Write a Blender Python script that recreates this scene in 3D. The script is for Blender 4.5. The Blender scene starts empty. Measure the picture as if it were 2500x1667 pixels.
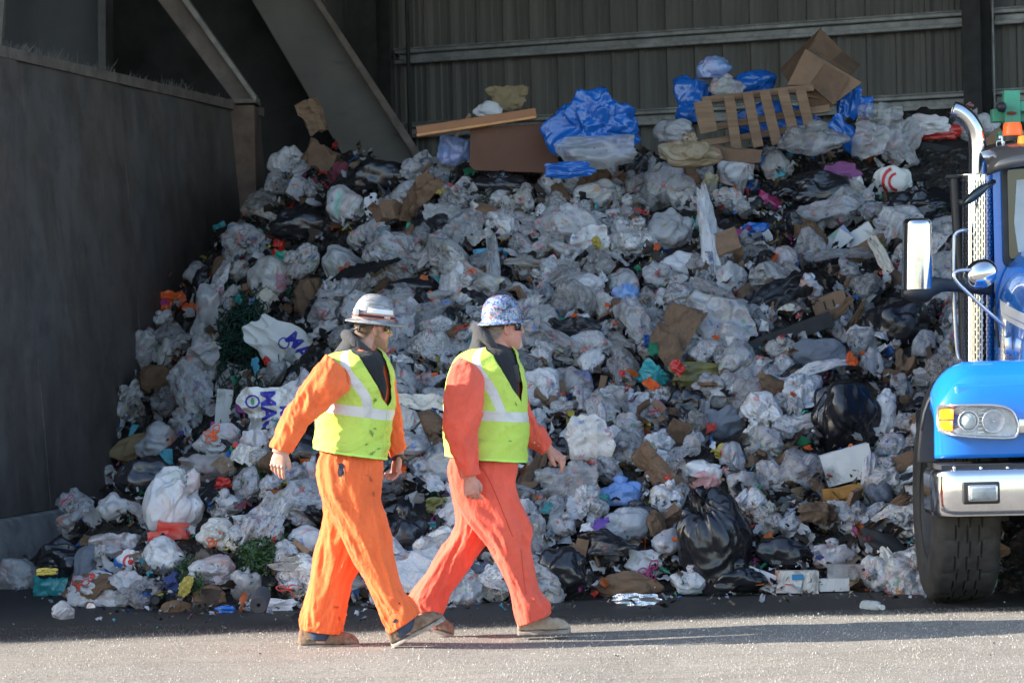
import bpy, bmesh, math, random
import numpy as np
from mathutils import Vector, Matrix, Euler
from mathutils.bvhtree import BVHTree
random.seed(7); RNG = np.random.default_rng(11)
scene = bpy.context.scene
COL = scene.collection
# ---------------------------------------------------------------- camera
FPX = 7866.0; CX, CY = 1250.0, 833.5; CAMZ = 1.65
ROLL = math.radians(-1.36); PITCH = math.radians(0.20)
RM = Matrix.Rotation(math.radians(90) - PITCH, 4, 'X') @ Matrix.Rotation(ROLL, 4, 'Z')
cd = bpy.data.cameras.new('camera'); cam = bpy.data.objects.new('camera', cd); COL.objects.link(cam)
cam.matrix_world = Matrix.Translation((0, 0, CAMZ)) @ RM
cd.sensor_width = 36.0; cd.lens = 36.0 * FPX / 2500.0; cd.clip_start = 0.5; cd.clip_end = 3000
cd.dof.use_dof = True; cd.dof.focus_distance = 17.2; cd.dof.aperture_fstop = 9.0
scene.camera = cam
# ---------------------------------------------------------------- light
SUN_EL = math.radians(25.0); SUN_AZ = math.radians(0.4)     # travel direction of the rays, from +X
TR = Vector((math.cos(SUN_AZ) * math.cos(SUN_EL), math.sin(SUN_AZ) * math.cos(SUN_EL), -math.sin(SUN_EL)))
world = bpy.data.worlds.new('World'); scene.world = world; world.use_nodes = True
wn = world.node_tree; wn.nodes.clear()
sky = wn.nodes.new('ShaderNodeTexSky'); sky.sky_type = 'NISHITA'; sky.sun_disc = False
sky.sun_elevation = SUN_EL; sky.sun_rotation = math.atan2(-TR.x, -TR.y); sky.air_density = 1.0; sky.dust_density = 1.0; sky.ozone_density = 1.0
bg = wn.nodes.new('ShaderNodeBackground'); bg.inputs[1].default_value = 0.15
wo = wn.nodes.new('ShaderNodeOutputWorld'); wn.links.new(sky.outputs[0], bg.inputs[0]); wn.links.new(bg.outputs[0], wo.inputs[0])
sl = bpy.data.lights.new('sun', 'SUN'); sl.energy = 4.8; sl.angle = math.radians(0.5); sl.color = (1.0, 0.93, 0.82)
so = bpy.data.objects.new('sun', sl); COL.objects.link(so); so.rotation_euler = TR.to_track_quat('-Z', 'Y').to_euler(); so.location = (-20, 5, 12)
scene.view_settings.view_transform = 'Standard'; scene.view_settings.look = 'None'
scene.view_settings.gamma = 1.0; scene.view_settings.exposure = 1.65
# ---------------------------------------------------------------- pixel helpers (2500-wide photo pixels)
K = 2500.0 / 2352.0
def ray(u, v): return (RM @ Vector(((u - CX) / FPX, -(v - CY) / FPX, -1.0, 0))).to_3d()
def P(u, v, D):
    d = ray(u, v); return Vector((0, 0, CAMZ)) + d * (D / d.y)
def Pd(u, v, D): return P(u * K, v * K, D)
def ground(u, v, z=0.0):
    d = ray(u, v); return Vector((0, 0, CAMZ)) + d * ((z - CAMZ) / d.z)
RMI = RM.inverted()
def project(p):
    q = RMI @ (Vector(p) - Vector((0, 0, CAMZ))); return (CX + FPX * q.x / -q.z, CY - FPX * q.y / -q.z)
# ---------------------------------------------------------------- numpy noise
_PERM = np.random.default_rng(5).permutation(4096)
_VAL = np.random.default_rng(6).uniform(-1, 1, 4096)
def _h(i, j, k): return _VAL[(_PERM[(_PERM[(_PERM[i & 4095] + j) & 4095] + k) & 4095])]
def noise(p):
    p = np.asarray(p, dtype=float); f = np.floor(p); t = p - f; i = f.astype(int); t = t * t * (3 - 2 * t)
    x, y, z = i[..., 0], i[..., 1], i[..., 2]; a, b, c = t[..., 0], t[..., 1], t[..., 2]
    def L(u, v, w): return u + (v - u) * w
    return L(L(L(_h(x, y, z), _h(x+1, y, z), a), L(_h(x, y+1, z), _h(x+1, y+1, z), a), b),
             L(L(_h(x, y, z+1), _h(x+1, y, z+1), a), L(_h(x, y+1, z+1), _h(x+1, y+1, z+1), a), b), c)
def fbm(p, o=3):
    p = np.asarray(p, dtype=float); r = 0; a = 1.0
    for k in range(o): r = r + a * noise(p * 2.03 ** k + 17.3 * k); a *= 0.5
    return r
def ridge(p, o=3):
    p = np.asarray(p, dtype=float); r = 0; a = 1.0
    for k in range(o): r = r + a * (1 - 2.2 * np.abs(noise(p * 2.1 ** k + 9.7 * k))); a *= 0.5
    return r
# ---------------------------------------------------------------- object helpers
def tag(o, label=None, cat=None, group=None, kind=None):
    if label: o['label'] = label
    if cat: o['category'] = cat
    if group: o['group'] = group
    if kind: o['kind'] = kind
    return o
def empty(name, loc, label=None, cat=None, group=None):
    e = bpy.data.objects.new(name, None); e.empty_display_size = 0.1; COL.objects.link(e); e.location = loc
    return tag(e, label, cat, group)
def wloc(o):
    l = Vector(o.location)
    while o.parent: o = o.parent; l = l + Vector(o.location)
    return l
def mesh_data(name, V, F, smooth=True, mats=(), fm=None):
    me = bpy.data.meshes.new(name); me.from_pydata([tuple(map(float, v)) for v in V], [], [tuple(int(i) for i in f) for f in F])
    for m in mats: me.materials.append(m)
    if fm is not None: me.polygons.foreach_set('material_index', np.asarray(fm, dtype=np.int32))
    me.polygons.foreach_set('use_smooth', [smooth] * len(me.polygons)); me.update(); return me
def fixn(me):
    bm = bmesh.new(); bm.from_mesh(me); bmesh.ops.recalc_face_normals(bm, faces=bm.faces); bm.to_mesh(me); bm.free()
def mk(name, V, F, m, parent=None, smooth=True, fix=True, sharp=None):
    """world-space verts -> one object; origin at parent (or at the base of the mesh)"""
    V = np.asarray([tuple(v) for v in V], dtype=float)
    if parent is not None: org = np.array(wloc(parent))
    else: org = np.array([(V[:, 0].min() + V[:, 0].max()) / 2, (V[:, 1].min() + V[:, 1].max()) / 2, V[:, 2].min()])
    me = mesh_data(name, V - org, F, smooth, [m])
    if fix: fixn(me)
    if sharp and smooth:
        me.set_sharp_from_angle(angle=math.radians(sharp))
    o = bpy.data.objects.new(name, me); COL.objects.link(o)
    if parent is not None: o.parent = parent
    else: o.location = Vector(org)
    return o
def evalmods(o):
    dg = bpy.context.evaluated_depsgraph_get(); dg.update()
    me = bpy.data.meshes.new_from_object(o.evaluated_get(dg)); old = o.data; nm = old.name; o.modifiers.clear(); o.data = me
    bpy.data.meshes.remove(old); me.name = nm; return o
def remesh(o, vox, smooth_it=2, fac=0.5):
    ms = list(o.data.materials)
    m = o.modifiers.new('r', 'REMESH'); m.mode = 'VOXEL'; m.voxel_size = vox; m.use_smooth_shade = True
    if smooth_it:
        s = o.modifiers.new('s', 'SMOOTH'); s.iterations = smooth_it; s.factor = fac
    evalmods(o); o.data.materials.clear()
    for q in ms: o.data.materials.append(q)
    o.data.polygons.foreach_set('material_index', np.zeros(len(o.data.polygons), dtype=np.int32))
    o.data.polygons.foreach_set('use_smooth', [True] * len(o.data.polygons)); return o
def solid(o, th, bevel=0, off=0):
    s = o.modifiers.new('so', 'SOLIDIFY'); s.thickness = th; s.offset = off
    if bevel:
        b = o.modifiers.new('b', 'BEVEL'); b.width = bevel; b.segments = 2; b.limit_method = 'ANGLE'
    evalmods(o); return o
class MB:
    def __init__(s): s.V = []; s.F = []
    def add(s, V, F):
        n = len(s.V); s.V += [tuple(v) for v in V]; s.F += [tuple(i + n for i in f) for f in F]; return s
    def box(s, c, h, rot=None, taper=1.0):
        c = Vector(c); R = rot.to_matrix() if isinstance(rot, Euler) else (rot if rot is not None else Matrix.Identity(3))
        V = []
        for z in (-1, 1):
            t = taper if z > 0 else 1
            for x, y in ((-1, -1), (1, -1), (1, 1), (-1, 1)): V.append(c + R @ Vector((x * h[0] * t, y * h[1] * t, z * h[2])))
        return s.add(V, [(3, 2, 1, 0), (4, 5, 6, 7), (0, 1, 5, 4), (1, 2, 6, 5), (2, 3, 7, 6), (3, 0, 4, 7)])
    def rbox(s, c, h, r, rot=None, seg=3):
        bm = bmesh.new(); bmesh.ops.create_cube(bm, size=2.0)
        for v in bm.verts: v.co = Vector((v.co.x * h[0], v.co.y * h[1], v.co.z * h[2]))
        bmesh.ops.bevel(bm, geom=bm.edges[:], offset=r, segments=seg, profile=0.5, affect='EDGES')
        R = rot.to_matrix() if isinstance(rot, Euler) else (rot if rot is not None else Matrix.Identity(3))
        bm.verts.index_update(); V = [Vector(c) + R @ v.co for v in bm.verts]; F = [[v.index for v in f.verts] for f in bm.faces]; bm.free()
        return s.add(V, F)
    def tube(s, pts, r, n=10, cap=True, closed=False):
        pts = [Vector(p) for p in pts]; m = len(pts); rs = r if hasattr(r, '__len__') else [r] * m; V = []; F = []
        up = Vector((0.13, 0.2, 1)).normalized(); prev = None
        for i, p in enumerate(pts):
            if closed: t = (pts[(i + 1) % m] - pts[i - 1])
            else: t = pts[min(i + 1, m - 1)] - pts[max(i - 1, 0)]
            t.normalize()
            a = prev if prev is not None else up
            nn = a - t * a.dot(t)
            if nn.length < 1e-4: nn = Vector((1, 0, 0)) - t * t.x
            nn.normalize(); prev = nn; b = t.cross(nn)
            for k in range(n):
                q = 2 * math.pi * k / n; V.append(p + (nn * math.cos(q) + b * math.sin(q)) * rs[i])
        for i in range(m - 1 + (1 if closed else 0)):
            j = (i + 1) % m
            for k in range(n): F.append((i * n + k, i * n + (k + 1) % n, j * n + (k + 1) % n, j * n + k))
        if cap and not closed: F.append(tuple(range(n))[::-1]); F.append(tuple(range((m - 1) * n, m * n)))
        return s.add(V, F)
    def lathe(s, prof, M, n=32, ang=2 * math.pi):
        """prof: (r, h) list, axis = local z of M"""
        V = []; F = []; full = ang > 6.28; c = n if full else n + 1
        for r, h in prof:
            for k in range(c):
                q = ang * k / n; V.append(M @ Vector((r * math.cos(q), r * math.sin(q), h)))
        for i in range(len(prof) - 1):
            for k in range(n): F.append((i * c + k, i * c + (k + 1) % c, (i + 1) * c + (k + 1) % c, (i + 1) * c + k))
        return s.add(V, F)
    def ell(s, c, r, R=None, n=20, m=14, e=1.0):
        R = R or Matrix.Identity(3); V = []; F = []
        for i in range(m + 1):
            a = -math.pi / 2 + math.pi * i / m
            for k in range(n):
                q = 2 * math.pi * k / n
                f = lambda x: math.copysign(abs(x) ** e, x)
                V.append(Vector(c) + R @ Vector((f(math.cos(a) * math.cos(q)) * r[0], f(math.cos(a) * math.sin(q)) * r[1], f(math.sin(a)) * r[2])))
        for i in range(m):
            for k in range(n): F.append((i * n + k, i * n + (k + 1) % n, (i + 1) * n + (k + 1) % n, (i + 1) * n + k))
        return s.add(V, F)
    def poly(s, front, dvec):
        """extruded polygon: list of points, extrusion vector"""
        n = len(front); d = Vector(dvec); V = [Vector(p) for p in front] + [Vector(p) + d for p in front]
        return s.add(V, [tuple(range(n)), tuple(range(2 * n - 1, n - 1, -1))] + [(i, i + n, (i + 1) % n + n, (i + 1) % n) for i in range(n)])
    def build(s, name, m, parent=None, smooth=False, sharp=None, bevel=0):
        o = mk(name, s.V, s.F, m, parent, smooth, sharp=sharp)
        if bevel:
            b = o.modifiers.new('b', 'BEVEL'); b.width = bevel; b.segments = 2; b.limit_method = 'ANGLE'; b.angle_limit = math.radians(40)
            evalmods(o)
        return o
def smoothpath(pts, k=8):
    pts = [Vector(p) for p in pts]; out = []
    for i in range(len(pts) - 1):
        p0, p1, p2, p3 = pts[max(i - 1, 0)], pts[i], pts[i + 1], pts[min(i + 2, len(pts) - 1)]
        for j in range(k):
            t = j / k; out.append(0.5 * ((2 * p1) + (p2 - p0) * t + (2 * p0 - 5 * p1 + 4 * p2 - p3) * t * t + (3 * p1 - p0 - 3 * p2 + p3) * t ** 3))
    out.append(pts[-1]); return out
# ---------------------------------------------------------------- materials
class Mat:
    def __init__(s, name):
        s.m = bpy.data.materials.new(name); s.m.use_nodes = True; s.t = s.m.node_tree; s.t.nodes.clear()
        s.out = s.t.nodes.new('ShaderNodeOutputMaterial'); s.b = s.t.nodes.new('ShaderNodeBsdfPrincipled'); s.t.links.new(s.b.outputs[0], s.out.inputs[0])
    def n(s, typ, **kw):
        n = s.t.nodes.new('ShaderNode' + typ)
        for k, v in kw.items():
            if k.startswith('i_'):
                key = k[2:]; key = int(key) if key.isdigit() else key.replace('_', ' ')
                s.set(n, key, v)
            else: setattr(n, k, v)
        return n
    def set(s, n, key, v):
        inp = n.inputs[key]
        if isinstance(v, bpy.types.NodeSocket): s.t.links.new(v, inp)
        else:
            if inp.type == 'RGBA' and hasattr(v, '__len__') and len(v) == 3: v = (*v, 1)
            inp.default_value = v
    def co(s, kind='Object', scale=None, rot=None, loc=None):
        tc = s.n('TexCoord'); o = tc.outputs[kind]
        if scale is not None or rot is not None or loc is not None:
            mp = s.n('Mapping', i_0=o)
            if scale is not None: mp.inputs['Scale'].default_value = scale if hasattr(scale, '__len__') else (scale,) * 3
            if rot is not None: mp.inputs['Rotation'].default_value = rot
            if loc is not None: mp.inputs['Location'].default_value = loc
            o = mp.outputs[0]
        return o
    def pos(s, scale=None, rot=None):
        g = s.n('NewGeometry'); o = g.outputs['Position']
        if scale is not None or rot is not None:
            mp = s.n('Mapping', i_0=o)
            if scale is not None: mp.inputs['Scale'].default_value = scale if hasattr(scale, '__len__') else (scale,) * 3
            if rot is not None: mp.inputs['Rotation'].default_value = rot
            o = mp.outputs[0]
        return o
    def noise(s, vec, scale=5, detail=4, rough=.55, dist=0, typ='FBM', out=0):
        n = s.n('TexNoise', i_Vector=vec, i_Scale=scale, i_Detail=detail, i_Roughness=rough, i_Distortion=dist); n.noise_type = typ; return n.outputs[out]
    def vor(s, vec, scale=5, feature='F1', out='Distance', rnd=1.0):
        n = s.n('TexVoronoi', i_Vector=vec, i_Scale=scale, i_Randomness=rnd); n.feature = feature; return n.outputs[out]
    def ramp(s, fac, stops, interp='LINEAR'):
        r = s.n('ValToRGB', i_0=fac); cr = r.color_ramp; cr.interpolation = interp
        while len(cr.elements) < len(stops): cr.elements.new(0.5)
        for e, (p, c) in zip(cr.elements, stops):
            e.position = p; e.color = (*c, 1) if hasattr(c, '__len__') and len(c) == 3 else ((c, c, c, 1) if not hasattr(c, '__len__') else c)
        return r.outputs[0]
    def mix(s, fac, a, b, mode='MIX'):
        n = s.n('Mix'); n.data_type = 'RGBA'; n.blend_type = mode
        s.set(n, 0, fac); s.set(n, 6, a); s.set(n, 7, b); return n.outputs[2]
    def math(s, op, a, b=0.0, c=None, clamp=False):
        n = s.n('Math', operation=op, use_clamp=clamp); s.set(n, 0, a); s.set(n, 1, b)
        if c is not None: s.set(n, 2, c)
        return n.outputs[0]
    def sep(s, vec): return s.n('SeparateXYZ', i_0=vec).outputs
    def maprange(s, v, a, b, c=0.0, d=1.0, smooth=False):
        n = s.n('MapRange', i_Value=v); n.inputs['From Min'].default_value = a; n.inputs['From Max'].default_value = b
        n.inputs['To Min'].default_value = c; n.inputs['To Max'].default_value = d
        if smooth: n.interpolation_type = 'SMOOTHSTEP'
        return n.outputs[0]
    def bump(s, h, strength=.3, dist=.01, normal=None):
        n = s.n('Bump', i_Height=h, i_Strength=strength, i_Distance=dist)
        if normal is not None: s.set(n, 'Normal', normal)
        return n.outputs[0]
    def p(s, **kw):
        names = dict(base='Base Color', rough='Roughness', metal='Metallic', normal='Normal', spec='Specular IOR Level', trans='Transmission Weight', alpha='Alpha',
                     emit='Emission Color', emits='Emission Strength', coat='Coat Weight', coatr='Coat Roughness', sheen='Sheen Weight', sss='Subsurface Weight', ior='IOR', sheenr='Sheen Roughness')
        for k, v in kw.items(): s.set(s.b, names[k], v)
        return s
def simple(name, c, rough=.6, metal=0, var=.25, vs=8, bump=.2, bd=.01, bs=30, spec=.5, dirt=0, dirtc=(.03, .028, .025), coat=0):
    m = Mat(name); v = m.co('Object')
    n1 = m.noise(v, vs, 5, .6); lo = tuple(x * (1 - var) for x in c); hi = tuple(min(1, x * (1 + var)) for x in c)
    col = m.ramp(n1, [(.3, lo), (.7, hi)])
    if dirt: col = m.mix(m.ramp(m.noise(v, vs * 1.7, 6, .7), [(.5, 0.0), (.72, dirt)]), col, dirtc)
    m.p(base=col, rough=rough, metal=metal, spec=spec, coat=coat)
    if bump: m.p(normal=m.bump(m.noise(v, bs, 4, .6), bump, bd))
    return m.m
# ================================================================ setting: ground, push wall, shed
def ground_mat():
    m = Mat('asphalt'); g = m.pos(); x, y, z = m.sep(g)
    ag = m.noise(g, 55, 3, .65); ag2 = m.vor(g, 95); ag3 = m.noise(g, 170, 2, .6); big = m.noise(g, .55, 5, .6); mid = m.noise(g, 3.0, 5, .65, 1.0)
    base = m.ramp(ag, [(.28, (.12, .105, .088)), (.5, (.21, .19, .162)), (.72, (.35, .325, .285))])
    base = m.mix(m.ramp(ag3, [(.62, 0), (.75, .55)]), base, (.50, .48, .44))
    base = m.mix(m.ramp(ag2, [(.05, .5), (.25, 0)]), base, (.07, .065, .06))
    base = m.mix(m.ramp(big, [(.35, .0), (.65, .4)]), base, (.15, .137, .12))
    base = m.mix(m.ramp(mid, [(.5, .0), (.7, .25)]), base, (.35, .33, .30))
    tr = m.noise(m.pos(scale=(.22, 3.2, 1)), 1.6, 5, .6, .4); base = m.mix(m.ramp(tr, [(.52, .0), (.70, .32)]), base, (.09, .082, .075))
    # trodden, damp soiling that belongs to the strip in front of the heap
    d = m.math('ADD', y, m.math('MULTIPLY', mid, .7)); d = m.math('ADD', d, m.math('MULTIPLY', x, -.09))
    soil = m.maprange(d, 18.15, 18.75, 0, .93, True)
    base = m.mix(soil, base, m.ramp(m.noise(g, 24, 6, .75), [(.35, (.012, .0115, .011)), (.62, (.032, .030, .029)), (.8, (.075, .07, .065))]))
    # thin cracks
    cr = m.vor(m.mix(.25, g, m.noise(g, 1.2, 4, .6, out=1)), .55, 'DISTANCE_TO_EDGE'); base = m.mix(m.ramp(cr, [(.0, .35), (.003, 0)]), base, (.03, .028, .026))
    h = m.math('ADD', m.math('MULTIPLY', ag, 1.0), m.math('MULTIPLY', ag2, .8)); h = m.math('ADD', h, m.math('MULTIPLY', ag3, .6))
    rough = m.mix(soil, (.9, .9, .9), (.62, .62, .62))
    m.p(base=base, rough=rough, normal=m.bump(h, .45, .01)); return m.m
n = 60
gx = np.concatenate([-np.geomspace(900, 12, 12), np.linspace(-11, 11, 90), np.geomspace(12, 900, 12)]); gy = np.concatenate([[-900, -300, -100, -30, 0, 8, 12], np.linspace(14, 21, 60), [23, 30, 45, 100, 300, 900]])
X, Y = np.meshgrid(gx, gy); pts = np.stack([X, Y, Y * 0], -1).reshape(-1, 3)
near = (np.abs(pts[:, 0]) < 11) & (pts[:, 1] > 13) & (pts[:, 1] < 22)
pts[:, 2] = np.where(near, .012 * (fbm(pts * 1.4, 3)) - .008, 0)
nx = len(gx); F = [(j * nx + i, j * nx + i + 1, (j + 1) * nx + i + 1, (j + 1) * nx + i) for j in range(len(gy) - 1) for i in range(nx - 1)]
grd = mk('ground', pts, F, ground_mat(), fix=False); tag(grd, 'pale worn asphalt yard, blackened in front of the heap', 'ground', kind='structure')

# ---- push wall -------------------------------------------------
WA = ground(0, 1398); zt = P(0, 112, WA.y).z
lo, hi = 24., 40.
for _ in range(40):
    mid = (lo + hi) / 2
    if P(563, 252, mid).z > zt: hi = mid
    else: lo = mid
WB = P(563, 252, lo); WDIR = Vector((WB.x - WA.x, WB.y - WA.y, 0)).normalized(); WTOP = zt
WN = Vector((WDIR.y, -WDIR.x, 0))          # towards the bay (+x)
W0 = Vector((WA.x, WA.y, 0))
def wallx(y): return W0.x + WDIR.x / WDIR.y * (y - W0.y)
def m_pushwall():
    m = Mat('scraped_steel'); g = m.co('Object')
    st = m.noise(m.co('Object', scale=(3.2, 3.2, 1.1)), 1.0, 7, .68, .9); st2 = m.noise(m.co('Object', scale=(30, 30, 1.6)), 1.0, 4, .6, .3); bl = m.noise(g, .8, 4, .6)
    c = m.ramp(st, [(.3, (.098, .084, .076)), (.6, (.158, .137, .124)), (.85, (.25, .218, .198))])
    c = m.mix(m.ramp(bl, [(.4, 0), (.65, .5)]), c, (.17, .135, .115))
    c = m.mix(m.ramp(bl, [(.3, .45), (.5, 0)]), c, (.17, .175, .19))
    c = m.mix(m.math('MULTIPLY', m.ramp(st2, [(.66, 0), (.74, .5)]), m.ramp(m.noise(g, 1.6, 3), [(.5, 0), (.6, 1)])), c, (.34, .34, .35)); c = m.mix(m.ramp(m.noise(g, 2.2, 8, .78), [(.46, 0), (.68, .65)]), c, (.055, .05, .05))
    m.p(base=c, rough=m.ramp(st, [(.3, .5), (.7, .8)]), metal=.25, normal=m.bump(m.math('ADD', st, m.math('MULTIPLY', st2, .3)), .25, .02)); return m.m
MW = m_pushwall()
M_conc = simple('stained_concrete', (.24, .235, .23), .85, var=.35, vs=3, bump=.5, bs=25, dirt=.7)
M_beam = simple('rusty_beam', (.17, .14, .122), .75, var=.35, vs=4, bump=.4, bs=20, dirt=.5)
wall = empty('push_wall', W0, 'tall scraped dark steel push wall on the left of the bay', 'wall')
LEN = (WB - WA).length
plates = [(-4.2, -1.62), (-1.61, .55), (.56, 3.05), (3.06, 5.2), (5.21, LEN)]
for k, (a, b) in enumerate(plates):
    mb = MB(); th = .16; bat = .20
    na = 24; nb = 30; V = []; Fp = []
    for side in (0, 1):
        for j in range(nb + 1):
            for i in range(na + 1):
                s = a + (b - a) * i / na; z = .42 + (WTOP - .42) * j / nb
                off = (bat * (1 - (z - .42) / (WTOP - .42)) ** 1.1 if side == 0 else -.3)
                q = W0 + WDIR * (s + (0 if True else 0)) + Vector((0, 0, z))
                d = .018 * float(fbm(np.array([s * .9, z * .8, k * 7.]), 2)) if side == 0 else 0
                if side == 0: d += (.006 if k % 2 else 0)
                edge = .03 * float(noise(np.array([s * 6., 0, k]))) if (j == nb) else 0
                V.append(q + WN * (off + d) + Vector((0, 0, edge)))
    N1 = (na + 1) * (nb + 1)
    for j in range(nb):
        for i in range(na):
            q = j * (na + 1) + i; Fp.append((q, q + 1, q + na + 2, q + na + 1)); Fp.append((N1 + q, N1 + q + na + 1, N1 + q + na + 2, N1 + q + 1))
    for i in range(na):
        q = nb * (na + 1) + i; Fp.append((q, q + 1, N1 + q + 1, N1 + q)); Fp.append((i, N1 + i, N1 + i + 1, i + 1))
    for j in range(nb):
        for i in (0, na):
            q = j * (na + 1) + i; Fp.append((q, q + na + 1, N1 + q + na + 1, N1 + q))
    mb.add(V, Fp).build('steel_plate', MW, wall, smooth=True, sharp=40)
mb = MB(); 
sec = [(.36, 0), (.33, .2), (.27, .40), (.24, .414), (-.3, .414), (-.3, 0)]
V = [W0 + WDIR * s + WN * o + Vector((0, 0, z)) for s in (-4.2, LEN) for o, z in sec]
mb.add(V, [tuple(range(6)), tuple(range(11, 5, -1))] + [(i, (i + 1) % 6, (i + 1) % 6 + 6, i + 6) for i in range(6)]).build('concrete_plinth', M_conc, wall)
# rim angle with caked fluff, built as many fine fibres
mb = MB(); A = W0 + WDIR * -4.2; B = W0 + WDIR * LEN
mb.add([A + WN * o + Vector((0, 0, z)) for o, z in ((.03, WTOP - .06), (.03, WTOP + .02), (-.31, WTOP + .02), (-.31, WTOP - .02))] + [B + WN * o + Vector((0, 0, z)) for o, z in ((.03, WTOP - .06), (.03, WTOP + .02), (-.31, WTOP + .02), (-.31, WTOP - .02))],
       [(0, 1, 2, 3), (7, 6, 5, 4), (0, 4, 5, 1), (1, 5, 6, 2), (2, 6, 7, 3), (3, 7, 4, 0)]).build('top_rail', M_beam, wall)
mb = MB()
for i in range(1100):
    s = random.uniform(-.6, LEN - .1); dens = float(noise(np.array([s * 2.2, 3., 1.])))
    if dens < -.35 and random.random() < .7: continue
    q = W0 + WDIR * s + WN * random.uniform(-.22, .02) + Vector((0, 0, WTOP + .012)); hgt = random.uniform(.015, .085) * (1 + .9 * dens) * random.random() ** .5
    t = Vector((random.gauss(0, .5), random.gauss(0, .5), 1)) * hgt; w = Vector((random.uniform(.002, .006), 0, 0))
    mb.add([q - w, q + w, q + t + w * .2, q + t - w * .2], [(0, 1, 2, 3)])
M_fluff = simple('grey_fluff', (.13, .12, .11), .95, bump=0)
o = mb.build('caked_fluff', M_fluff, wall, smooth=True); o['kind'] = 'stuff'
# end column of the wall
cw = empty('steel_column', (WB.x, WB.y, 0), 'rusty brown steel column closing the far end of the push wall', 'column')
c0 = WB; mbc = MB(); px0 = P(563, 400, WB.y + .02).x; px1 = P(624, 400, WB.y + .02).x
mbc.box(((px0 + px1) / 2, WB.y + .27, WTOP / 2 - .01), ((px1 - px0) / 2, .25, WTOP / 2 - .01)).build('column_box', simple('rust_brown_steel', (.15, .10, .075), .8, var=.4, vs=3, bump=.5, bs=18, dirt=.5), cw, bevel=.01)
MB().box(((px0 + px1) / 2, WB.y + .27, WTOP + .015), ((px1 - px0) / 2 + .02, .28, .02)).build('cap_plate', M_beam, cw, bevel=.005)
# diagonal brace from the column head up to the left
br = empty('diagonal_brace', Pd(582, 235, WB.y + .1), 'brown steel beam slanting up from the column head', 'beam')
def quadprism(pix, D0, D1, name, m, parent, bev=.008):
    Fp = [Pd(u, v, D0) for u, v in pix]; Bp = [Vector((p.x, p.y + (D1 - D0), p.z)) for p in Fp]; n = len(pix)
    return MB().add(Fp + Bp, [tuple(range(n)), tuple(range(2 * n - 1, n - 1, -1))] + [(i, i + n, (i + 1) % n + n, (i + 1) % n) for i in range(n)]).build(name, m, parent, bevel=bev)
quadprism([(345, -22), (400, -22), (585, 232), (536, 232)], WB.y + .1, WB.y + .3, 'web', M_beam, br)
quadprism([(397, -26), (414, -26), (590, 224), (586, 236)], WB.y - .02, WB.y + .42, 'flange', simple('dusty_flange', (.26, .24, .22), .8, var=.3), br)
# big slanting chute plate behind
ch = empty('chute_panel', Pd(850, 350, 31.0), 'wide grey steel chute side slanting down to the heap', 'panel')
M_ch = Mat('chute_grey'); g = M_ch.co('Object'); n1 = M_ch.noise(g, 1.1, 6, .6); n2 = M_ch.noise(M_ch.co('Object', scale=(1, 1, 3), rot=(0, .9, 0)), 3, 5, .6)
M_ch.p(base=M_ch.mix(M_ch.ramp(n2, [(.6, 0), (.75, .5)]), M_ch.ramp(n1, [(.3, (.105, .098, .09)), (.7, (.18, .168, .155))]), (.04, .036, .032)), rough=.8, normal=M_ch.bump(n2, .3, .02)); M_ch = M_ch.m
quadprism([(560, -30), (700, -30), (930, 322), (990, 410), (1000, 440), (835, 440), (690, 190)], 31.0, 31.12, 'side_plate', M_ch, ch)
quadprism([(700, -30), (716, -30), (945, 318), (1010, 430), (995, 430)], 30.86, 31.3, 'edge_flange', M_beam, ch)
M_black = simple('soot_gap_black', (.022, .021, .021), .9, var=.5, vs=3, bump=.3)
quadprism([(232, -60), (600, -60), (720, 175), (800, 330), (860, 440), (232, 440)], 31.5, 31.62, 'soot_gap_plate', M_black, ch)  # black plate: soot by the chute, and the gap's shade put in as colour
# dark recess and blue-grey panel over the wall
rc = empty('hopper_housing', Pd(120, 150, 30.2), 'blue-grey metal housing with a corner post above the push wall', 'housing')
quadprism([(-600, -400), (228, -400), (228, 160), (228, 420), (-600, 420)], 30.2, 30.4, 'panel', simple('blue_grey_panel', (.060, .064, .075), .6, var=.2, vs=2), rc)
quadprism([(224, -400), (243, -400), (243, 420), (224, 420)], 29.95, 30.5, 'corner_post', simple('post_grey', (.10, .10, .10), .7), rc)
quadprism([(-8, -100), (12, -60), (10, 10), (2, 110), (-8, 110)], 29.6, 29.75, 'hanging_strap', M_conc, rc)

# ---- shed ---------------------------------------------------------
shed = empty('shed', (0, 30, 0), 'dark open-fronted metal shed with corrugated back wall', 'shed')
BA = P(960, 400, 34.5); BB = P(2388, 400, 31.6); BD = Vector((BB.x - BA.x, BB.y - BA.y, 0)).normalized(); BN = Vector((BD.y, -BD.x, 0))
m = Mat('corrugated_sheet'); g = m.co('Object'); st = m.noise(m.co('Object', scale=(6, 6, .5)), 1, 5, .6); bl = m.noise(g, .7, 4, .6)
m.p(base=m.mix(m.ramp(bl, [(.35, 0), (.7, .4)]), m.ramp(st, [(.3, (.15, .148, .14)), (.7, (.24, .235, .225))]), (.15, .165, .18)), rough=.65, metal=.1, normal=m.bump(st, .2, .01)); M_corr = m.m
prof = [(0, 0), (.03, .045), (.075, .045), (.105, 0), (.165, 0), (.172, .012), (.188, .012), (.195, 0), (.235, 0), (.242, .012), (.258, .012), (.265, 0)]
pitch = .31; s0, s1 = -9.5, 13.5; V = []; ss = []
k = 0; a = s0
while a < s1:
    for q, h in prof: ss.append((a + q * pitch / .31, h))
    a += pitch
zz = [0, 2.5, 4.6, 4.61, 9.5]
for z in zz:
    for s_, h in ss: V.append(Vector((BA.x, BA.y, 0)) + BD * s_ + BN * (h + (.012 if z > 4.605 else 0)) + Vector((0, 0, z)))
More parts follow.
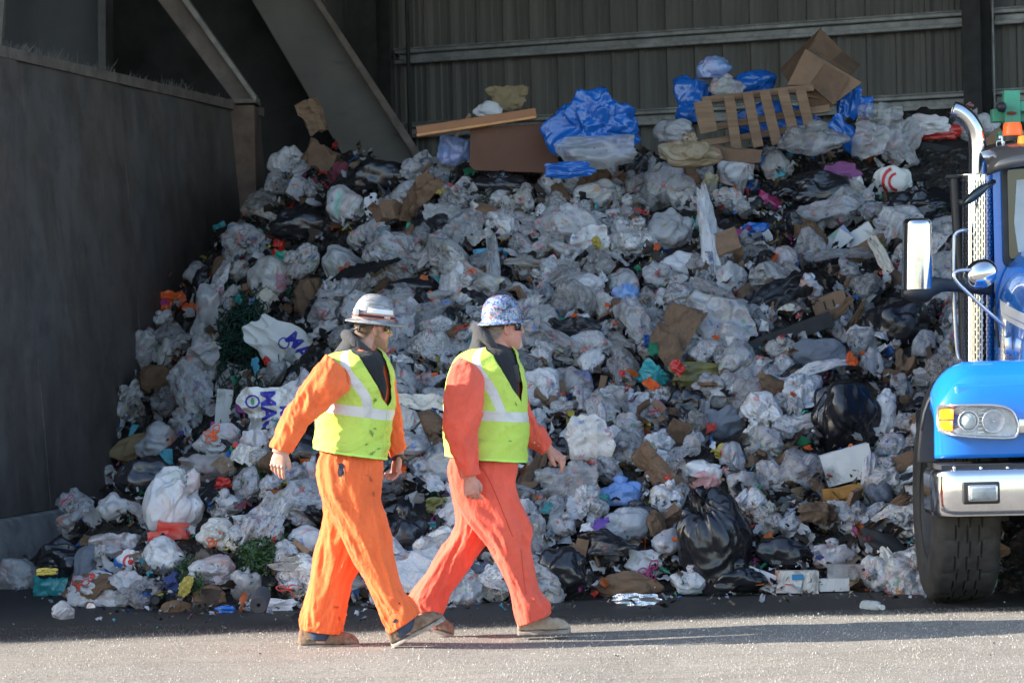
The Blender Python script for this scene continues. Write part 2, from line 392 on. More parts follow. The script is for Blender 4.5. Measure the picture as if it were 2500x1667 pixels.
n = len(ss); Fp = [(j * n + i, j * n + i + 1, (j + 1) * n + i + 1, (j + 1) * n + i) for j in range(len(zz) - 1) for i in range(n - 1)]
MB().add(V, Fp).build('back_wall', M_corr, shed)
M_girt = simple('galvanised_girt', (.42, .44, .46), .5, metal=.25, var=.3, vs=5, bump=.1, dirt=.5)
M_col = simple('dark_column', (.045, .046, .048), .7, var=.3)
def bw(s_, off, z): return Vector((BA.x, BA.y, 0)) + BD * s_ + BN * off + Vector((0, 0, z))
def solve_s(u):
    lo, hi = -15., 20.
    for _ in range(40):
        mid = (lo + hi) / 2
        if project(bw(mid, .1, 4))[0] > u: hi = mid
        else: lo = mid
    return lo
def zat(u, v):
    s_ = solve_s(u); q = bw(s_, .1, 0); return P(u, v, q.y).z
def girt(u0, u1, v0, name='girt'):
    a, b = solve_s(u0), solve_s(u1); z = v0; mb = MB()
    ang = math.atan2(BD.y, BD.x); R = Matrix.Rotation(ang, 3, 'Z')
    for dz, h, off in ((.055, .02, .2), (-.055, .02, .2), (0, .03, .10)):
        mb.box(bw((a + b) / 2, off - .04, z + dz), ((b - a) / 2, .045, h), R)
    mb.box(bw((a + b) / 2, .19, z + .08), ((b - a) / 2, .05, .008), R)
    mb.build(name, M_girt, shed, bevel=.006)
sL, sM, sR = solve_s(905), solve_s(980), solve_s(2385)
zg1 = zat(1600, 100); zg2 = zat(2200, 255)
for z in (zg1, zg2, zg1 + 1.6, zg2 - 1.3): girt(978, 2386, z); 
for z in (zg1, zg2, zg1 + 1.6): girt(2432, 3300, z)
for z in (zg1 - .05, zg1 - .85): girt(300, 905, z)
def col(u0, u1, nm='column'):
    a, b = solve_s(u0), solve_s(u1); R = Matrix.Rotation(math.atan2(BD.y, BD.x), 3, 'Z'); mb = MB()
    mb.box(bw((a + b) / 2, .25, 4.75), ((b - a) / 2, .012, 4.75), R); mb.box(bw((a + b) / 2, .55, 4.75), ((b - a) / 2, .012, 4.75), R); mb.box(bw((a + b) / 2, .4, 4.75), (.012, .14, 4.75), R)
    mb.build(nm, M_col, shed)
col(905, 972); col(2388, 2432)
a = solve_s(1018); MB().tube([bw(a, .27, 0), bw(a, .27, 9)], .022, 8).build('conduit', M_col, shed, smooth=True)
a = solve_s(2440); MB().tube([bw(a, .27, 0), bw(a, .27, 9)], .012, 8).build('conduit', M_girt, shed, smooth=True)
# unseen roof and side walls, there to keep the low sun off the heap
EL = ground(0, 1563); ER = ground(2500, 1483); ED = (ER - EL); ED.z = 0; ED.normalize(); EN = Vector((-ED.y, ED.x, 0))
HE = 7.5; shift = -(TR.xy.normalized().dot(EN.xy)) * HE / math.tan(SUN_EL)
E0 = (EL + ER) / 2 + EN * shift; E0.z = 0
def eave(a, d, z): return E0 + ED * a + EN * d + Vector((0, 0, z))
mb = MB(); V = [eave(-30, 0, HE), eave(14, 0, HE), eave(14, 26, HE + 2.5), eave(-30, 26, HE + 2.5)]; V += [v + Vector((0, 0, .12)) for v in V]
mb.add(V, [(3, 2, 1, 0), (4, 5, 6, 7), (0, 1, 5, 4), (1, 2, 6, 5), (2, 3, 7, 6), (3, 0, 4, 7)]).build('roof', M_corr, shed)
mb = MB(); V = [eave(-30, 0, 0), eave(-30, 26, 0), eave(-30, 26, 10), eave(-30, 0, HE)]; V += [v + ED * .2 for v in V]
mb.add(V, [(3, 2, 1, 0), (4, 5, 6, 7), (0, 1, 5, 4), (1, 2, 6, 5), (2, 3, 7, 6), (3, 0, 4, 7)]).build('side_wall', M_corr, shed)
mb = MB(); V = [eave(-30, 0, 0), eave(-9.5, 0, 0), eave(-9.5, 0, HE), eave(-30, 0, HE)]; V += [v + EN * .2 for v in V]
mb.add(V, [(3, 2, 1, 0), (4, 5, 6, 7), (0, 1, 5, 4), (1, 2, 6, 5), (2, 3, 7, 6), (3, 0, 4, 7)]).build('occluder_wall', M_corr, shed)  # unseen wall added far left as an occluder against the low sun
mb = MB(); V = [eave(14, 1, 0), eave(14, 26, 0), eave(14, 26, 10), eave(14, 1, HE)]; V += [v - ED * .2 for v in V]
mb.add(V, [(3, 2, 1, 0), (4, 5, 6, 7), (0, 1, 5, 4), (1, 2, 6, 5), (2, 3, 7, 6), (3, 0, 4, 7)]).build('side_wall', M_corr, shed)
# a block wall further left closes the space beyond the push wall
qa = W0 + WDIR * (LEN + 6) ; 
# ================================================================ the heap: height field
_bp = [(-300, 1440), (60, 1432), (250, 1478), (500, 1492), (750, 1482), (1000, 1470), (1300, 1464), (1700, 1452), (2000, 1444), (2250, 1440), (2600, 1440), (3000, 1440)]
_bq = [ground(u, v) for u, v in _bp]; _bx = np.array([q.x for q in _bq]); _by = np.array([q.y for q in _bq])
_cp = [(106, 1371), (255, 1170), (330, 935), (415, 744), (520, 600), (627, 553)]
_cy = []; _cz = []
for u, v in _cp:
    a, b = 18., 40.
    for _ in range(50):
        mid = (a + b) / 2
        if P(u, v, mid).x < wallx(mid) + .15: a = mid if P(u, v, a).x > wallx(a) + .15 else a; 
        # ray x/y is linear: solve directly
        break
    r = ray(u, v); s_ = WDIR.x / WDIR.y; y = (W0.x + .12 - s_ * W0.y) / (r.x / r.y - s_); _cy.append(y); _cz.append(P(u, v, y).z)
_cy = np.array(_cy); _cz = np.maximum(np.array(_cz), 0)
def H0(x, y):
    x = np.asarray(x, float); y = np.asarray(y, float)
    A = (y - np.interp(x, _bx, _by)); A = np.where(A > 0, .50 * A + .16 * (1 - np.exp(-A / .25)), A * .5)
    wz = np.interp(y, np.concatenate([[_cy[0] - 1.0], _cy, [_cy[-1] + 3]]), np.concatenate([[0.0], _cz, [_cz[-1] + .9]]))
    B = wz + (.55 + .40 * np.clip((y - 23.5) / 2, 0, 1)) * np.maximum(x - wallx(y) - .1, 0)
    C = 2.86 + .045 * (y - 24) + .075 * x + .10 * np.sin(x * 2.1 + 1) + .42 * np.exp(-((x + 1.75) / .75) ** 2) * np.clip((y - 24.6) / 1.5, 0, 1)
    k = .10
    r = -k * np.log(np.exp(-A / k) + np.exp(-B / k) + np.exp(-C / k))
    return np.maximum(r, -.2)
def H(x, y):
    x = np.asarray(x, float); y = np.asarray(y, float)
    h = H0(x, y); p = np.stack([x, y, x * 0], -1)
    return h + np.clip(h, 0, .5) * 2 * (.10 * noise(p * 1.1) + .05 * noise(p * 3.1))
def hit(u, v):
    """where the ray through a photo pixel meets the heap or the ground"""
    ys = np.linspace(17.2, 33, 900); r = ray(u, v); x = r.x / r.y * ys; z = CAMZ + r.z / r.y * ys
    h = np.maximum(H(x, ys), 0); b = np.nonzero(z <= h)[0]
    if len(b) == 0: return None
    i = b[0]; return Vector((x[i], ys[i], float(h[i])))
def normal_at(p, e=.12):
    a = float(H(p.x + e, p.y)) - float(H(p.x - e, p.y)); b = float(H(p.x, p.y + e)) - float(H(p.x, p.y - e))
    return Vector((-a / (2 * e), -b / (2 * e), 1)).normalized()
xs = np.linspace(-4.6, 7.5, 260); ys = np.linspace(17.6, 30, 240); X, Y = np.meshgrid(xs, ys)
Z = H(X, Y); pp = np.stack([X, Y, Y * 0], -1); Z = Z + np.clip(Z, 0, .15) * .35 * fbm(pp * 9, 3)
Z = np.where(X < wallx(Y) + .0, -.3, Z); Z = np.where(Z < .004, -.05, Z - .05)
V = np.stack([X, Y, Z], -1).reshape(-1, 3); nx = len(xs); 
F = [(j * nx + i, j * nx + i + 1, (j + 1) * nx + i + 1, (j + 1) * nx + i) for j in range(len(ys) - 1) for i in range(nx - 1) if not (Z[j, i] < -.01 and Z[j, i+1] < -.01 and Z[j+1, i] < -.01 and Z[j+1, i+1] < -.01)]
m = Mat('compost_debris'); g = m.pos(); n1 = m.noise(g, 18, 6, .7); cell = m.vor(g, 26, out='Color')
cc = m.ramp(m.sep(cell)[0], [(.0, (.03, .026, .022)), (.45, (.06, .045, .035)), (.6, (.16, .10, .06)), (.75, (.07, .07, .075)), (.9, (.35, .35, .36)), (1.0, (.05, .045, .04))], 'CONSTANT')
m.p(base=m.mix(m.ramp(n1, [(.35, .95), (.7, .35)]), cc, (.022, .020, .018)), rough=.85, normal=m.bump(m.math('ADD', n1, m.vor(g, 26)), 1.0, .04))
mound = mk('rubbish_mound', V, F, m.m, fix=False); tag(mound, 'dark packed mound of rotting debris beneath the rubbish bags', 'rubbish heap', kind='stuff')
# ================================================================ materials for rubbish
def film(name, stops, rough=.38, content=.35, dirt=.4, bump=.75, spec=.5, bs=5.0, trans=0.0, stretch=(1, 1, 1)):
    m = Mat(name); v = m.co('Object', scale=stretch); oi = m.n('ObjectInfo').outputs['Random']
    off = m.n('VectorMath', operation='ADD'); m.t.links.new(v, off.inputs[0]); cx = m.n('CombineXYZ', i_0=m.math('MULTIPLY', oi, 37.0), i_1=m.math('MULTIPLY', oi, 11.0), i_2=0.0); m.t.links.new(cx.outputs[0], off.inputs[1]); v = off.outputs[0]
    c = m.ramp(oi, stops)
    if content:
        n = m.noise(v, 2.8, 3, .5, out=1); s = m.sep(n)
        cont = m.ramp(s[0], [(.3, (.10, .06, .04)), (.42, (.5, .5, .5)), (.5, (.42, .12, .08)), (.55, (.6, .6, .62)), (.62, (.14, .22, .10)), (.7, (.5, .38, .2))])
        c = m.mix(m.ramp(s[1], [(.44, 0), (.60, min(1, content * 1.25))]), c, cont); c = m.mix(m.ramp(m.noise(v, 30, 2, .5), [(.70, 0), (.74, .7)]), c, (.05, .045, .04))
    if content:
        vc = m.sep(m.vor(v, 4.2, out='Color')); pr_ = m.ramp(vc[0], [(0, (.50, .05, .04)), (.22, (.04, .12, .42)), (.4, (.62, .20, .05)), (.55, (.05, .28, .16)), (.68, (.45, .12, .20)), (.82, (.55, .45, .12)), (.92, (.03, .03, .04))], 'CONSTANT')
        pm = m.math('MULTIPLY', m.math('GREATER_THAN', vc[1], .72), m.ramp(m.noise(v, 1.9, 2, .5), [(.55, 0), (.59, .6)])); c = m.mix(pm, c, pr_)
    if dirt:
        d = m.noise(v, 5, 5, .68, 1.2); th = m.math('ADD', d, m.math('MULTIPLY', m.math('SUBTRACT', m.math('FRACT', m.math('MULTIPLY', oi, 7.3)), .62), .30))
        c = m.mix(m.ramp(th, [(.58, 0), (.70, dirt)]), c, (.06, .052, .045))
    mp = m.n('Mapping', i_0=v); mp.inputs['Scale'].default_value = (1, 1, .35); r1 = m.noise(mp.outputs[0], bs * .8, 3, .5, 1.6, typ='RIDGED_MULTIFRACTAL'); r2 = m.noise(mp.outputs[0], bs * 2.2, 2, .5, 1.5)
    r3 = m.noise(mp.outputs[0], bs * 3.2, 2, .5, 2.2, typ='RIDGED_MULTIFRACTAL'); h = m.math('ADD', m.math('MULTIPLY', r1, .42), m.math('MULTIPLY', r2, .30)); h = m.math('ADD', h, m.math('MULTIPLY', r3, .16))
    m.p(base=c, rough=rough, spec=spec, coat=.45 if rough < .4 else 0.0, coatr=.16, normal=m.bump(h, bump * .95, .03))
    if trans: m.p(alpha=m.math('SUBTRACT', 1.0, m.math('MULTIPLY', m.ramp(m.noise(v, 2.5, 3, .5), [(.35, .4), (.65, 1)]), trans)))
    return m.m
MWHITE = film('white_film', [(0, (.66, .67, .69)), (.2, (.46, .47, .49)), (.35, (.78, .78, .78)), (.5, (.37, .38, .39)), (.62, (.54, .52, .48)), (.78, (.27, .28, .29)), (1, (.62, .63, .65))], content=.30, dirt=.75)
MMILK = film('milky_film', [(0, (.54, .56, .59)), (.5, (.38, .40, .43)), (1, (.47, .475, .485))], content=.4, dirt=.5, rough=.24, trans=.22)
MCLEAR = film('cloudy_clear_film', [(0, (.33, .34, .36)), (.5, (.45, .46, .48)), (1, (.36, .34, .31))], content=.3, dirt=.5, rough=.2, bump=.9, trans=.55)
MBLACK = film('black_film', [(0, (.012, .012, .015)), (1, (.018, .018, .022))], content=0, dirt=0, rough=.27, bump=.6, bs=4)
MBROWN = film('brown_kraft', [(0, (.16, .10, .062)), (.5, (.22, .14, .088)), (1, (.13, .082, .05))], content=0, dirt=.6, rough=.85, bump=.9, spec=.2)
MPAPER = film('scrap_paper', [(0, (.75, .75, .76)), (.4, (.62, .62, .64)), (.6, (.78, .72, .6)), (1, (.55, .57, .62))], content=.2, dirt=.6, rough=.8, bump=.7, spec=.2)
MGREY = film('grey_cloth', [(0, (.12, .14, .18)), (.5, (.17, .19, .22)), (1, (.10, .11, .12))], content=0, dirt=.4, rough=.9, bump=.8, spec=.1)
MTAN = film('tan_film', [(0, (.30, .23, .13)), (1, (.26, .2, .12))], content=.3, dirt=.6, rough=.4)
MFOAM = film('foam_white', [(0, (.72, .71, .67)), (1, (.68, .68, .66))], content=0, dirt=.45, rough=.85, bump=.2, spec=.2)
def cm(name, c, rough=.5, bump=.7, content=0, dirt=.4, **k): return film(name, [(0, c), (1, c)], rough, content, dirt, bump, **k)
MBLUE = cm('blue_film', (.012, .12, .46), .2, 1.0, dirt=.1, content=.0); MBLUEC = cm('pale_blue_film', (.16, .30, .62), .25, .9, content=.25)
MRED = cm('red_plastic', (.60, .035, .025), .35, .3); MORANGE = cm('orange_plastic', (.78, .12, .02), .4, .7); MPINK = cm('pink_film', (.48, .06, .20), .4); MMAG = cm('magenta_cloth', (.27, .09, .24), .8, .6, bs=2)
MTEAL = cm('teal_film', (.03, .26, .27), .35); MGREEN = cm('green_film', (.03, .40, .25), .4); MYEL = cm('yellow_plastic', (.42, .34, .06), .4, .5); MLBL = cm('light_blue_cloth', (.10, .42, .62), .7); MPUR = cm('purple_film', (.14, .07, .36), .5)
MDKRED = cm('maroon_cloth', (.16, .035, .05), .8); MOLIVE = cm('olive_film', (.18, .17, .05), .5); MKHAKI = cm('khaki_canvas', (.26, .19, .10), .9); MNAVY = cm('navy_cloth', (.03, .05, .16), .8)
MCARD = simple('cardboard', (.25, .152, .092), .85, var=.15, vs=3, bump=.25, bs=40, dirt=.3); MCARD2 = simple('dark_cardboard', (.17, .10, .06), .85, var=.25, vs=4, bump=.3, dirt=.5)
MWOOD = Mat('plank_wood'); g = MWOOD.co('Object', scale=(1, 1, 9)); MWOOD.p(base=MWOOD.ramp(MWOOD.noise(g, 3, 6, .6, .5), [(.3, (.16, .092, .05)), (.7, (.30, .19, .115))]), rough=.8, normal=MWOOD.bump(MWOOD.noise(g, 9, 4, .6), .4, .01)); MWOOD = MWOOD.m
MORWOOD = simple('varnished_pine', (.30, .115, .035), .45, var=.2, vs=3, bump=.1); MBRPANEL = simple('brown_hardboard', (.125, .045, .018), .6, var=.2, vs=2, bump=.15, dirt=.3)
MCHAR = simple('black_rubber', (.02, .02, .021), .7, var=.3); MTIN = simple('tin', (.55, .56, .58), .28, metal=.9, var=.1)
MFOIL = film('crumpled_foil', [(0, (.75, .76, .78)), (1, (.7, .7, .72))], content=0, dirt=.2, rough=.25, bump=1.0, bs=12); MFOIL.node_tree.nodes['Principled BSDF'].inputs['Metallic'].default_value = .8
# ================================================================ shapes
def ico(sub):
    bm = bmesh.new(); bmesh.ops.create_icosphere(bm, subdivisions=sub, radius=1.0); bm.verts.index_update()
    V = np.array([v.co[:] for v in bm.verts]); F = [[v.index for v in f.verts] for f in bm.faces]; bm.free(); return V, F
ICO = {k: ico(k) for k in (3, 4, 5, 6)}
def bag_shape(seed, sub=5, crump=1.0, knot=True, sq=(1, 1, .8), nf=9, lump=1.0):
    r = np.random.default_rng(seed); V, F = ICO[sub]; o = r.uniform(-50, 50, 3); p = V + 0
    rad = 1 + lump * (.22 * noise(p * 1.1 + o) + .17 * noise(p * 2.2 + o))
    w = p + .3 * np.stack([noise(p * 1.7 + o + 5), noise(p * 1.7 + o + 9), noise(p * 1.7 + o + 13)], -1)
    rot = np.array(Euler(r.uniform(-3, 3, 3)).to_matrix()); ws = (w @ rot.T) * np.array([1, 1, .38])
    rad = rad - crump * (.13 * np.abs(noise(ws * 2.6 + o)) ** .8 + .05 * np.abs(noise(ws * 6 + o)) + .020 * np.abs(noise(ws * 13 + o)) + (.012 * np.abs(noise(ws * 26 + o)) if sub > 5 else 0))
    if knot:
        al = np.arccos(np.clip(p[:, 2], -1, 1)); ph = np.arctan2(p[:, 1], p[:, 0])
        cc = np.stack([np.cos(ph) * nf / 4, np.sin(ph) * nf / 4, al * .7], -1); fold = np.abs(noise(cc + o)) * 2 + np.abs(noise(cc * 2.3 + o))
        rad = rad - .17 * fold * np.exp(-(al / 1.0) ** 2) * np.clip(al / .2, 0, 1)
        rad = rad - .13 * np.exp(-((al - .36) / .20) ** 2) + .26 * np.exp(-(al / .15) ** 2)
    q = p * rad[:, None] * np.array(sq)
    if knot:
        ruff = np.exp(-(al / .2) ** 2)
        q[:, :2] *= (1 + 1.9 * (ruff * (al > .02)))[:, None]; q += .17 * ruff[:, None] * np.stack([noise(V * 22 + o), noise(V * 22 + o + 3), noise(V * 19 + o)], -1)
    q[:, 2] = np.where(q[:, 2] < -.55, -.55 + .3 * (q[:, 2] + .55), q[:, 2])
    return q, F
def sheet_shape(seed, n=34, crump=1.0, asp=1.0, droop=.35):
    r = np.random.default_rng(seed); o = r.uniform(-50, 50, 3); t = np.linspace(-1, 1, n); X, Y = np.meshgrid(t, t); p = np.stack([X, Y, X * 0], -1).reshape(-1, 3)
    ang = np.arctan2(p[:, 1], p[:, 0]); R = np.maximum(np.abs(p[:, 0]), np.abs(p[:, 1])); c = np.stack([np.cos(ang), np.sin(ang), ang * 0], -1)
    sc = 1 + .30 * noise(c * 1.6 + o) + .12 * noise(c * 4 + o) + .02 * noise(c * 11 + o)
    L = np.maximum(np.hypot(p[:, 0], p[:, 1]), 1e-6); q = p * ((R / L) ** .55 * sc)[:, None]; q[:, 0] *= asp
    q[:, 2] = crump * (.24 * ridge(q * 1.0 + o, 2) + .07 * noise(q * 3.6 + o) + .02 * np.abs(noise(q * 9 + o))) - droop * R ** 3
    q += .06 * crump * np.stack([noise(q * 3 + o + 5), noise(q * 3 + o + 8), q[:, 0] * 0], -1)
    F = [(j * n + i, j * n + i + 1, (j + 1) * n + i + 1, (j + 1) * n + i) for j in range(n - 1) for i in range(n - 1)]
    return q, F
def box_shape(seed, dims=(1, .7, .5), open_=False, dent=.06):
    r = np.random.default_rng(seed); o = r.uniform(-50, 50, 3); bm = bmesh.new(); bmesh.ops.create_cube(bm, size=2.0)
    if open_:
        top = [f for f in bm.faces if f.normal.z > .9]; bmesh.ops.delete(bm, geom=top, context='FACES_ONLY')
        for s_ in ((1, 0), (-1, 0), (0, 1), (0, -1)):
            a = Vector((s_[0], s_[1], 1)); t = Vector((-s_[1], s_[0], 0)); ang = r.uniform(-.3, 1.2); d = Vector((s_[0] * math.cos(ang), s_[1] * math.cos(ang), math.sin(ang))) * .8
            vs = [bm.verts.new(a + t), bm.verts.new(a - t), bm.verts.new(a - t * .93 + d), bm.verts.new(a + t * .93 + d)]; bm.faces.new(vs)
    bmesh.ops.subdivide_edges(bm, edges=bm.edges[:], cuts=6, use_grid_fill=True); bm.verts.index_update()
    V = np.array([v.co[:] for v in bm.verts]) * np.array(dims); F = [[v.index for v in f.verts] for f in bm.faces]; bm.free()
    V = V + dent * np.stack([noise(V * 2.2 + o), noise(V * 2.2 + o + 7), noise(V * 2.2 + o + 3)], -1); return V, F
def proto(name, VF, m, smooth=True):
    return mesh_data(name, VF[0], VF[1], smooth, [m])
def place(name, me, p, size, rot, label=None, cat=None, group=None):
    o = bpy.data.objects.new(name, me); COL.objects.link(o); o.location = p
    o.scale = size if hasattr(size, '__len__') else (size,) * 3; o.rotation_euler = rot
    return tag(o, label, cat, group)
SPECIAL = []      # (u, v, radius px, label) of the hand-placed things
ORDER = 0
def special(name, kind, u, v, w, h, m, label, cat, ang=0.0, seed=None, sub=5, tilt=None, lift=.15, dep=None, emb=-.05, group=None, D=None, knotdir=None, **kw):
    """u,v centre, w,h size, all in px of the 2352-wide view; ang = rotation in the picture"""
    global ORDER; ORDER += 1; seed = seed if seed is not None else 100 + ORDER
    if m is MBLACK: emb = min(emb, -.55); w *= 1.08; h *= 1.1; kw.setdefault('crump', .8) if kind == 'bag' else None
    q = hit(u * K, (v + h * lift) * K)
    if q is None or D is not None: q = P(u * K, v * K, D or 25.0)
    else: q = Pd(u, v, q.y - .02)
    s_ = q.y / FPX * K; W = w * s_ / 2; Hh = h * s_ / 2; Dp = (dep if dep else .8) * min(W, Hh) if not kw.get('flat') else .1
    kw.pop('flat', None)
    q = Vector((q.x, q.y + Dp * emb, q.z))
    q = P(*[c for c in (u * K, v * K)], q.y)
    if kind == 'bag' and knotdir is None: kw.setdefault('knot', seed % 3 == 0)
    if kind == 'bag': V, F = bag_shape(seed, sub, **kw)
    elif kind == 'sheet': V, F = sheet_shape(seed, **kw); V = V[:, [0, 2, 1]] * np.array([1, -1, 1])
    elif kind == 'box': V, F = box_shape(seed, **kw)
    V = V - (V.max(0) + V.min(0)) / 2; ex = V.max(0)
    if kind == 'bag' and knotdir is not None:
        R = np.array(Vector((0, 0, 1)).rotation_difference(Vector(knotdir)).to_matrix()); V = V @ R.T; V = V - (V.max(0) + V.min(0)) / 2; ex = V.max(0)
    V = V / ex * np.array([W, Dp if kind != 'sheet' else min(W, Hh) * .35, Hh])
    a = math.radians(ang); R = np.array([[math.cos(a), 0, math.sin(a)], [0, 1, 0], [-math.sin(a), 0, math.cos(a)]]); V = V @ R.T
    if tilt: T = np.array(Euler(tilt).to_matrix()); V = V @ T.T
    V = V + np.array(q)
    o = mk(name, V, F, m, None, smooth=(kind != 'box'), fix=(kind != 'sheet'))
    tag(o, label, cat, group); SPECIAL.append((u * K, v * K, max(w, h) * K / 2, label, w * h, w * K / 2, h * K / 2, a)); return o
S = special
# ---------------------------------------------------------------- things on the crest
S('plastic_bundle', 'bag', 1355, 285, 235, 165, MBLUE, 'big bright blue bundle of plastic film resting on the brown panel', 'plastic film', sub=6, knot=False, crump=2.0, lump=1.9, seed=1201, D=24.6, dep=.7)
S('plastic_film', 'sheet', 1370, 350, 190, 80, MCLEAR, 'cloudy clear film spilling from under the big blue bundle', 'plastic film', D=24.3)
S('plastic_film', 'sheet', 1310, 390, 120, 40, MBLUE, 'small blue film scrap under the brown panel edge', 'plastic film', D=24.1)
S('plastic_bag', 'bag', 1640, 155, 85, 55, MBLUEC, 'hazy blue-grey bag topping the bundle behind the wooden pallet', 'plastic bag', D=25.6, seed=8)
S('plastic_bundle', 'bag', 1590, 215, 90, 85, MBLUE, 'blue plastic bundle just left of the wooden pallet, upper part', 'plastic film', D=25.5, knot=False, crump=1.8, lump=1.7)
S('plastic_bundle', 'bag', 1585, 255, 70, 60, MBLUE, 'lower blue plastic wad hanging left of the pallet corner', 'plastic film', D=25.4, knot=False, crump=1.5)
S('plastic_bundle', 'bag', 1730, 190, 110, 60, MBLUE, 'blue plastic bundle showing above the top slats of the pallet', 'plastic film', D=25.6, knot=False, crump=1.5)
S('plastic_bag', 'bag', 1670, 195, 90, 55, MCLEAR, 'clear tied bag nested in the blue bundles above the pallet', 'plastic bag', D=25.35, seed=3)
S('plastic_film', 'bag', 1780, 275, 220, 90, MBLUE, 'blue plastic sheeting seen through the pallet slats', 'plastic film', D=25.75, knot=False, crump=1.2, dep=.4)
S('plastic_film', 'sheet', 1950, 225, 60, 100, MBLUE, 'upright blue film flap right of the large cardboard box', 'plastic film', D=25.3, ang=8)
S('plastic_film', 'sheet', 1975, 245, 70, 55, MBLUE, 'pointed blue film end reaching toward the metal wall', 'plastic film', D=25.35)
S('plastic_film', 'sheet', 1945, 310, 55, 110, MBLUE, 'long blue film tail hanging down from the blue flap', 'plastic film', D=25.0, ang=-35)
S('plastic_bag', 'bag', 1870, 318, 170, 85, MCLEAR, 'large cloudy clear bag lying right under the pallet', 'plastic bag', D=24.6, knotdir=(.1, -.4, .9))
S('plastic_bag', 'bag', 1585, 345, 150, 85, MTAN, 'big olive-tan sack full of soft waste below left of the pallet', 'sack', D=24.2, sub=6)
S('plastic_bag', 'bag', 1545, 300, 95, 55, MCLEAR, 'flat clear bag between the blue bundle and the pallet', 'plastic bag', D=25.0)
S('plastic_sheet', 'sheet', 2020, 292, 112, 115, MCLEAR, 'dirty crumpled grey plastic sheet right of the blue tail', 'plastic film', D=24.8, crump=1.6)
S('plastic_sheet', 'sheet', 2000, 320, 90, 90, MCLEAR, 'grey folded film beside the dirty crumpled sheet near the crest', 'plastic film', D=24.7, crump=1.5)
S('plastic_bag', 'sheet', 2140, 285, 90, 50, MPAPER, 'crumpled pale paper on the red cushion beside the exhaust pipe', 'paper', D=25.2, crump=1.6)
S('cushion', 'bag', 2150, 305, 130, 36, MRED, 'dark red cushion on the black block by the exhaust pipe', 'cushion', D=25.4, knot=False, crump=.6)
S('foam_block', 'box', 2175, 400, 190, 170, MCHAR, 'large charred black block right of the dirty sheet on the crest', 'block', D=25.5, dent=.12, dep=.5)
S('cardboard_flap', 'box', 2285, 330, 60, 50, MCARD, 'tilted tan cardboard piece next to the green truck frame', 'cardboard', D=25.2, ang=-38, dims=(1, .1, .6))
S('cardboard_flap', 'box', 1690, 355, 115, 40, MCARD2, 'flat dark cardboard lying under the left foot of the pallet', 'cardboard', ang=6, dims=(1, .5, .15), D=24.3)
S('wood_stump', 'box', 718, 268, 60, 85, MWOOD, 'broken split wooden block standing below the slanting chute', 'wood', D=27.6, ang=-20, dent=.3, dims=(.7, .6, 1))
S('cardboard_box', 'box', 735, 360, 80, 62, MCARD2, 'crushed brown cardboard box in the dark corner below the chute', 'cardboard box', D=26.6, ang=30, dent=.2)
S('cloth', 'sheet', 778, 400, 52, 60, MDKRED, 'maroon cloth hanging under the crushed box near the chute', 'cloth', D=26.0)
S('paper_sack', 'sheet', 1165, 225, 100, 60, MKHAKI, 'khaki crumpled sacking heaped behind the long pine board', 'sack', D=25.9, crump=2)
S('paper_sack', 'bag', 1120, 252, 70, 40, MPAPER, 'dirty pale bundle lying on the long pine board', 'bundle', D=25.7, knot=False)
S('plastic_film', 'sheet', 1045, 345, 85, 70, MBLUEC, 'pale blue film under the left half of the pine board', 'plastic film', D=24.9)
# ---------------------------------------------------------------- black bags
S('bin_bag', 'bag', 1860, 443, 165, 95, MBLACK, 'glossy black bag under the magenta cloth', 'rubbish bag', sub=6, knotdir=(-.9, -.2, .2))
S('bin_bag', 'bag', 2108, 470, 150, 110, MBLACK, 'matte black bag slumped left of the mirror post', 'rubbish bag', sub=6, seed=21)
S('bin_bag', 'bag', 870, 402, 130, 66, MBLACK, 'flat black bag just right of the maroon cloth', 'rubbish bag', seed=23)
S('bin_bag', 'bag', 1150, 425, 165, 62, MBLACK, 'black bag spread below the brown hardboard panel', 'rubbish bag', seed=24, sub=6)
S('bin_bag', 'bag', 695, 516, 150, 70, MBLACK, 'black bag lying by the foot of the rusty wall column', 'rubbish bag', seed=25)
S('bin_bag', 'bag', 1640, 1240, 165, 235, MBLACK, 'huge upright black bag low in the heap right of the workers', 'rubbish bag', seed=26, sub=6, emb=-.5, ang=-12, knotdir=(-.2, -.2, 1))
S('bin_bag', 'bag', 1700, 1320, 120, 70, MBLACK, 'black bag tail spilling to the floor beside the flat white boxes', 'rubbish bag', seed=27)
S('bin_bag', 'bag', 1945, 960, 150, 165, MBLACK, 'large shiny black bag above the white foam chest', 'rubbish bag', seed=28, sub=6, ang=-10)
S('bin_bag', 'bag', 2060, 740, 140, 115, MBLACK, 'black bag under the truck mirror bracket', 'rubbish bag', seed=29)
S('bin_bag', 'bag', 148, 1283, 125, 90, MBLACK, 'black bag on the ground at the end of the push wall', 'rubbish bag', seed=30, sub=6, knot=False)
S('bin_bag', 'bag', 330, 1093, 125, 85, MBLACK, 'black bag tucked under the khaki canvas against the wall', 'rubbish bag', seed=31)
S('bin_bag', 'bag', 1290, 1310, 110, 110, MBLACK, 'torn black bag right of the second worker\'s front leg', 'rubbish bag', seed=32, ang=25)
S('bin_bag', 'bag', 1465, 1180, 110, 60, MBLACK, 'flattened black bag left of the huge upright one', 'rubbish bag', seed=33)
S('bin_bag', 'bag', 1800, 1268, 140, 66, MBLACK, 'long black bag just right of the huge upright one', 'rubbish bag', seed=34, ang=12)
S('bin_bag', 'bag', 950, 665, 120, 50, MBLACK, 'flat black bag behind the grey helmet of the front worker', 'rubbish bag', seed=35)
S('bin_bag', 'bag', 930, 1210, 110, 120, MBLACK, 'black bag between the legs of the two workers', 'rubbish bag', seed=36)
S('bin_bag', 'bag', 1580, 925, 90, 60, MBLACK, 'small black bag left of the blue-grey denim', 'rubbish bag', seed=37)
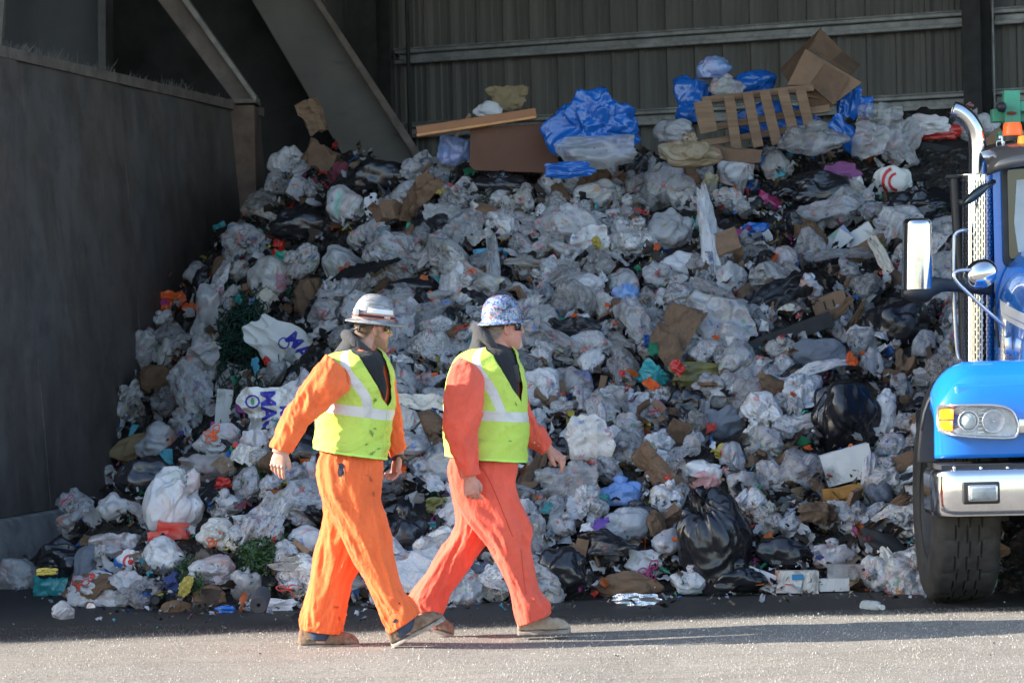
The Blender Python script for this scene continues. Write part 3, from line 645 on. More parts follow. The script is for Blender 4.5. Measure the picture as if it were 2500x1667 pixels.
S('bin_bag', 'bag', 705, 1040, 90, 80, MBLACK, 'wrinkled black bag behind the first worker\'s hand', 'rubbish bag', seed=38)
S('bin_bag', 'bag', 1270, 1040, 90, 90, MBLACK, 'black bag above the second worker\'s outstretched hand', 'rubbish bag', seed=39)
S('bin_bag', 'bag', 820, 860, 100, 110, MBLACK, 'black bag behind the first worker\'s shoulder', 'rubbish bag', seed=40)
S('rubber_hose', 'bag', 2045, 1262, 165, 62, MCHAR, 'thick black rolled rubber mat slanting down to the truck tyre', 'rubber mat', knot=False, crump=.3, ang=32)
S('plank', 'box', 1790, 775, 260, 36, MCHAR, 'dark charred board slanting across the middle right of the heap', 'board', ang=-19, dims=(1, .3, .13), dent=.02)
S('plank', 'box', 2140, 855, 150, 30, MCHAR, 'black beam end behind the truck grab rail', 'beam', ang=-24, dims=(1, .3, .13), dent=.02)
# ---------------------------------------------------------------- coloured and special things
S('cloth', 'sheet', 1937, 405, 95, 70, MMAG, 'magenta cloth draped beside the glossy black bag', 'cloth')
S('plastic_bag', 'sheet', 1762, 468, 62, 50, MPINK, 'hot pink wrapper left of the glossy black bag', 'wrapper', ang=25)
S('plastic_bag', 'bag', 800, 470, 100, 95, MWHITE, 'bulging white bag with a pale mint stripe by the spotted cloth', 'rubbish bag', seed=52, sub=6)
S('plastic_bag', 'sheet', 950, 528, 42, 38, MGREEN, 'bright green wrapper in the upper left of the heap', 'wrapper')
S('cloth', 'sheet', 1128, 585, 100, 34, MLBL, 'sky blue cloth strip in the middle of the heap', 'cloth', seed=50)
S('plastic_bag', 'sheet', 395, 690, 70, 48, MORANGE, 'crumpled bright orange bag touching the push wall', 'plastic bag', crump=2)
S('plastic_bag', 'sheet', 440, 708, 46, 28, MORANGE, 'small orange wrapper right of the bright orange bag', 'plastic bag', crump=2)
S('white_cloth', 'sheet', 478, 745, 80, 190, MMILK, 'long pale grey sheet draped down left of the green wire tangle', 'cloth', ang=8, crump=.9)
S('paper_bag', 'bag', 360, 872, 98, 72, MBROWN, 'round brown paper bag leaning on the push wall', 'paper bag', knot=False, crump=1.2)
S('paper_bag', 'bag', 512, 612, 50, 85, MBROWN, 'narrow brown paper bag high beside the push wall', 'paper bag', knot=False, ang=25, crump=1.3)
S('paper_bag', 'bag', 708, 685, 72, 100, MBROWN, 'tall brown paper bag above the printed white sacks', 'paper bag', knot=False, ang=8, crump=1.2)
S('plastic_bag', 'bag', 620, 640, 108, 110, MWHITE, 'large earth-stained pale bag left of the tall brown paper bag', 'rubbish bag', seed=58, sub=6, crump=.7)
S('plastic_bag', 'bag', 790, 612, 95, 118, MMILK, 'long milky bag with a red-orange tie above the first worker', 'rubbish bag', seed=59, sub=6, ang=-35, crump=.7)
S('plastic_sack', 'bag', 405, 1155, 150, 190, MWHITE, 'giant pale white sack low on the left of the heap', 'rubbish bag', seed=60, sub=6, ang=28, crump=.9, emb=-.3, knotdir=(.2, -.2, 1))
S('rubbish_bag', 'bag', 492, 1232, 90, 88, MWHITE, 'round white bag tied with an orange-red ribbon', 'rubbish bag', seed=61, sub=6, knotdir=(0, -1, .15), emb=.1)
S('rubbish_bag', 'bag', 487, 1318, 110, 92, MMILK, 'white knotted bag directly below the ribbon-tied one', 'rubbish bag', seed=62, sub=6, knotdir=(.2, -.8, -.4), emb=.1)
S('plastic_bag', 'bag', 565, 1340, 72, 82, MCLEAR, 'clear grey bag right of the lowest white knotted bag', 'rubbish bag', seed=63)
S('plastic_bag', 'bag', 380, 1275, 115, 92, MWHITE, 'plump white bag below the red tub', 'rubbish bag', seed=64, sub=6)
S('plastic_bag', 'bag', 40, 1332, 135, 105, MWHITE, 'pale striped bag on the floor at the left edge', 'rubbish bag', seed=65, sub=6)
S('plastic_bag', 'bag', 130, 1340, 112, 78, MTEAL, 'teal bag on the floor in front of the push wall end', 'rubbish bag', seed=66)
S('wrapper', 'sheet', 108, 1312, 52, 18, MYEL, 'yellow wrapper lying on the teal bag', 'wrapper', D=19.3)
S('plastic_bag', 'sheet', 262, 1255, 130, 72, MWHITE, 'flat white bag slumped beside the floor-level black bag', 'plastic bag', ang=-12, crump=.8)
S('canvas', 'bag', 312, 1028, 140, 62, MKHAKI, 'khaki canvas roll above the black bag by the wall', 'canvas', knot=False, ang=-22)
S('plastic_bag', 'bag', 362, 1010, 110, 90, MWHITE, 'white bag peeping out behind the khaki canvas roll', 'rubbish bag', seed=70)
S('plastic_bag', 'bag', 500, 1010, 120, 80, MMILK, 'milky bag with an orange drawstring right of the khaki canvas', 'rubbish bag', seed=71, sub=6)
S('plastic_bag', 'sheet', 585, 1015, 75, 60, MWHITE, 'thin white film piece below the lower printed sack', 'plastic film')
S('plastic_bag', 'bag', 265, 1165, 90, 72, MWHITE, 'lumpy white bag beside the base of the push wall', 'rubbish bag', seed=73)
S('plastic_bag', 'sheet', 465, 1075, 130, 70, MCLEAR, 'stretched clear bag above the giant pale sack', 'plastic bag')
S('plastic_bag', 'bag', 515, 1155, 85, 70, MMILK, 'milky bag just right of the giant sack', 'rubbish bag', seed=75)
S('plastic_bag', 'sheet', 512, 1108, 42, 30, MRED, 'scarlet net bag above the milky bag', 'net bag', crump=2)
S('board', 'bag', 405, 1392, 74, 30, MBROWN, 'dark brown oval board lying at the foot of the heap', 'board', knot=False, crump=.1, dep=.6)
S('cloth', 'sheet', 400, 1340, 48, 52, MNAVY, 'navy blue cloth at the floor left of the white knotted bags', 'cloth', ang=-30)
S('cloth', 'sheet', 517, 1398, 50, 18, MBLUE, 'cobalt blue cloth scrap on the floor beside the grey foam roll', 'cloth')
S('cardboard_piece', 'bag', 480, 1366, 78, 48, MBROWN, 'torn brown paper sack below the white knotted bags', 'paper bag', knot=False, crump=1.5)
S('plastic_bag', 'sheet', 625, 1390, 120, 36, MPAPER, 'spread of torn white paper on the floor right of the grey foam roll', 'paper', crump=1.6)
S('plastic_bag', 'bag', 145, 1400, 55, 44, MCLEAR, 'small clear bag lying on the dark floor below the teal bag', 'rubbish bag', seed=79, D=18.6)
S('wrapper', 'sheet', 605, 1195, 78, 34, MBLUEC, 'pale blue bottle wrap left of the first worker', 'wrapper')
S('plastic_bag', 'bag', 595, 1180, 46, 40, MPUR, 'dark blue crumpled bottle film near the first worker\'s leg', 'wrapper', crump=2, knot=False)
S('plastic_bag', 'bag', 700, 1245, 90, 80, MWHITE, 'white bag just behind the first worker\'s rear knee', 'rubbish bag', seed=83)
S('plastic_bag', 'bag', 715, 1090, 60, 90, MMILK, 'milky bag behind the first worker\'s hip', 'rubbish bag', seed=84)
S('soft_cloth', 'sheet', 985, 1215, 75, 34, MTEAL, 'turquoise cloth between the two workers', 'cloth')
S('plastic_bag', 'sheet', 1005, 1160, 55, 40, MOLIVE, 'olive yellow wrapper between the two workers', 'wrapper', crump=1.5)
S('plastic_tub', 'box', 968, 1268, 34, 20, MRED, 'small red tub low between the two workers', 'tub', ang=-10)
S('denim', 'sheet', 1662, 975, 98, 92, MGREY, 'blue-grey denim piece above the mustard snack packet', 'denim', crump=.8)
S('jacket', 'bag', 1890, 815, 150, 78, MGREY, 'grey-blue hooded garment wadded on the right of the heap', 'garment', knot=False, sub=6, crump=1.2)
S('snack_packet', 'sheet', 1668, 1040, 72, 42, MYEL, 'mustard yellow snack packet with a red patch', 'packet', ang=15, crump=.6)
S('polystyrene', 'box', 1945, 1068, 118, 78, MFOAM, 'white foam chest below the large shiny black bag', 'foam box', ang=-14, dims=(1, .6, .6), dent=.04)
S('foam_strip', 'box', 515, 937, 38, 88, MFOAM, 'upright cream foam block above the milky drawstring bag', 'foam block', ang=6, dims=(.5, .5, 1), dent=.03)
S('cardboard_flap', 'box', 1935, 1140, 92, 50, simple('ochre_card', (.36, .17, .03), .7), 'ochre cardboard flap under the white foam chest', 'cardboard', ang=-6, dims=(1, .2, .5))
S('cardboard_box', 'box', 1905, 700, 82, 52, MCARD, 'small brown cardboard box in the right of the heap', 'cardboard box', ang=-16, dims=(1, .6, .55))
S('paper_bag', 'bag', 1715, 682, 48, 66, MBROWN, 'crumpled brown paper bag in the middle right of the heap', 'paper bag', knot=False, crump=1.6)
S('orange_ring', 'sheet', 1500, 525, 44, 18, MORANGE, 'orange plastic flap in the upper middle of the heap', 'plastic')
S('plastic_bag', 'bag', 1535, 535, 105, 118, MMILK, 'large pale milky bag standing out in the upper middle', 'rubbish bag', seed=92, sub=6, ang=38, crump=.6, emb=.1)
S('plastic_bag', 'bag', 1640, 545, 80, 85, MMILK, 'pear shaped milky bag right of the large pale one', 'rubbish bag', seed=93, sub=6, crump=.7)
S('plastic_bag', 'bag', 1560, 610, 90, 70, MWHITE, 'round white bag below the two large pale bags', 'rubbish bag', seed=94, crump=.7)
S('plastic_bag', 'bag', 1430, 650, 80, 70, MMILK, 'grey-white rounded bag in the centre of the heap', 'rubbish bag', seed=95)
S('plastic_bag', 'sheet', 1440, 690, 70, 80, MBLUEC, 'icy blue bag hanging open with a pink drawstring', 'plastic bag', ang=-20)
S('plastic_bag', 'bag', 1690, 395, 90, 75, MWHITE, 'pale round bag below the big olive-tan sack', 'rubbish bag', seed=97)
S('plastic_bag', 'sheet', 1628, 440, 40, 88, MWHITE, 'white upright sheet of paper left of the pink wrapper', 'paper', ang=12)
S('carton', 'box', 1912, 560, 92, 40, MPAPER, 'long white carton lid right of the orange ring', 'carton', ang=-38, dims=(1, .4, .25), dent=.02)
S('carton', 'box', 1975, 545, 70, 44, MFOAM, 'white tray with a dark rim left of the chrome mirror', 'tray', ang=-32, dims=(1, .5, .3), dent=.02)
S('paper_bag', 'sheet', 1990, 580, 110, 55, MBROWN, 'brown crumpled paper below the white tray', 'paper', ang=-24, crump=1.3)
S('plastic_bag', 'bag', 1855, 660, 75, 70, MWHITE, 'small white carrier bag above the small brown cardboard box', 'rubbish bag', seed=102, crump=1.3)
S('plastic_bag', 'bag', 1800, 600, 70, 72, MWHITE, 'stained white bag left of the small white carrier', 'rubbish bag', seed=103)
S('plastic_sheet', 'sheet', 2025, 975, 70, 170, MPAPER, 'white appliance panel leaning by the truck tyre', 'panel', ang=14, crump=.5)
S('paper_bag', 'sheet', 2080, 845, 55, 85, MBROWN, 'brown paper left of the truck fender', 'paper', ang=10, crump=1.4)
S('plastic_bag', 'bag', 2125, 795, 66, 78, MCLEAR, 'greenish grey bag behind the truck grab rail', 'rubbish bag', seed=106, sub=6)
S('carton', 'box', 1748, 1330, 72, 42, MPAPER, 'open white shoe box at the foot of the huge black bag', 'box', ang=22, dims=(1, .7, .5), dent=.02, emb=0)
S('carton', 'box', 1830, 1335, 98, 52, MPAPER, 'white supermarket tray with a blue square on the floor', 'tray', ang=2, dims=(1, .6, .5), dent=.02, emb=0)
S('carton', 'box', 1915, 1342, 70, 30, MPAPER, 'small flat white carton on the floor behind the tray', 'box', ang=0, dims=(1, .6, .4), dent=.02, emb=0)
S('clear_tub', 'box', 1945, 1315, 92, 42, MCLEAR, 'clear plastic salad tub stacked on the small flat carton', 'tub', ang=2, dims=(1, .6, .5), dent=.03)
S('plastic_bag', 'bag', 1915, 1270, 110, 72, MMILK, 'milky bag on top of the clear salad tub', 'rubbish bag', seed=111, sub=6)
S('paper_sheet', 'bag', 1440, 1340, 170, 62, MBROWN, 'wide crushed brown paper at the foot of the heap', 'paper', knot=False, crump=1.5)
S('foil', 'sheet', 1463, 1378, 118, 34, MFOIL, 'silver crumpled foil sheet lying on the black floor', 'foil', crump=1.2, D=None)
S('plastic_bag', 'bag', 1590, 1330, 105, 72, MMILK, 'clear-white bag left of the black bag tail', 'rubbish bag', seed=114, sub=6)
S('plastic_bag', 'sheet', 1480, 1290, 90, 62, MWHITE, 'white bag with a pink drawstring in front of the flattened black bag', 'plastic bag', ang=10)
S('plastic_bag', 'bag', 1440, 1205, 120, 85, MMILK, 'broad pale film bag left of the flattened black bag', 'rubbish bag', seed=116, sub=6, crump=.6)
S('plastic_bag', 'bag', 1420, 1125, 110, 72, MBLUEC, 'sky-tinted pale bag above the broad film bag', 'rubbish bag', seed=117, crump=.7)
S('plastic_bag', 'bag', 1610, 1090, 105, 72, MWHITE, 'rust speckled white bag above the huge upright black bag', 'rubbish bag', seed=118, sub=6)
S('plastic_bag', 'bag', 1310, 1015, 75, 85, MMILK, 'milky bag just below the second worker\'s outstretched hand', 'rubbish bag', seed=119)
S('cardboard_flap', 'box', 1330, 1280, 30, 88, MCARD2, 'narrow upright cardboard right of the torn black bag', 'cardboard', ang=14, dims=(.4, .15, 1))
S('cardboard_flap', 'box', 980, 870, 55, 26, MORANGE, 'orange carton behind the shoulder of the second worker', 'carton', ang=-4)
S('plastic_bag', 'sheet', 1500, 865, 75, 62, MTEAL, 'teal wrapper in the centre right', 'wrapper', ang=35)
S('plastic_film', 'sheet', 1600, 860, 130, 60, MOLIVE, 'murky olive film stretched across the centre right', 'plastic film', crump=.7)
S('stick', 'box', 1378, 905, 18, 90, MCARD2, 'brown slat standing right of the second worker', 'slat', ang=14, dims=(.2, .2, 1))
S('plastic_bag', 'bag', 1310, 880, 110, 80, MCLEAR, 'grey soiled film bag right of the second worker\'s chest', 'rubbish bag', seed=125, sub=6)
S('cloth', 'sheet', 1270, 745, 50, 32, MGREEN, 'green cloth right of the patterned helmet', 'cloth')
S('wrapper', 'sheet', 655, 590, 46, 30, MGREEN, 'mint green packet high on the left of the heap', 'wrapper')
S('wrapper', 'sheet', 640, 572, 30, 50, MRED, 'narrow red packet beside the mint green one', 'wrapper', ang=10)
S('plastic_bag', 'sheet', 430, 610, 42, 34, MDKRED, 'dark red cloth ring by the push wall', 'cloth')
S('wrapper', 'sheet', 1735, 530, 72, 40, MBLUE, 'bright blue packet in the upper right', 'packet')
S('carton', 'box', 1830, 512, 50, 14, MORANGE, 'orange plastic rim in the upper right of the heap', 'plastic')
S('paper_bag', 'sheet', 1805, 1035, 30, 30, MYEL, 'yellow scrap right of the rust speckled bag', 'wrapper')
S('plank', 'box', 1770, 1150, 120, 14, MCARD2, 'brown strip of board slanting above the long black bag', 'board', ang=33, dims=(1, .2, .12), dent=.01)
# red tub with lid
S('red_tub', 'box', 400, 1218, 84, 44, MRED, 'bright red angular plastic tub on the giant pale sack', 'tub', ang=6, dims=(1, .7, .5), dent=.12, emb=-.1)
S('red_tub', 'box', 365, 1232, 52, 30, MRED, 'smaller red tub half under the bright one', 'tub', ang=-8, dims=(1, .7, .5), dent=.12)
# large box, pallet, boards
def local_quad(pix, D): return [Pd(u, v, D) for u, v in pix]
bx = empty('cardboard_box', Pd(1880, 250, 25.6), 'large open brown cardboard box tilted above the pallet', 'cardboard box')
def panel(pix, name, m, th=.012):
    mb = MB(); A_ = [Pd(u, v, D) for u, v, D in pix]; n_ = (A_[1] - A_[0]).cross(A_[2] - A_[0]).normalized(); mb.poly(A_, n_ * th); return mb.build(name, m, bx)
panel([(1850, 113, 25.25), (1980, 190, 25.25), (1920, 235, 25.15), (1812, 215, 25.15)], 'side', MCARD)
panel([(1850, 112, 25.2), (1896, 148, 25.2), (1862, 195, 25.1), (1808, 196, 25.15)], 'flap', MCARD)
panel([(1896, 148, 25.18), (1950, 178, 25.2), (1915, 242, 25.1), (1862, 196, 25.08)], 'flap', MCARD2)
panel([(1858, 112, 25.3), (1885, 66, 25.7), (1936, 118, 25.75), (1908, 140, 25.3)], 'inner_wall', MCARD)
panel([(1908, 140, 25.3), (1936, 118, 25.75), (1976, 150, 25.7), (1950, 178, 25.25)], 'inner_wall', MCARD2)
panel([(1885, 64, 25.75), (1858, 112, 25.28), (1812, 190, 25.3), (1790, 160, 25.75)], 'side', MCARD2)
panel([(1862, 195, 25.12), (1915, 242, 25.12), (1890, 262, 25.2), (1830, 225, 25.2)], 'side', MCARD)
SPECIAL.append((1880*K, 160*K, 90*K, bx['label'], 30000))
pl = empty('wooden_pallet', Pd(1760, 320, 25.0), 'broken wooden pallet leaning upright on the crest of the heap', 'pallet')
def bar(p0, p1, w, d, name, m=MWOOD, par=None, D=25.0, D2=None):
    A_, B_ = Pd(*p0, D), Pd(*p1, D2 or D); t = (B_ - A_); L = t.length; t.normalize(); yv = Vector((0, 1, 0)); nn = t.cross(yv).normalized(); yv = nn.cross(t)
    R = Matrix((t, yv, nn)).transposed(); mb = MB(); mb.box((A_ + B_) / 2, (L / 2, d / 2, w / 2), R); return mb.build(name, m, par, bevel=.004)
for y_ in (210, 275, 322): bar((1612, y_ + (22 if y_ < 300 else 8)), (1905 if y_ == 275 else (1868 if y_ == 210 else 1835), y_ - (26 if y_ != 210 else 8)), .055 if y_ != 322 else .05, .09, 'stringer', D=25.08, par=pl)
bar((1613, 232), (1628, 305), .14, .02, 'slat', par=pl, D=24.98)
for i, (a, b) in enumerate([((1674, 220), (1692, 343)), ((1716, 212), (1742, 338)), ((1755, 208), (1785, 332)), ((1796, 204), (1830, 330)), ((1837, 200), (1866, 320))]): bar(a, b, .082, .02, 'slat', par=pl, D=24.98)
SPECIAL.append((1760*K, 265*K, 150*K, pl['label'], 40000))
o = empty('pine_board', Pd(1095, 280, 24.7), 'long varnished pine moulding propped on the brown panel', 'board')
bar((957, 304), (1232, 261), .085, .05, 'board', MORWOOD, o, 24.7); bar((957, 311), (1232, 269), .02, .02, 'moulding', simple('pine_edge', (.55, .27, .1), .4), o, 24.66)
SPECIAL.append((1095*K, 280*K, 140*K, o['label'], 9000))
o = MB().poly([Pd(u, v, 24.75) for u, v in [(1080, 294), (1245, 285), (1285, 375), (1262, 398), (1090, 392), (1078, 380)]], (0, .03, 0)).build('hardboard_panel', MBRPANEL, bevel=.004); tag(o, 'large brown hardboard panel under the pine moulding', 'panel'); SPECIAL.append((1180*K, 340*K, 100*K, o['label'], 20000))
bar((1080, 262), (1012, 372), .03, .02, 'broken_lath', MWOOD, None, 25.2); bpy.context.view_layer.update(); tag(bpy.data.objects['broken_lath'], 'thin pale lath leaning behind the pine moulding', 'lath')
# foam roll, string light tangle, cans
fr = empty('foam_roll', Pd(594, 1400, 18.65), 'rolled dark grey foam mat end-on on the floor', 'foam mat'); fc = Pd(594, 1389, 18.55)
Mx = Matrix.Translation(fc) @ Matrix.Rotation(math.radians(97), 4, 'X') @ Matrix.Rotation(math.radians(0), 4, 'Y')
MB().lathe([(0.001, -.3), (.050, -.3), (.052, -.28), (.052, 0), (.047, .006), (.012, .004), (.010, -.03), (0.001, -.03)], Mx, 28).build('roll', simple('foam_grey', (.05, .053, .062), .8, var=.2, bump=.3), fr, smooth=True, sharp=40)
mb = MB(); rr = random.Random(3)
for i in range(60):
    u0 = rr.gauss(560, 26); v0 = rr.uniform(665, 800); pts = []; q = hit(u0 * K, v0 * K); L = rr.randint(7, 14); u_, v_ = u0, v0
    for k in range(L):
        hq = hit(u_ * K, v_ * K); pts.append(Pd(u_, v_, hq.y - rr.uniform(.14, .30))); u_ += rr.gauss(0, 11); v_ += rr.gauss(14, 9) if i % 2 else rr.gauss(2, 14)
        u_ = min(max(u_, 500), 640); v_ = min(v_, 935)
    mb.tube(smoothpath(pts, 4), .0045, 5)
    if i % 2 == 0:
        for p_ in smoothpath(pts, 3): mb.tube([p_, p_ + Vector((rr.gauss(0, .02), rr.gauss(0, .02), rr.gauss(0, .02)))], .006, 4)
o = mb.build('light_string', simple('dark_green_wire', (.008, .045, .03), .5, bump=0), smooth=True); tag(o, 'dark green tangle of wired string lights draped down the left of the heap', 'string lights'); SPECIAL.append((560*K, 800*K, 110*K, o['label'], 25000))
def foliage(u, v, w, h, n, label, seed, c=(.03, .07, .02), L=.05):
    rr = random.Random(seed); mb = MB()
    for i in range(n):
        uu = rr.gauss(u, w / 4.5); vv = rr.gauss(v, h / 4.5); hq = hit(uu * K, vv * K)
        if hq is None: continue
        q = Pd(uu, vv, hq.y - rr.uniform(.02, .20)); d = Vector((rr.gauss(0, 1), rr.gauss(0, .6), rr.gauss(0, 1))).normalized() * L * rr.uniform(.4, 1); s_ = d.cross(Vector((rr.gauss(0, 1), rr.gauss(0, 1), rr.gauss(0, 1)))).normalized() * L * .16
        mb.add([q, q + d * .5 + s_, q + d, q + d * .5 - s_], [(0, 1, 2, 3)])
    o = mb.build('cut_foliage', simple('foliage_%d' % seed, c, .6, var=.5, bump=0)); tag(o, label, 'cuttings', kind='stuff')
foliage(600, 1262, 105, 100, 2600, 'clump of dark green evergreen cuttings right of the ribbon-tied bag', 5)
foliage(440, 1320, 60, 80, 700, 'small sprig of green cuttings between the plump bag and the knotted bag', 6)
foliage(1095, 470, 75, 110, 1500, 'dark mossy root clump below the black bag in the upper middle', 7, (.035, .04, .018), .04)
foliage(575, 1085, 60, 50, 500, 'little tuft of green leaves above the pale bottle wrap', 8)
def can(u, v, ang, label, D=None, r=.033, h=.12, m=MTIN, nm='tin_can'):
    q = hit(u * K, v * K); q = Pd(u, v, (D or q.y) - .06); M_ = Matrix.Translation(q) @ Euler(ang).to_matrix().to_4x4()
    o = MB().lathe([(.001, -h / 2 + .004), (r * .8, -h / 2 + .004), (r * .85, -h / 2), (r, -h / 2 + .008), (r, h / 2 - .01), (r * .82, h / 2), (r * .78, h / 2 - .005), (.001, h / 2 - .006)], M_, 20).build(nm, m, smooth=True, sharp=35); tag(o, label, 'can')
can(1855, 640, (1.3, .3, .4), 'silver drink can right of the round white bag'); can(205, 1393, (1.5, 0, .3), 'silver can on its side by the teal bag'); can(1020, 1255, (.7, .9, 0), 'silver can low between the two workers')
can(358, 1378, (1.45, .2, 0), 'can lying end-on above the dark oval board', m=MCHAR)
def bottle(u, v, ang, label, c, s=1.0):
    q = hit(u * K, v * K); q = Pd(u, v, q.y - .07); M_ = Matrix.Translation(q) @ Euler(ang).to_matrix().to_4x4() @ Matrix.Scale(s, 4)
    e = empty('plastic_bottle', q, label, 'bottle')
    m = Mat('bottle_plastic'); m.p(base=(*c, 1), rough=.12, trans=.6, ior=1.3)
    MB().lathe([(.001, -.11), (.03, -.11), (.034, -.10), (.034, -.02), (.031, -.01), (.034, 0), (.034, .05), (.014, .09), (.013, .105), (.001, .105)], M_, 20).build('bottle_body', m.m, e, smooth=True, sharp=50)
    MB().lathe([(.001, .103), (.016, .103), (.016, .122), (.001, .122)], M_, 16).build('cap', MWHITE, e, smooth=True, sharp=40)
bottle(618, 1180, (.3, 1.0, 0), 'clear blue drink bottle left of the first worker', (.35, .6, .9), 1.2); bottle(1640, 765, (1.0, .6, 0), 'green bottle near the charred board', (.1, .5, .2)); bottle(2095, 1040, (0, 1.4, 0), 'clear bottle under the truck fender', (.7, .8, .85))
bottle(2005, 1392, (1.5, 1.2, .3), 'clear bottle on the floor near the truck tyre', (.7, .78, .8))

M_SPOT = Mat('spotted_cloth'); g = M_SPOT.pos(); M_SPOT.p(base=M_SPOT.mix(M_SPOT.math('LESS_THAN', M_SPOT.vor(g, 22), .36), (.72, .72, .75), (.02, .02, .03)), rough=.9); M_SPOT = M_SPOT.m
S('cloth', 'sheet', 857, 478, 44, 72, M_SPOT, 'white cloth with black spots beside the mint striped bag', 'cloth', ang=4)
# printed sacks and their marks
SACK1 = S('printed_sack', 'sheet', 660, 800, 225, 110, MFOAM, 'creased white sack printed MAG slanting down behind the first worker', 'sack', ang=38, crump=1.0, emb=-.5, dep=.4, n=70, droop=.2)
SACK2 = S('printed_sack', 'sheet', 612, 942, 145, 108, MFOAM, 'crumpled white sack printed MAG sideways above the thin film piece', 'sack', ang=4, crump=1.0, emb=-.5, dep=.4, n=70, droop=.2)
RB1 = S('plastic_bag', 'bag', 2050, 412, 92, 64, MFOAM, 'white bag with a red ring mark beside the magenta cloth', 'rubbish bag', sub=6, knot=False, crump=.8, emb=-.2)
RB2 = S('plastic_bag', 'bag', 295, 1290, 62, 62, MFOAM, 'small white bag with a red ring mark under the slumped flat white bag', 'rubbish bag', sub=5, knot=False, crump=.7, emb=-.3)
def textmesh(txt, size, bold=0.0):
    c = bpy.data.curves.new('t', 'FONT'); c.body = txt; c.size = size; c.align_x = 'CENTER'; c.align_y = 'CENTER'; c.offset = bold; c.resolution_u = 3
    o = bpy.data.objects.new('t', c); COL.objects.link(o); bpy.context.view_layer.update(); me = bpy.data.meshes.new_from_object(o.evaluated_get(bpy.context.evaluated_depsgraph_get()))
    bpy.data.objects.remove(o); bm = bmesh.new(); bm.from_mesh(me); bmesh.ops.triangulate(bm, faces=bm.faces[:]); 
    for _ in range(3):
        L = [e for e in bm.edges if e.calc_length() > .012]
        if L: bmesh.ops.subdivide_edges(bm, edges=L, cuts=1); bmesh.ops.triangulate(bm, faces=bm.faces[:])
    bm.verts.index_update(); V = [v.co.copy() for v in bm.verts]; F = [[v.index for v in f.verts] for f in bm.faces]; bm.free(); return V, F
def ringmesh(r0, r1, a0=0, a1=360, n=40, sx=1.0):
    V = []; F = []; m_ = 3
    for i in range(n + 1):
        q = math.radians(a0 + (a1 - a0) * i / n)
        for k in range(m_): r = r0 + (r1 - r0) * k / (m_ - 1); V.append(Vector((r * math.cos(q) * sx, r * math.sin(q), 0)))
    for i in range(n):
        for k in range(m_ - 1): F.append((i * m_ + k, i * m_ + k + 1, (i + 1) * m_ + k + 1, (i + 1) * m_ + k))
    return V, F
def decal(VF, tgt, u, v, ang, mat, name='print', off=.004, sub=None, px=True):
    """flat print wrapped on to the thing's own surface"""
    me = tgt.data; lo = Vector(wloc(tgt)); bv = BVHTree.FromPolygons([x.co + lo for x in me.vertices], [list(p.vertices) for p in me.polygons])
    c = P(u, v, lo.y) if not px else P(u, v, lo.y); a = math.radians(ang); X = Vector((math.cos(a), 0, -math.sin(a))); Z = Vector((math.sin(a), 0, math.cos(a))); out = []; ok = []
    for p in VF[0]:
        w = c + X * p.x + Z * p.y; d = (w - Vector((0, 0, CAMZ))).normalized(); h = bv.ray_cast(w - d * 3, d, 6)
        ok.append(h[0] is not None); out.append(h[0] - d * off if h[0] is not None else w)
    F = [f for f in VF[1] if all(ok[i] for i in f)]
    if not F: return None
    used = sorted({i for f in F for i in f}); mp = {i: k for k, i in enumerate(used)}
    return mk(name, [out[i] for i in used], [tuple(mp[i] for i in f) for f in F], mat, tgt, True, fix=False)
M_INK = simple('blue_ink', (.03, .03, .30), .5, bump=0, var=.35, vs=60); M_RINK = simple('red_ink', (.55, .03, .04), .5, bump=0, var=.3, vs=50); M_GINK = simple('green_ink', (.05, .28, .14), .5, bump=0)
decal(textmesh('MAG', .15, .005), SACK1, 695 * K, 808 * K, 52, M_INK, 'lettering'); decal(ringmesh(.034, .044), SACK1, 652 * K, 788 * K, 0, M_INK, 'ring_mark'); decal(textmesh('MAG', .07, .003), SACK1, 738 * K, 800 * K, 50, M_INK, 'lettering')
decal(textmesh('MAG', .135, .005), SACK2, 616 * K, 948 * K, 88, M_INK, 'lettering'); decal(ringmesh(.034, .045, sx=1.1), SACK2, 580 * K, 922 * K, 0, M_INK, 'ring_mark'); decal(textmesh('MAG', .07, .003), SACK2, 652 * K, 958 * K, 88, M_INK, 'lettering'); decal(ringmesh(0.0, .024, sx=.5), SACK2, 580 * K, 922 * K, 0, M_GINK, 'leaf_mark')
decal(ringmesh(.10, .125, 115, 260), RB1, 2062 * K, 418 * K, 0, M_RINK, 'ring_mark'); decal(ringmesh(.055, .075, 100, 265), RB1, 2062 * K, 418 * K, 0, M_RINK, 'ring_mark')
decal(ringmesh(.036, .050), RB2, 300 * K, 1290 * K, 0, M_RINK, 'ring_mark'); decal(ringmesh(.0, .018), RB2, 300 * K, 1290 * K, 0, M_RINK, 'ring_mark')

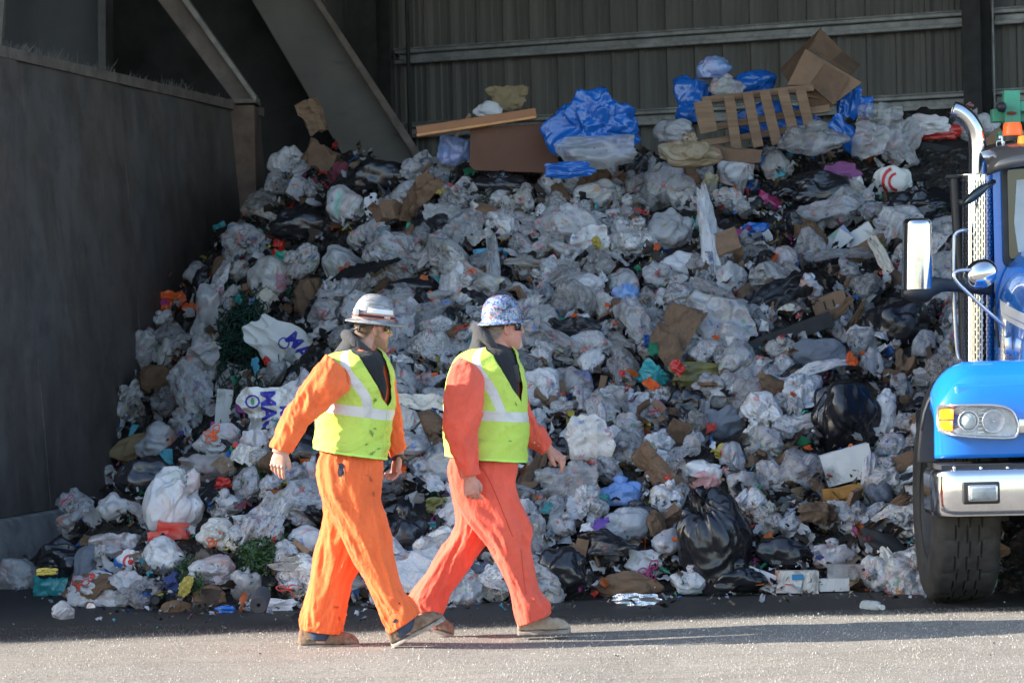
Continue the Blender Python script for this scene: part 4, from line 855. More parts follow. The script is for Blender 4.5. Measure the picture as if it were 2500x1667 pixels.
def byl(t): return next(o for o in bpy.data.objects if str(o.get('label', '')).startswith(t))
def tie(t, u, v, m, n=5, L=.05, seed=1):
    o = byl(t); lo = Vector(wloc(o)); me = o.data; bv = BVHTree.FromPolygons([x.co + lo for x in me.vertices], [list(p.vertices) for p in me.polygons]); d = ray(u * K, v * K).normalized(); h = bv.ray_cast(Vector((0, 0, CAMZ)), d, 60)[0]
    if h is None:
        cc_ = sum((x.co for x in me.vertices), Vector()) / len(me.vertices) + lo; d = (cc_ - Vector((0, 0, CAMZ))).normalized(); h = bv.ray_cast(Vector((0, 0, CAMZ)), d, 60)[0]
    r = random.Random(seed); mb = MB(); c = h - d * .012
    for i in range(n):
        a = r.uniform(0, 6.28); e_ = Vector((math.cos(a), -.3, math.sin(a))) * L * r.uniform(.6, 1.3); s_ = Vector((-e_.z, 0, e_.x)) * .3; mb.tube(smoothpath([c, c + e_ * .6 + s_, c + e_, c + e_ * .5 - s_, c], 4), .0045, 6)
    mb.build('drawstring', m, o, smooth=True)
tie('round white bag tied', 492, 1238, MORANGE); tie('milky bag with an orange drawstring', 488, 995, MORANGE, 6, .06); tie('long milky bag', 742, 575, MORANGE, 4, .05); tie('icy blue bag', 1462, 705, MPINK, 5, .05); tie('white bag with a pink drawstring', 1490, 1310, MPINK, 6, .07)
def quadm(w, h, n=8): return [Vector((w * (i / n - .5), h * (j / n - .5), 0)) for j in range(n + 1) for i in range(n + 1)], [[j * (n + 1) + i, j * (n + 1) + i + 1, (j + 1) * (n + 1) + i + 1, (j + 1) * (n + 1) + i] for j in range(n) for i in range(n)]
M_BLINK = simple('cyan_ink', (.03, .25, .50), .5, bump=0); M_MINT = simple('mint_ink', (.30, .50, .44), .5, bump=0)
decal(quadm(.07, .035), byl('white supermarket tray'), 1832 * K, 1325 * K, 0, M_BLINK, 'blue_square'); decal(quadm(.05, .008), byl('white supermarket tray'), 1812 * K, 1342 * K, 4, M_RINK, 'red_bar')
decal(ringmesh(0, .035, sx=1.2), byl('mustard yellow snack'), 1668 * K, 1040 * K, 10, M_RINK, 'red_patch'); decal(quadm(.05, .22, 12), byl('bulging white bag with a pale mint'), 775 * K, 470 * K, 12, M_MINT, 'mint_stripe')
decal(quadm(.012, .06), byl('small brown cardboard box'), 1895 * K, 702 * K, -16, MCHAR, 'print_mark'); decal(quadm(.012, .05), byl('small brown cardboard box'), 1915 * K, 696 * K, -16, MCHAR, 'print_mark')
# ================================================================ the many bags and scraps between
NB = 12
P_WH = [[proto('bag_mesh', bag_shape(300 + i, 6, .75 + .14 * (i % 5), i % 4 != 3, (1, .85 + .03 * (i % 4), .74)), m_) for i in range(NB)] for m_ in (MWHITE, MMILK, MCLEAR)]
P_LUMP = {k: [proto('lump_mesh', bag_shape(400 + i, 4, 1.5, False, (1, .8, .7)), m_) for i in range(5)] for k, m_ in (('white', MWHITE), ('brown', MBROWN), ('black', MBLACK), ('paper', MPAPER), ('grey', MGREY))}
P_SH = {k: [proto('sheet_mesh', sheet_shape(500 + i, 34, 1.3, 1.0 + .25 * (i % 3)), m_) for i in range(7)] for k, m_ in (('white', MWHITE), ('milk', MMILK), ('clear', MCLEAR), ('brown', MBROWN), ('paper', MPAPER), ('black', MBLACK), ('colour', MRED))}
P_BX = {k: [proto('box_mesh', box_shape(600 + i, ((1, .6, .5), (1, .8, .12), (.7, .7, .6), (1, .5, .2))[i % 4], i % 3 == 0, .1), m_, False) for i in range(6)] for k, m_ in (('card', MCARD), ('card2', MCARD2), ('white', MPAPER))}
COLS = [MRED, MORANGE, MBLUE, MGREEN, MTEAL, MYEL, MPINK, MPUR, MLBL, MDKRED, MNAVY, MBLUEC, MOLIVE]
P_CO = [proto('scrap_mesh', sheet_shape(700 + i, 18, 1.6), m_) for i, m_ in enumerate(COLS)]
P_TIE = []
for sd, m_ in ((1, MORANGE), (2, MRED), (3, simple('pale_pink_band', (.62, .30, .30), .5))):
    r_ = random.Random(sd); mb = MB()
    for i in range(5):
        a = r_.uniform(0, 6.28); e_ = Vector((math.cos(a), math.sin(a), r_.uniform(-.6, .3))) * r_.uniform(.12, .42); s_ = Vector((-e_.y, e_.x, .2)) * .22; mb.tube(smoothpath([Vector((0, 0, 0)), e_ * .6 + s_, e_, e_ * .5 - s_ * (i % 2), Vector((0, 0, 0))][:5 if i % 2 else 3], 3), .020, 5)
    P_TIE.append(mesh_data('tie_mesh', mb.V, mb.F, True, [m_]))
def free(u, v, r):
    for S_ in SPECIAL:
        a, b, R = S_[:3]
        if len(S_) > 5:
            c, s = math.cos(S_[7]), math.sin(S_[7]); x, y = u - a, v - b; X, Y = c * x + s * y, -s * x + c * y
            if (X / (S_[5] * .9 + r * .45)) ** 2 + (Y / (S_[6] * .9 + r * .45)) ** 2 < 1: return False
        elif (a - u) ** 2 + (b - v) ** 2 < (R * .62 + r * .35) ** 2: return False
    return True
rr = random.Random(42); GEN = []
def cand(n, rmin, rmax, mind, spec=True):
    out = []; tries = 0
    while len(out) < n and tries < n * 60:
        tries += 1; u = rr.uniform(60, 2420); v = rr.uniform(330, 1500); q = hit(u, v)
        if q is None or q.z < .03 or q.x < wallx(q.y) + .05 or q.y > 29.5: continue
        r = rmin + (rmax - rmin) * rr.random() ** 2.0 * (1.25 if rr.random() < .12 else 1); rp = r / q.y * FPX
        if u < 650 and v - rp * .3 < np.interp(u, [0, 106, 255, 330, 415, 520, 627, 650], [1372, 1358, 1160, 925, 734, 590, 545, 300]): continue
        if spec and not free(u, v, rp): continue
        if any((a - u) ** 2 + (b - v) ** 2 < ((rp + c) * mind) ** 2 for a, b, c in out_all): continue
        out.append((u, v, rp)); out_all.append((u, v, rp)); yield u, v, q, r, rp
out_all = []
def orient(q, spread=1.0):
    nn = normal_at(q); t = Vector((nn.x + rr.gauss(0, spread), nn.y - .5 + rr.gauss(0, spread), nn.z + rr.gauss(0, spread))).normalized()
    return (t.to_track_quat('Z', 'Y').to_matrix() @ Matrix.Rotation(rr.uniform(0, 6.28), 3, 'Z')).to_euler(), nn
def drop(q, r, f): nn = normal_at(q); return q + nn * r * f
for u, v, q, r, rp in cand(295, .115, .235, .50):
    e, nn = orient(q, .8); t = rr.random(); k = 0 if t < .55 else (1 if t < .82 else 2); i = rr.randrange(NB)
    o = place('rubbish_bag', P_WH[k][i], drop(q, r, .25), (r * rr.uniform(.85, 1.35), r * rr.uniform(.8, 1.1), r * rr.uniform(.8, 1.1)), e)
    GEN.append((u, v, rp, o, ('white', 'milky', 'cloudy clear')[k] + ' plastic bag', 'rubbish bag', r))
    if i % 4 != 3 and k < 2 and rr.random() < .4:
        tm = P_TIE[rr.randrange(3)]; t_o = bpy.data.objects.new('drawstring', tm); COL.objects.link(t_o); t_o.parent = o; t_o.location = (0, 0, 1.02)
out_all2 = out_all; out_all = []
for u, v, q, r, rp in cand(285, .06, .17, .48, True):
    t = rr.random(); e, nn = orient(q, .5)
    k = 'white' if t < .30 else 'milk' if t < .48 else 'clear' if t < .62 else 'paper' if t < .78 else 'brown' if t < .9 else 'black'
    o = place('plastic_scrap' if k not in ('paper', 'brown') else 'paper_scrap', rr.choice(P_SH[k]), drop(q, r, 1.0), (r * rr.uniform(.9, 1.5), r * rr.uniform(.6, 1.1), r * rr.uniform(.8, 1.4)) if rr.random() < .72 else (r * rr.uniform(1.7, 2.4), r * rr.uniform(.3, .55), r), e)
    GEN.append((u, v, rp, o, dict(white='torn white film', milk='milky film scrap', clear='clear film scrap', paper='crumpled paper', brown='brown paper scrap', black='black film scrap')[k], 'wrapper' if k not in ('paper', 'brown') else 'paper', r))
out_all = []
for u, v, q, r, rp in cand(165, .05, .14, .62, True):
    t = rr.random(); e, nn = orient(q, 1)
    k = 'brown' if t < .36 else 'black' if t < .62 else 'paper' if t < .78 else 'white' if t < .9 else 'grey'
    o = place(dict(brown='paper_bag', black='bin_bag', paper='crumpled_paper', white='plastic_bag', grey='cloth_bundle')[k], rr.choice(P_LUMP[k]), drop(q, r, .6), (r * rr.uniform(.9, 1.4), r, r * .9), e)
    GEN.append((u, v, rp, o, dict(brown='crushed brown paper bag', black='small black bag', paper='balled paper', white='small crushed white bag', grey='grey cloth wad')[k], dict(brown='paper bag', black='rubbish bag', paper='paper', white='rubbish bag', grey='cloth')[k], r))
out_all = []
for u, v, q, r, rp in cand(70, .05, .13, .9, True):
    t = rr.random(); e, nn = orient(q, 1); k = 'card' if t < .4 else 'card2' if t < .75 else 'white'
    o = place('cardboard_piece' if k != 'white' else 'carton', rr.choice(P_BX[k]), drop(q, r, .6), r, e)
    GEN.append((u, v, rp, o, dict(card='brown cardboard piece', card2='dark cardboard piece', white='white carton')[k], 'cardboard' if k != 'white' else 'carton', r))
out_all = []
cn = ['red', 'orange', 'blue', 'green', 'teal', 'yellow', 'pink', 'purple', 'light blue', 'maroon', 'navy', 'pale blue', 'olive']
for u, v, q, r, rp in cand(80, .018, .046, .9, True):
    e, nn = orient(q, .6); i = rr.choice([0, 0, 0, 1, 1, 1, 1, 2, 3, 4, 5, 6, 7, 8, 9, 9, 10, 11, 11, 12])
    o = place('coloured_scrap', P_CO[i], drop(q, .14, 1.0), (r * 1.4, r, r * 1.2), e); GEN.append((u, v, rp, o, cn[i] + ' scrap', 'wrapper', r))
# fine litter that fills every gap, one stuff object
def litter(n, fu, name, label, smin, smax, up=(.0, .14), seed=1):
    g = np.random.default_rng(seed); V = []; F = []; cols = []
    pal = np.array([(.60, .61, .63)] * 10 + [(.38, .39, .41)] * 9 + [(.20, .14, .09)] * 8 + [(.09, .065, .05)] * 9 + [(.02, .02, .022)] * 8 + [(.6, .05, .04), (.7, .16, .03), (.05, .2, .6), (.04, .35, .2), (.6, .5, .08), (.5, .1, .3), (.1, .45, .55)])
    m_ = 4; t = np.linspace(-1, 1, m_); X, Y = np.meshgrid(t, t); base = np.stack([X, Y, X * 0], -1).reshape(-1, 3)
    fb = [(j * m_ + i, j * m_ + i + 1, (j + 1) * m_ + i + 1, (j + 1) * m_ + i) for j in range(m_ - 1) for i in range(m_ - 1)]; c = 0; k = 0
    while c < n and k < n * 4:
        k += 1; q = fu(g)
        if q is None: continue
        s_ = smin + (smax - smin) * g.random() ** 2.2; p = base * s_ * np.array([1, g.uniform(.3, .9), 1]); p = p + g.normal(0, .22 * s_, p.shape); p[:, 2] += .5 * s_ * np.sin(p[:, 0] / s_ * 2)
        R = np.array(Euler(g.uniform(-math.pi, math.pi, 3) * np.array([.35, .35, 1]) + np.array([.5, 0, 0])).to_matrix()) if up[1] > .05 else np.array(Euler((g.normal(0, .15), g.normal(0, .15), g.uniform(0, 6))).to_matrix())
        p = p @ R.T + np.array(q) + np.array([0, -.5, .8]) * g.uniform(*up); nV = len(V) * m_ * m_; V.append(p); F += [tuple(i + nV for i in f) for f in fb]; cols.append(pal[g.integers(len(pal))] * g.uniform(.5, 1.0)); c += 1
    V = np.concatenate(V); me = mesh_data(name, V, F, True); ca = me.color_attributes.new('item', 'FLOAT_COLOR', 'POINT')
    ca.data.foreach_set('color', np.concatenate([np.repeat(np.array(cols), m_ * m_, 0), np.ones((len(V), 1))], 1).ravel())
    mt = Mat(name + '_mat'); at = mt.n('Attribute', attribute_name='item').outputs[0]; mt.p(base=mt.mix(mt.ramp(mt.noise(mt.pos(), 30, 4, .7), [(.55, 0), (.7, .6)]), at, (.05, .045, .04)), rough=.55, normal=mt.bump(mt.noise(mt.pos(), 60, 3), .4, .01)); me.materials.append(mt.m)
    o = bpy.data.objects.new(name, me); COL.objects.link(o); tag(o, label, 'litter', kind='stuff')
def fheap(g):
    u = g.uniform(0, 2450); v = g.uniform(330, 1500); q = hit(u, v)
    if q is None or (u < 650 and v < np.interp(u, [0, 106, 255, 330, 415, 520, 627, 650], [1385, 1371, 1170, 935, 744, 600, 553, 300])) or q.z < .01 or q.x < wallx(q.y) + .02 or q.y > 30 or (g.random() < .93 and not free(u, v, 2)): return None
    return q
litter(9000, fheap, 'mixed_litter', 'countless small scraps of paper, film and packaging between the bags', .010, .060, (.0, .09), 3)
def ffloor(g):
    u = g.uniform(-50, 2500); q0 = np.interp(u, [a for a, b in _bp], [b for a, b in _bp]); v = q0 + abs(g.normal(0, 1)) * 22 - 18; q = ground(u, v)
    q.z = max(0, float(H(q.x, q.y))) + .008
    return q
litter(800, ffloor, 'floor_litter', 'fine flakes of paper and plastic strewn along the foot of the heap', .005, .030, (0, .004), 9)
def fyard(g):
    u = g.uniform(-50, 2550); v = 1490 + abs(g.normal(0, 1)) * 50; q = ground(u, v); q.z = .008; return q
litter(60, fyard, 'yard_grit', 'sparse pale grit and flakes on the open yard', .003, .010, (0, .003), 12)
# aggregate standing proud of the asphalt
g_ = np.random.default_rng(77); N_ = 42000; gy_ = 18.6 - 4.6 * g_.random(N_) ** 1.3; gx_ = g_.uniform(-3.4, 3.4, N_) * gy_ / 18; sz_ = .0016 + .0042 * g_.random(N_) ** 2.5; a_ = g_.uniform(0, 6.28, N_); V_ = []
for k in range(4):
    rk = sz_ * g_.uniform(.7, 1.3, N_); V_.append(np.stack([gx_ + rk * np.cos(a_ + k * 1.571), gy_ + rk * np.sin(a_ + k * 1.571), np.full(N_, -.004)], -1))
V_.append(np.stack([gx_ + sz_ * g_.uniform(-.4, .4, N_), gy_, .004 + sz_ * g_.uniform(.3, 1.0, N_)], -1)); V_ = np.stack(V_, 1); base_z = .012 * fbm(np.stack([gx_, gy_, gx_ * 0], -1) * 1.4, 3) - .008; V_[:, :, 2] += base_z[:, None]
F_ = [(5 * i + k, 5 * i + (k + 1) % 4, 5 * i + 4) for i in range(N_) for k in range(4)]; me = mesh_data('aggregate', V_.reshape(-1, 3), F_, False); ca = me.color_attributes.new('item', 'FLOAT_COLOR', 'POINT')
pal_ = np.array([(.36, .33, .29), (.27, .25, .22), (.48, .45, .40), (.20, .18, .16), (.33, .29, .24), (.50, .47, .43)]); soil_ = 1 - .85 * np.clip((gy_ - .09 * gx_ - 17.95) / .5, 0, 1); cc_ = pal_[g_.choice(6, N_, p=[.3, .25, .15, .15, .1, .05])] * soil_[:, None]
ca.data.foreach_set('color', np.concatenate([np.repeat(cc_, 5, 0), np.ones((5 * N_, 1))], 1).ravel()); mt = Mat('stone_chips'); mt.p(base=mt.n('Attribute', attribute_name='item').outputs[0], rough=.85); me.materials.append(mt.m)
o = bpy.data.objects.new('stone_chips', me); COL.objects.link(o); tag(o, 'fine pale stone chips standing out of the worn asphalt', 'gravel', kind='stuff')
# labels: each filler says what it is and which landmark it lies by
lab = {}; LM = [x[:4] for x in SPECIAL]
import re
def lmname(l):
    w = l.split(); return l
def short(l):
    # landmark phrase: the label's words up to the first place word
    stop = {'on','under','by','in','beside','below','above','behind','left','right','lying','resting','tied','with','between','standing','just','low','high','hanging','slanting','leaning','draped','directly','slumped','spread','across','against','touching','seen','showing','stuffed','filled','tucked','spilling','along','next','near','topping','nested','heaped','full','half','end-on','down','at','stretched','wadded','reaching','propped','strewn','spilling'}
    out = []
    for x in l.split():
        if x in stop: break
        out.append(x)
    return ' '.join(out)
from collections import Counter
sh = Counter(short(l) for *_, l in LM)
LM2 = [(a, b, R, short(l)) for a, b, R, l in LM if sh[short(l)] == 1 and len(short(l).split()) <= 6]
def desc(u, v, rp, nm, r, k=0):
    size = 'large ' if r > .16 else 'small ' if r < .10 and not nm.startswith('small') else ''
    best = sorted(LM2, key=lambda L: (L[0] - u) ** 2 + (L[1] - v) ** 2)[k]; dx, dy = u - best[0], v - best[1]; d = math.hypot(dx, dy)
    hor = 'left' if dx < -.4 * d else 'right' if dx > .4 * d else ''; ver = 'above' if dy < -.4 * d else 'below' if dy > .4 * d else ''
    where = (ver + ' and ' + hor + ' of' if ver and hor else (hor + ' of' if hor else ver)); where = where.replace('above and', 'above and').strip()
    return f'{size}{nm} {where} the {best[3]}', d
names = [desc(u, v, rp, nm, r) for u, v, rp, o, nm, cat, r in GEN]; c0_ = Counter(n for n, d in names); used_ = set(c0_)
for i_, (u, v, rp, o, nm, cat, r) in enumerate(GEN):
    if c0_[names[i_][0]] > 1:
        for k_ in range(1, 7):
            n_ = desc(u, v, rp, nm, r, k_)
            if n_[0] not in used_ and len(n_[0].split()) <= 16: c0_[names[i_][0]] -= 1; names[i_] = n_; used_.add(n_[0]); break
cnt = Counter(n for n, d in names); GRP = {}
seenl = set()
for (u, v, rp, o, nm, cat, r), (n, d) in zip(GEN, names):
    if cnt[n] > 1 or len(n.split()) > 16: o['group'] = n.replace(' the ', ' the ')[:] if cnt[n] > 1 else nm + 's in the heap'
    o['label'] = n if len(n.split()) <= 16 else ' '.join(n.split()[:16]); o['category'] = cat

GN = dict(rubbish_bag='plastic rubbish bags in the heap', bin_bag='black bags in the heap', plastic_bag='plastic bags in the heap', plastic_scrap='film scraps in the heap', paper_scrap='paper scraps in the heap', paper_bag='brown paper bags in the heap', crumpled_paper='paper balls in the heap', cloth_bundle='cloth bundles in the heap',
    cardboard_piece='cardboard pieces in the heap', carton='cartons in the heap', coloured_scrap='coloured scraps in the heap', plastic_film='plastic film pieces in the heap', plastic_bundle='blue plastic bundles on the crest', cloth='cloths in the heap', wrapper='wrappers in the heap', plastic_bottle='bottles in the heap', tin_can='cans in the heap',
    cardboard_flap='cardboard flaps in the heap', printed_sack='printed white sacks in the heap', red_tub='red tubs in the heap', plank='boards in the heap', plastic_sheet='plastic sheets in the heap', paper_sack='paper sacks on the crest')
for o in bpy.data.objects:
    if o.parent is None and o.get('label') and o.get('kind') is None:
        g_n = GN.get(o.name.split('.')[0])
        if g_n: o['group'] = g_n
# ================================================================ people
def catrom(A, n):
    A = np.asarray(A, float); k = len(A); t = np.linspace(0, k - 1, n); out = []
    for x in t:
        i = min(int(x), k - 2); f = x - i; p0, p1, p2, p3 = A[max(i - 1, 0)], A[i], A[i + 1], A[min(i + 2, k - 1)]
        out.append(0.5 * (2 * p1 + (p2 - p0) * f + (2 * p0 - 5 * p1 + 4 * p2 - p3) * f * f + (p1 * 3 - p0 - 3 * p2 + p3) * f ** 3))
    return np.array(out)
def loft(pairs, n=60, seg=48, e=1.0, disp=None, cap=True, scale=1.0, arc=None, inset=0.0, shift=(0, 0, 0)):
    """pairs: ((uL,vL),(uR,vR),depth centre,depth half) photo px; theta 0 = right contour, -90deg = towards camera"""
    A = []
    for (l, r, D, hd) in pairs:
        L, R = P(*l, D), P(*r, D); c = (L + R) / 2; a = (R - L) / 2; A.append([*c, *a, hd])
    A = catrom(A, n); V = []; F = []
    for i, row in enumerate(A):
        c = np.array(row[:3]) + np.array(shift); a = np.array(row[3:6]); w = np.linalg.norm(a); ah = a / w; w = w * scale - inset; hd = row[6] * scale - inset
        if arc: t0, t1 = arc(i / (n - 1)); th = np.linspace(t0, t1, seg)
        else: th = np.linspace(0, 2 * math.pi, seg, endpoint=False)
        cs, sn = np.cos(th), np.sin(th); f = lambda x: np.sign(x) * np.abs(x) ** e
        d = disp(i / (n - 1), th) if disp is not None else 0
        p = c[None] + ah[None] * (f(cs) * w + cs * d)[:, None] + np.array([0, 1.0, 0])[None] * (f(sn) * hd + sn * d)[:, None]; V.append(p)
    V = np.concatenate(V); m_ = seg; full = arc is None
    for i in range(n - 1):
        for k in range(m_ if full else m_ - 1): F.append((i * m_ + k, i * m_ + (k + 1) % m_, (i + 1) * m_ + (k + 1) % m_, (i + 1) * m_ + k))
    if cap and full: F.append(tuple(range(m_))[::-1]); F.append(tuple(range((n - 1) * m_, n * m_)))
    return V, F
def folds(seed, fa, fr=1.0, amp=.008, diag=0.0, bands=()):
    """cloth folds: fa = folds along the limb, diag = slant; bands = (t, width, gain) where folds bunch"""
    def f(t, th):
        g = 1.0 + sum(b[2] * math.exp(-((t - b[0]) / b[1]) ** 2) for b in bands)
        x = np.cos(th) * fr; y = np.sin(th) * fr; z = np.full_like(th, t * fa) + diag * np.sin(th + seed) + .35 * diag * np.cos(2 * th)
        p = np.stack([x + seed * 3.1, y + seed * 1.7, z], -1)
        r = 1 - 2 * np.abs(noise(p)) ** .8; r2 = 1 - 2 * np.abs(noise(p * 2.1 + 31)) ** .8; b = noise(p * .45 + 7)
        return amp * (g * (.7 * r + .4 * r2) + .8 * b)
    return f
# ---- head in local space: x forward, y to the left, z up, origin between the ears
HZ = [(-.122, .030, .072, .018), (-.114, .008, .088, .036), (-.098, -.022, .096, .047), (-.078, -.045, .096, .055), (-.062, -.058, .094, .060), (-.045, -.068, .093, .064), (-.025, -.080, .092, .068), (-.004, -.090, .088, .071),
      (.012, -.096, .088, .073), (.030, -.100, .096, .075), (.055, -.102, .094, .077), (.082, -.096, .080, .072), (.102, -.075, .055, .054), (.114, -.03, .02, .025)]
def headpt(z, ph, off=0.0):
    a = np.array(HZ); b, f, w = [np.interp(z, a[:, 0], a[:, k]) for k in (1, 2, 3)]
    cx = (b + f) / 2; rx = (f - b) / 2; c, s = math.cos(ph), math.sin(ph); ex = .85
    x = cx + math.copysign(abs(c) ** ex, c) * (rx + off); y = math.copysign(abs(s) ** .95, s) * (w + off)
    if c > 0: y *= 1 - .10 * c
    return Vector((x, y, z))
def head_mesh(mb, M, chubby=0.0):
    n = 40; zs = np.linspace(-.122, .114, 46); V = []; F = []
    for z in zs:
        for k in range(n):
            p = headpt(z, 2 * math.pi * k / n, chubby * math.exp(-((z + .06) / .04) ** 2)); ph = 2 * math.pi * k / n; pp = math.atan2(math.sin(ph), math.cos(ph))
            sock = math.exp(-((z - .010) / .016) ** 2) * math.exp(-((abs(pp) - .42) / .25) ** 2); p.x -= .010 * sock
            cheek = math.exp(-((z + .025) / .02) ** 2) * math.exp(-((abs(pp) - .75) / .3) ** 2); p.x += .004 * cheek; p.y *= 1 + .04 * cheek
            V.append(M @ p)
    m_ = len(zs)
    for i in range(m_ - 1):
        for k in range(n): F.append((i * n + k, i * n + (k + 1) % n, (i + 1) * n + (k + 1) % n, (i + 1) * n + k))
    F.append(tuple(range(n))[::-1]); F.append(tuple(range((m_ - 1) * n, m_ * n))); mb.add(V, F)
    R3 = M.to_3x3()
    # nose
    mb.tube([M @ Vector(q) for q in ((.086, 0, .022), (.098, 0, .004), (.108, 0, -.012), (.112, 0, -.022), (.104, 0, -.030), (.088, 0, -.034))], [.006, .008, .010, .012, .011, .008], 12)
    for s_ in (-1, 1): mb.ell(M @ Vector((.098, .011 * s_, -.026)), (.010, .007, .007), R3, 12, 8)
    # lips and chin
    mb.ell(M @ Vector((.090, 0, -.052)), (.010, .024, .005), R3, 14, 8); mb.ell(M @ Vector((.089, 0, -.062)), (.010, .021, .006), R3, 14, 8); mb.ell(M @ Vector((.082, 0, -.098)), (.018, .022, .016), R3, 14, 10)
    for s_ in (-1, 1):
        ear = [(-.002 + .017 * math.cos(q) - .010 * math.sin(q) * .4, s_ * (.077 + .006 + .006 * max(0, math.sin(q))), -.002 + .031 * math.sin(q)) for q in np.linspace(0, 2 * math.pi, 14, endpoint=False)]
        mb.tube([M @ Vector(q) for q in ear], .0055, 8, closed=True); mb.ell(M @ Vector((.0, s_ * .078, -.002)), (.014, .005, .026), R3, 12, 8)
def hand_mesh(mb, w, d, n, th, curl=25, spread=1.0, thumb_in=.3, s=1.0, curls=None):
    """w wrist, d finger direction, n back-of-hand normal, th thumb side"""
    d = Vector(d).normalized(); n = Vector(n); n = (n - d * n.dot(d)).normalized(); y = Vector(th); y = (y - d * y.dot(d) - n * y.dot(n)).normalized(); w = Vector(w)
    W = lambda a, b, c: w + (d * a + y * b + n * c) * s
    secs = [(-.02, .026, .021), (.0, .027, .020), (.02, .033, .018), (.045, .041, .017), (.07, .043, .0155), (.088, .041, .014), (.094, .036, .010)]
    V = []; F = []; k = 20
    for a, b, c in secs:
        for i in range(k):
            q = 2 * math.pi * i / k; f = lambda x: math.copysign(abs(x) ** .75, x); V.append(W(a, f(math.cos(q)) * b, f(math.sin(q)) * c))
    for i in range(len(secs) - 1):
        for j in range(k): F.append((i * k + j, i * k + (j + 1) % k, (i + 1) * k + (j + 1) % k, (i + 1) * k + j))
    F.append(tuple(range(k))[::-1]); F.append(tuple(range((len(secs) - 1) * k, len(secs) * k))); mb.add(V, F)
    for j, (yb, L, r) in enumerate(((.031, .070, .0092), (.0105, .078, .0096), (-.0105, .073, .0090), (-.031, .058, .0080))):
        p = Vector((.083, yb, .001)); a = math.radians(8 + 3 * j); sp = math.radians((yb / .031) * 5 * spread); pts = [p - Vector((.012, 0, 0))]; cu = math.radians((curls[j] if curls else curl + 5 * j)); rs = [r * 1.02]
        for kk, fr in enumerate((0, .16, .44, .50, .72, .78, .96, 1.0)):
            pts.append(p.copy()); rs.append(r * (1.0, 1.06, .94, 1.05, .9, .97, .82, .5)[kk])
            if kk < 7:
                nx_ = (.16, .44, .50, .72, .78, .96, 1.0)[kk]; st = (nx_ - fr) * L
                if kk in (1, 2, 3, 4): a += cu * .42
                elif kk == 0: a += cu * .3
                p = p + Vector((math.cos(a) * math.cos(sp), math.cos(a) * math.sin(sp), -math.sin(a))) * st
        mb.tube([W(*q) for q in pts], [x * s for x in rs], 10)
        mb.ell(W(.086, yb, .010), (.009 * s,) * 3, None, 10, 8)
    ti = thumb_in
    mb.tube([W(.012, .018, -.006), W(.034, .036, -.010), W(.056, .051 - .008 * ti, -.014 - .010 * ti), W(.078, .056 - .022 * ti, -.018 - .020 * ti), W(.092, .054 - .032 * ti, -.020 - .028 * ti)], [.014 * s, .0145 * s, .0125 * s, .0112 * s, .007 * s], 12)
def skinmat(name, c, hair, beard):
    m = Mat(name); g = m.co('Object'); n1 = m.noise(g, 30, 5, .65); n2 = m.noise(g, 240, 4); n3 = m.noise(m.co('Object', scale=(1, 1, .3)), 330, 3, .6)
    col = m.ramp(n1, [(.3, (c[0] * .86, c[1] * .74, c[2] * .74)), (.55, c), (.75, (min(1, c[0] * 1.08), c[1] * 1.08, c[2] * 1.08))])
    at = m.sep(m.n('Attribute', attribute_name='hair').outputs['Vector']); gr = m.math('SUBTRACT', n3, .5)
    hm = m.maprange(m.math('ADD', at[0], m.math('MULTIPLY', gr, .9)), .25, .75); bmk = m.maprange(m.math('ADD', at[1], m.math('MULTIPLY', gr, 1.0)), .3, .8)
    hc = m.ramp(n3, [(.35, tuple(x * .45 for x in hair)), (.65, tuple(x * 1.2 for x in hair))]); bc = m.ramp(n3, [(.35, tuple(x * .55 for x in beard)), (.65, tuple(x * 1.2 for x in beard))])
    col = m.mix(m.math('MULTIPLY', at[2], .45), col, (.62, .20, .14)); col = m.mix(m.math('MULTIPLY', bmk, .88), col, bc); col = m.mix(m.math('MULTIPLY', hm, .92), col, hc)
    bmp = m.math('ADD', m.math('MULTIPLY', n2, .25), m.math('MULTIPLY', n3, m.math('ADD', hm, bmk)))
    m.p(base=col, rough=.52, spec=.35, sss=.05, normal=m.bump(bmp, .35, .003)); m.b.inputs['Subsurface Radius'].default_value = (.01, .004, .002); return m.m
def clothmat(name, c, seed=0, dirt=.35, weave=.12, c2=None, sheen=.1, stitch=0):
    m = Mat(name); g = m.co('Object', loc=(seed * 3.1, seed, 0)); n1 = m.noise(g, 5, 5, .65); fade = m.ramp(n1, [(.3, tuple(x * .82 for x in c)), (.7, tuple(min(1, x * 1.12) for x in c))])
    if c2: fade = m.mix(m.ramp(m.noise(g, 3, 4, .6), [(.45, 0), (.7, .5)]), fade, c2)
    d1 = m.noise(g, 7, 8, .8, .6); d2 = m.noise(g, 2.2, 3, .5); dd = m.math('MULTIPLY', m.ramp(d1, [(.54, 0), (.66, 1)]), m.ramp(d2, [(.45, 0), (.62, dirt)]))
    col = m.mix(dd, fade, (.06, .04, .03))
    w1 = m.noise(m.co('Object', scale=(1, 1, .55)), 16, 4, .55, 1.4); w2 = m.noise(g, 45, 3, .6, .4); w3 = m.noise(g, 380, 2)
    h = m.math('ADD', m.math('MULTIPLY', w1, 1.0), m.math('MULTIPLY', w2, .28)); h = m.math('ADD', h, m.math('MULTIPLY', w3, weave))
    m.p(base=col, rough=.85, spec=.25, sheen=sheen, normal=m.bump(h, .55, .018)); return m.m
SK1 = skinmat('skin_fair', (.52, .30, .225), (.13, .085, .055), (.30, .16, .09)); SK2 = skinmat('skin_ruddy', (.58, .285, .215), (.25, .20, .165), (.62, .58, .54))
OR1 = clothmat('orange_coverall', (.93, .165, .048), 1, .5); OR2 = clothmat('coral_coverall', (.82, .12, .075), 2, .15, c2=(.85, .14, .08))
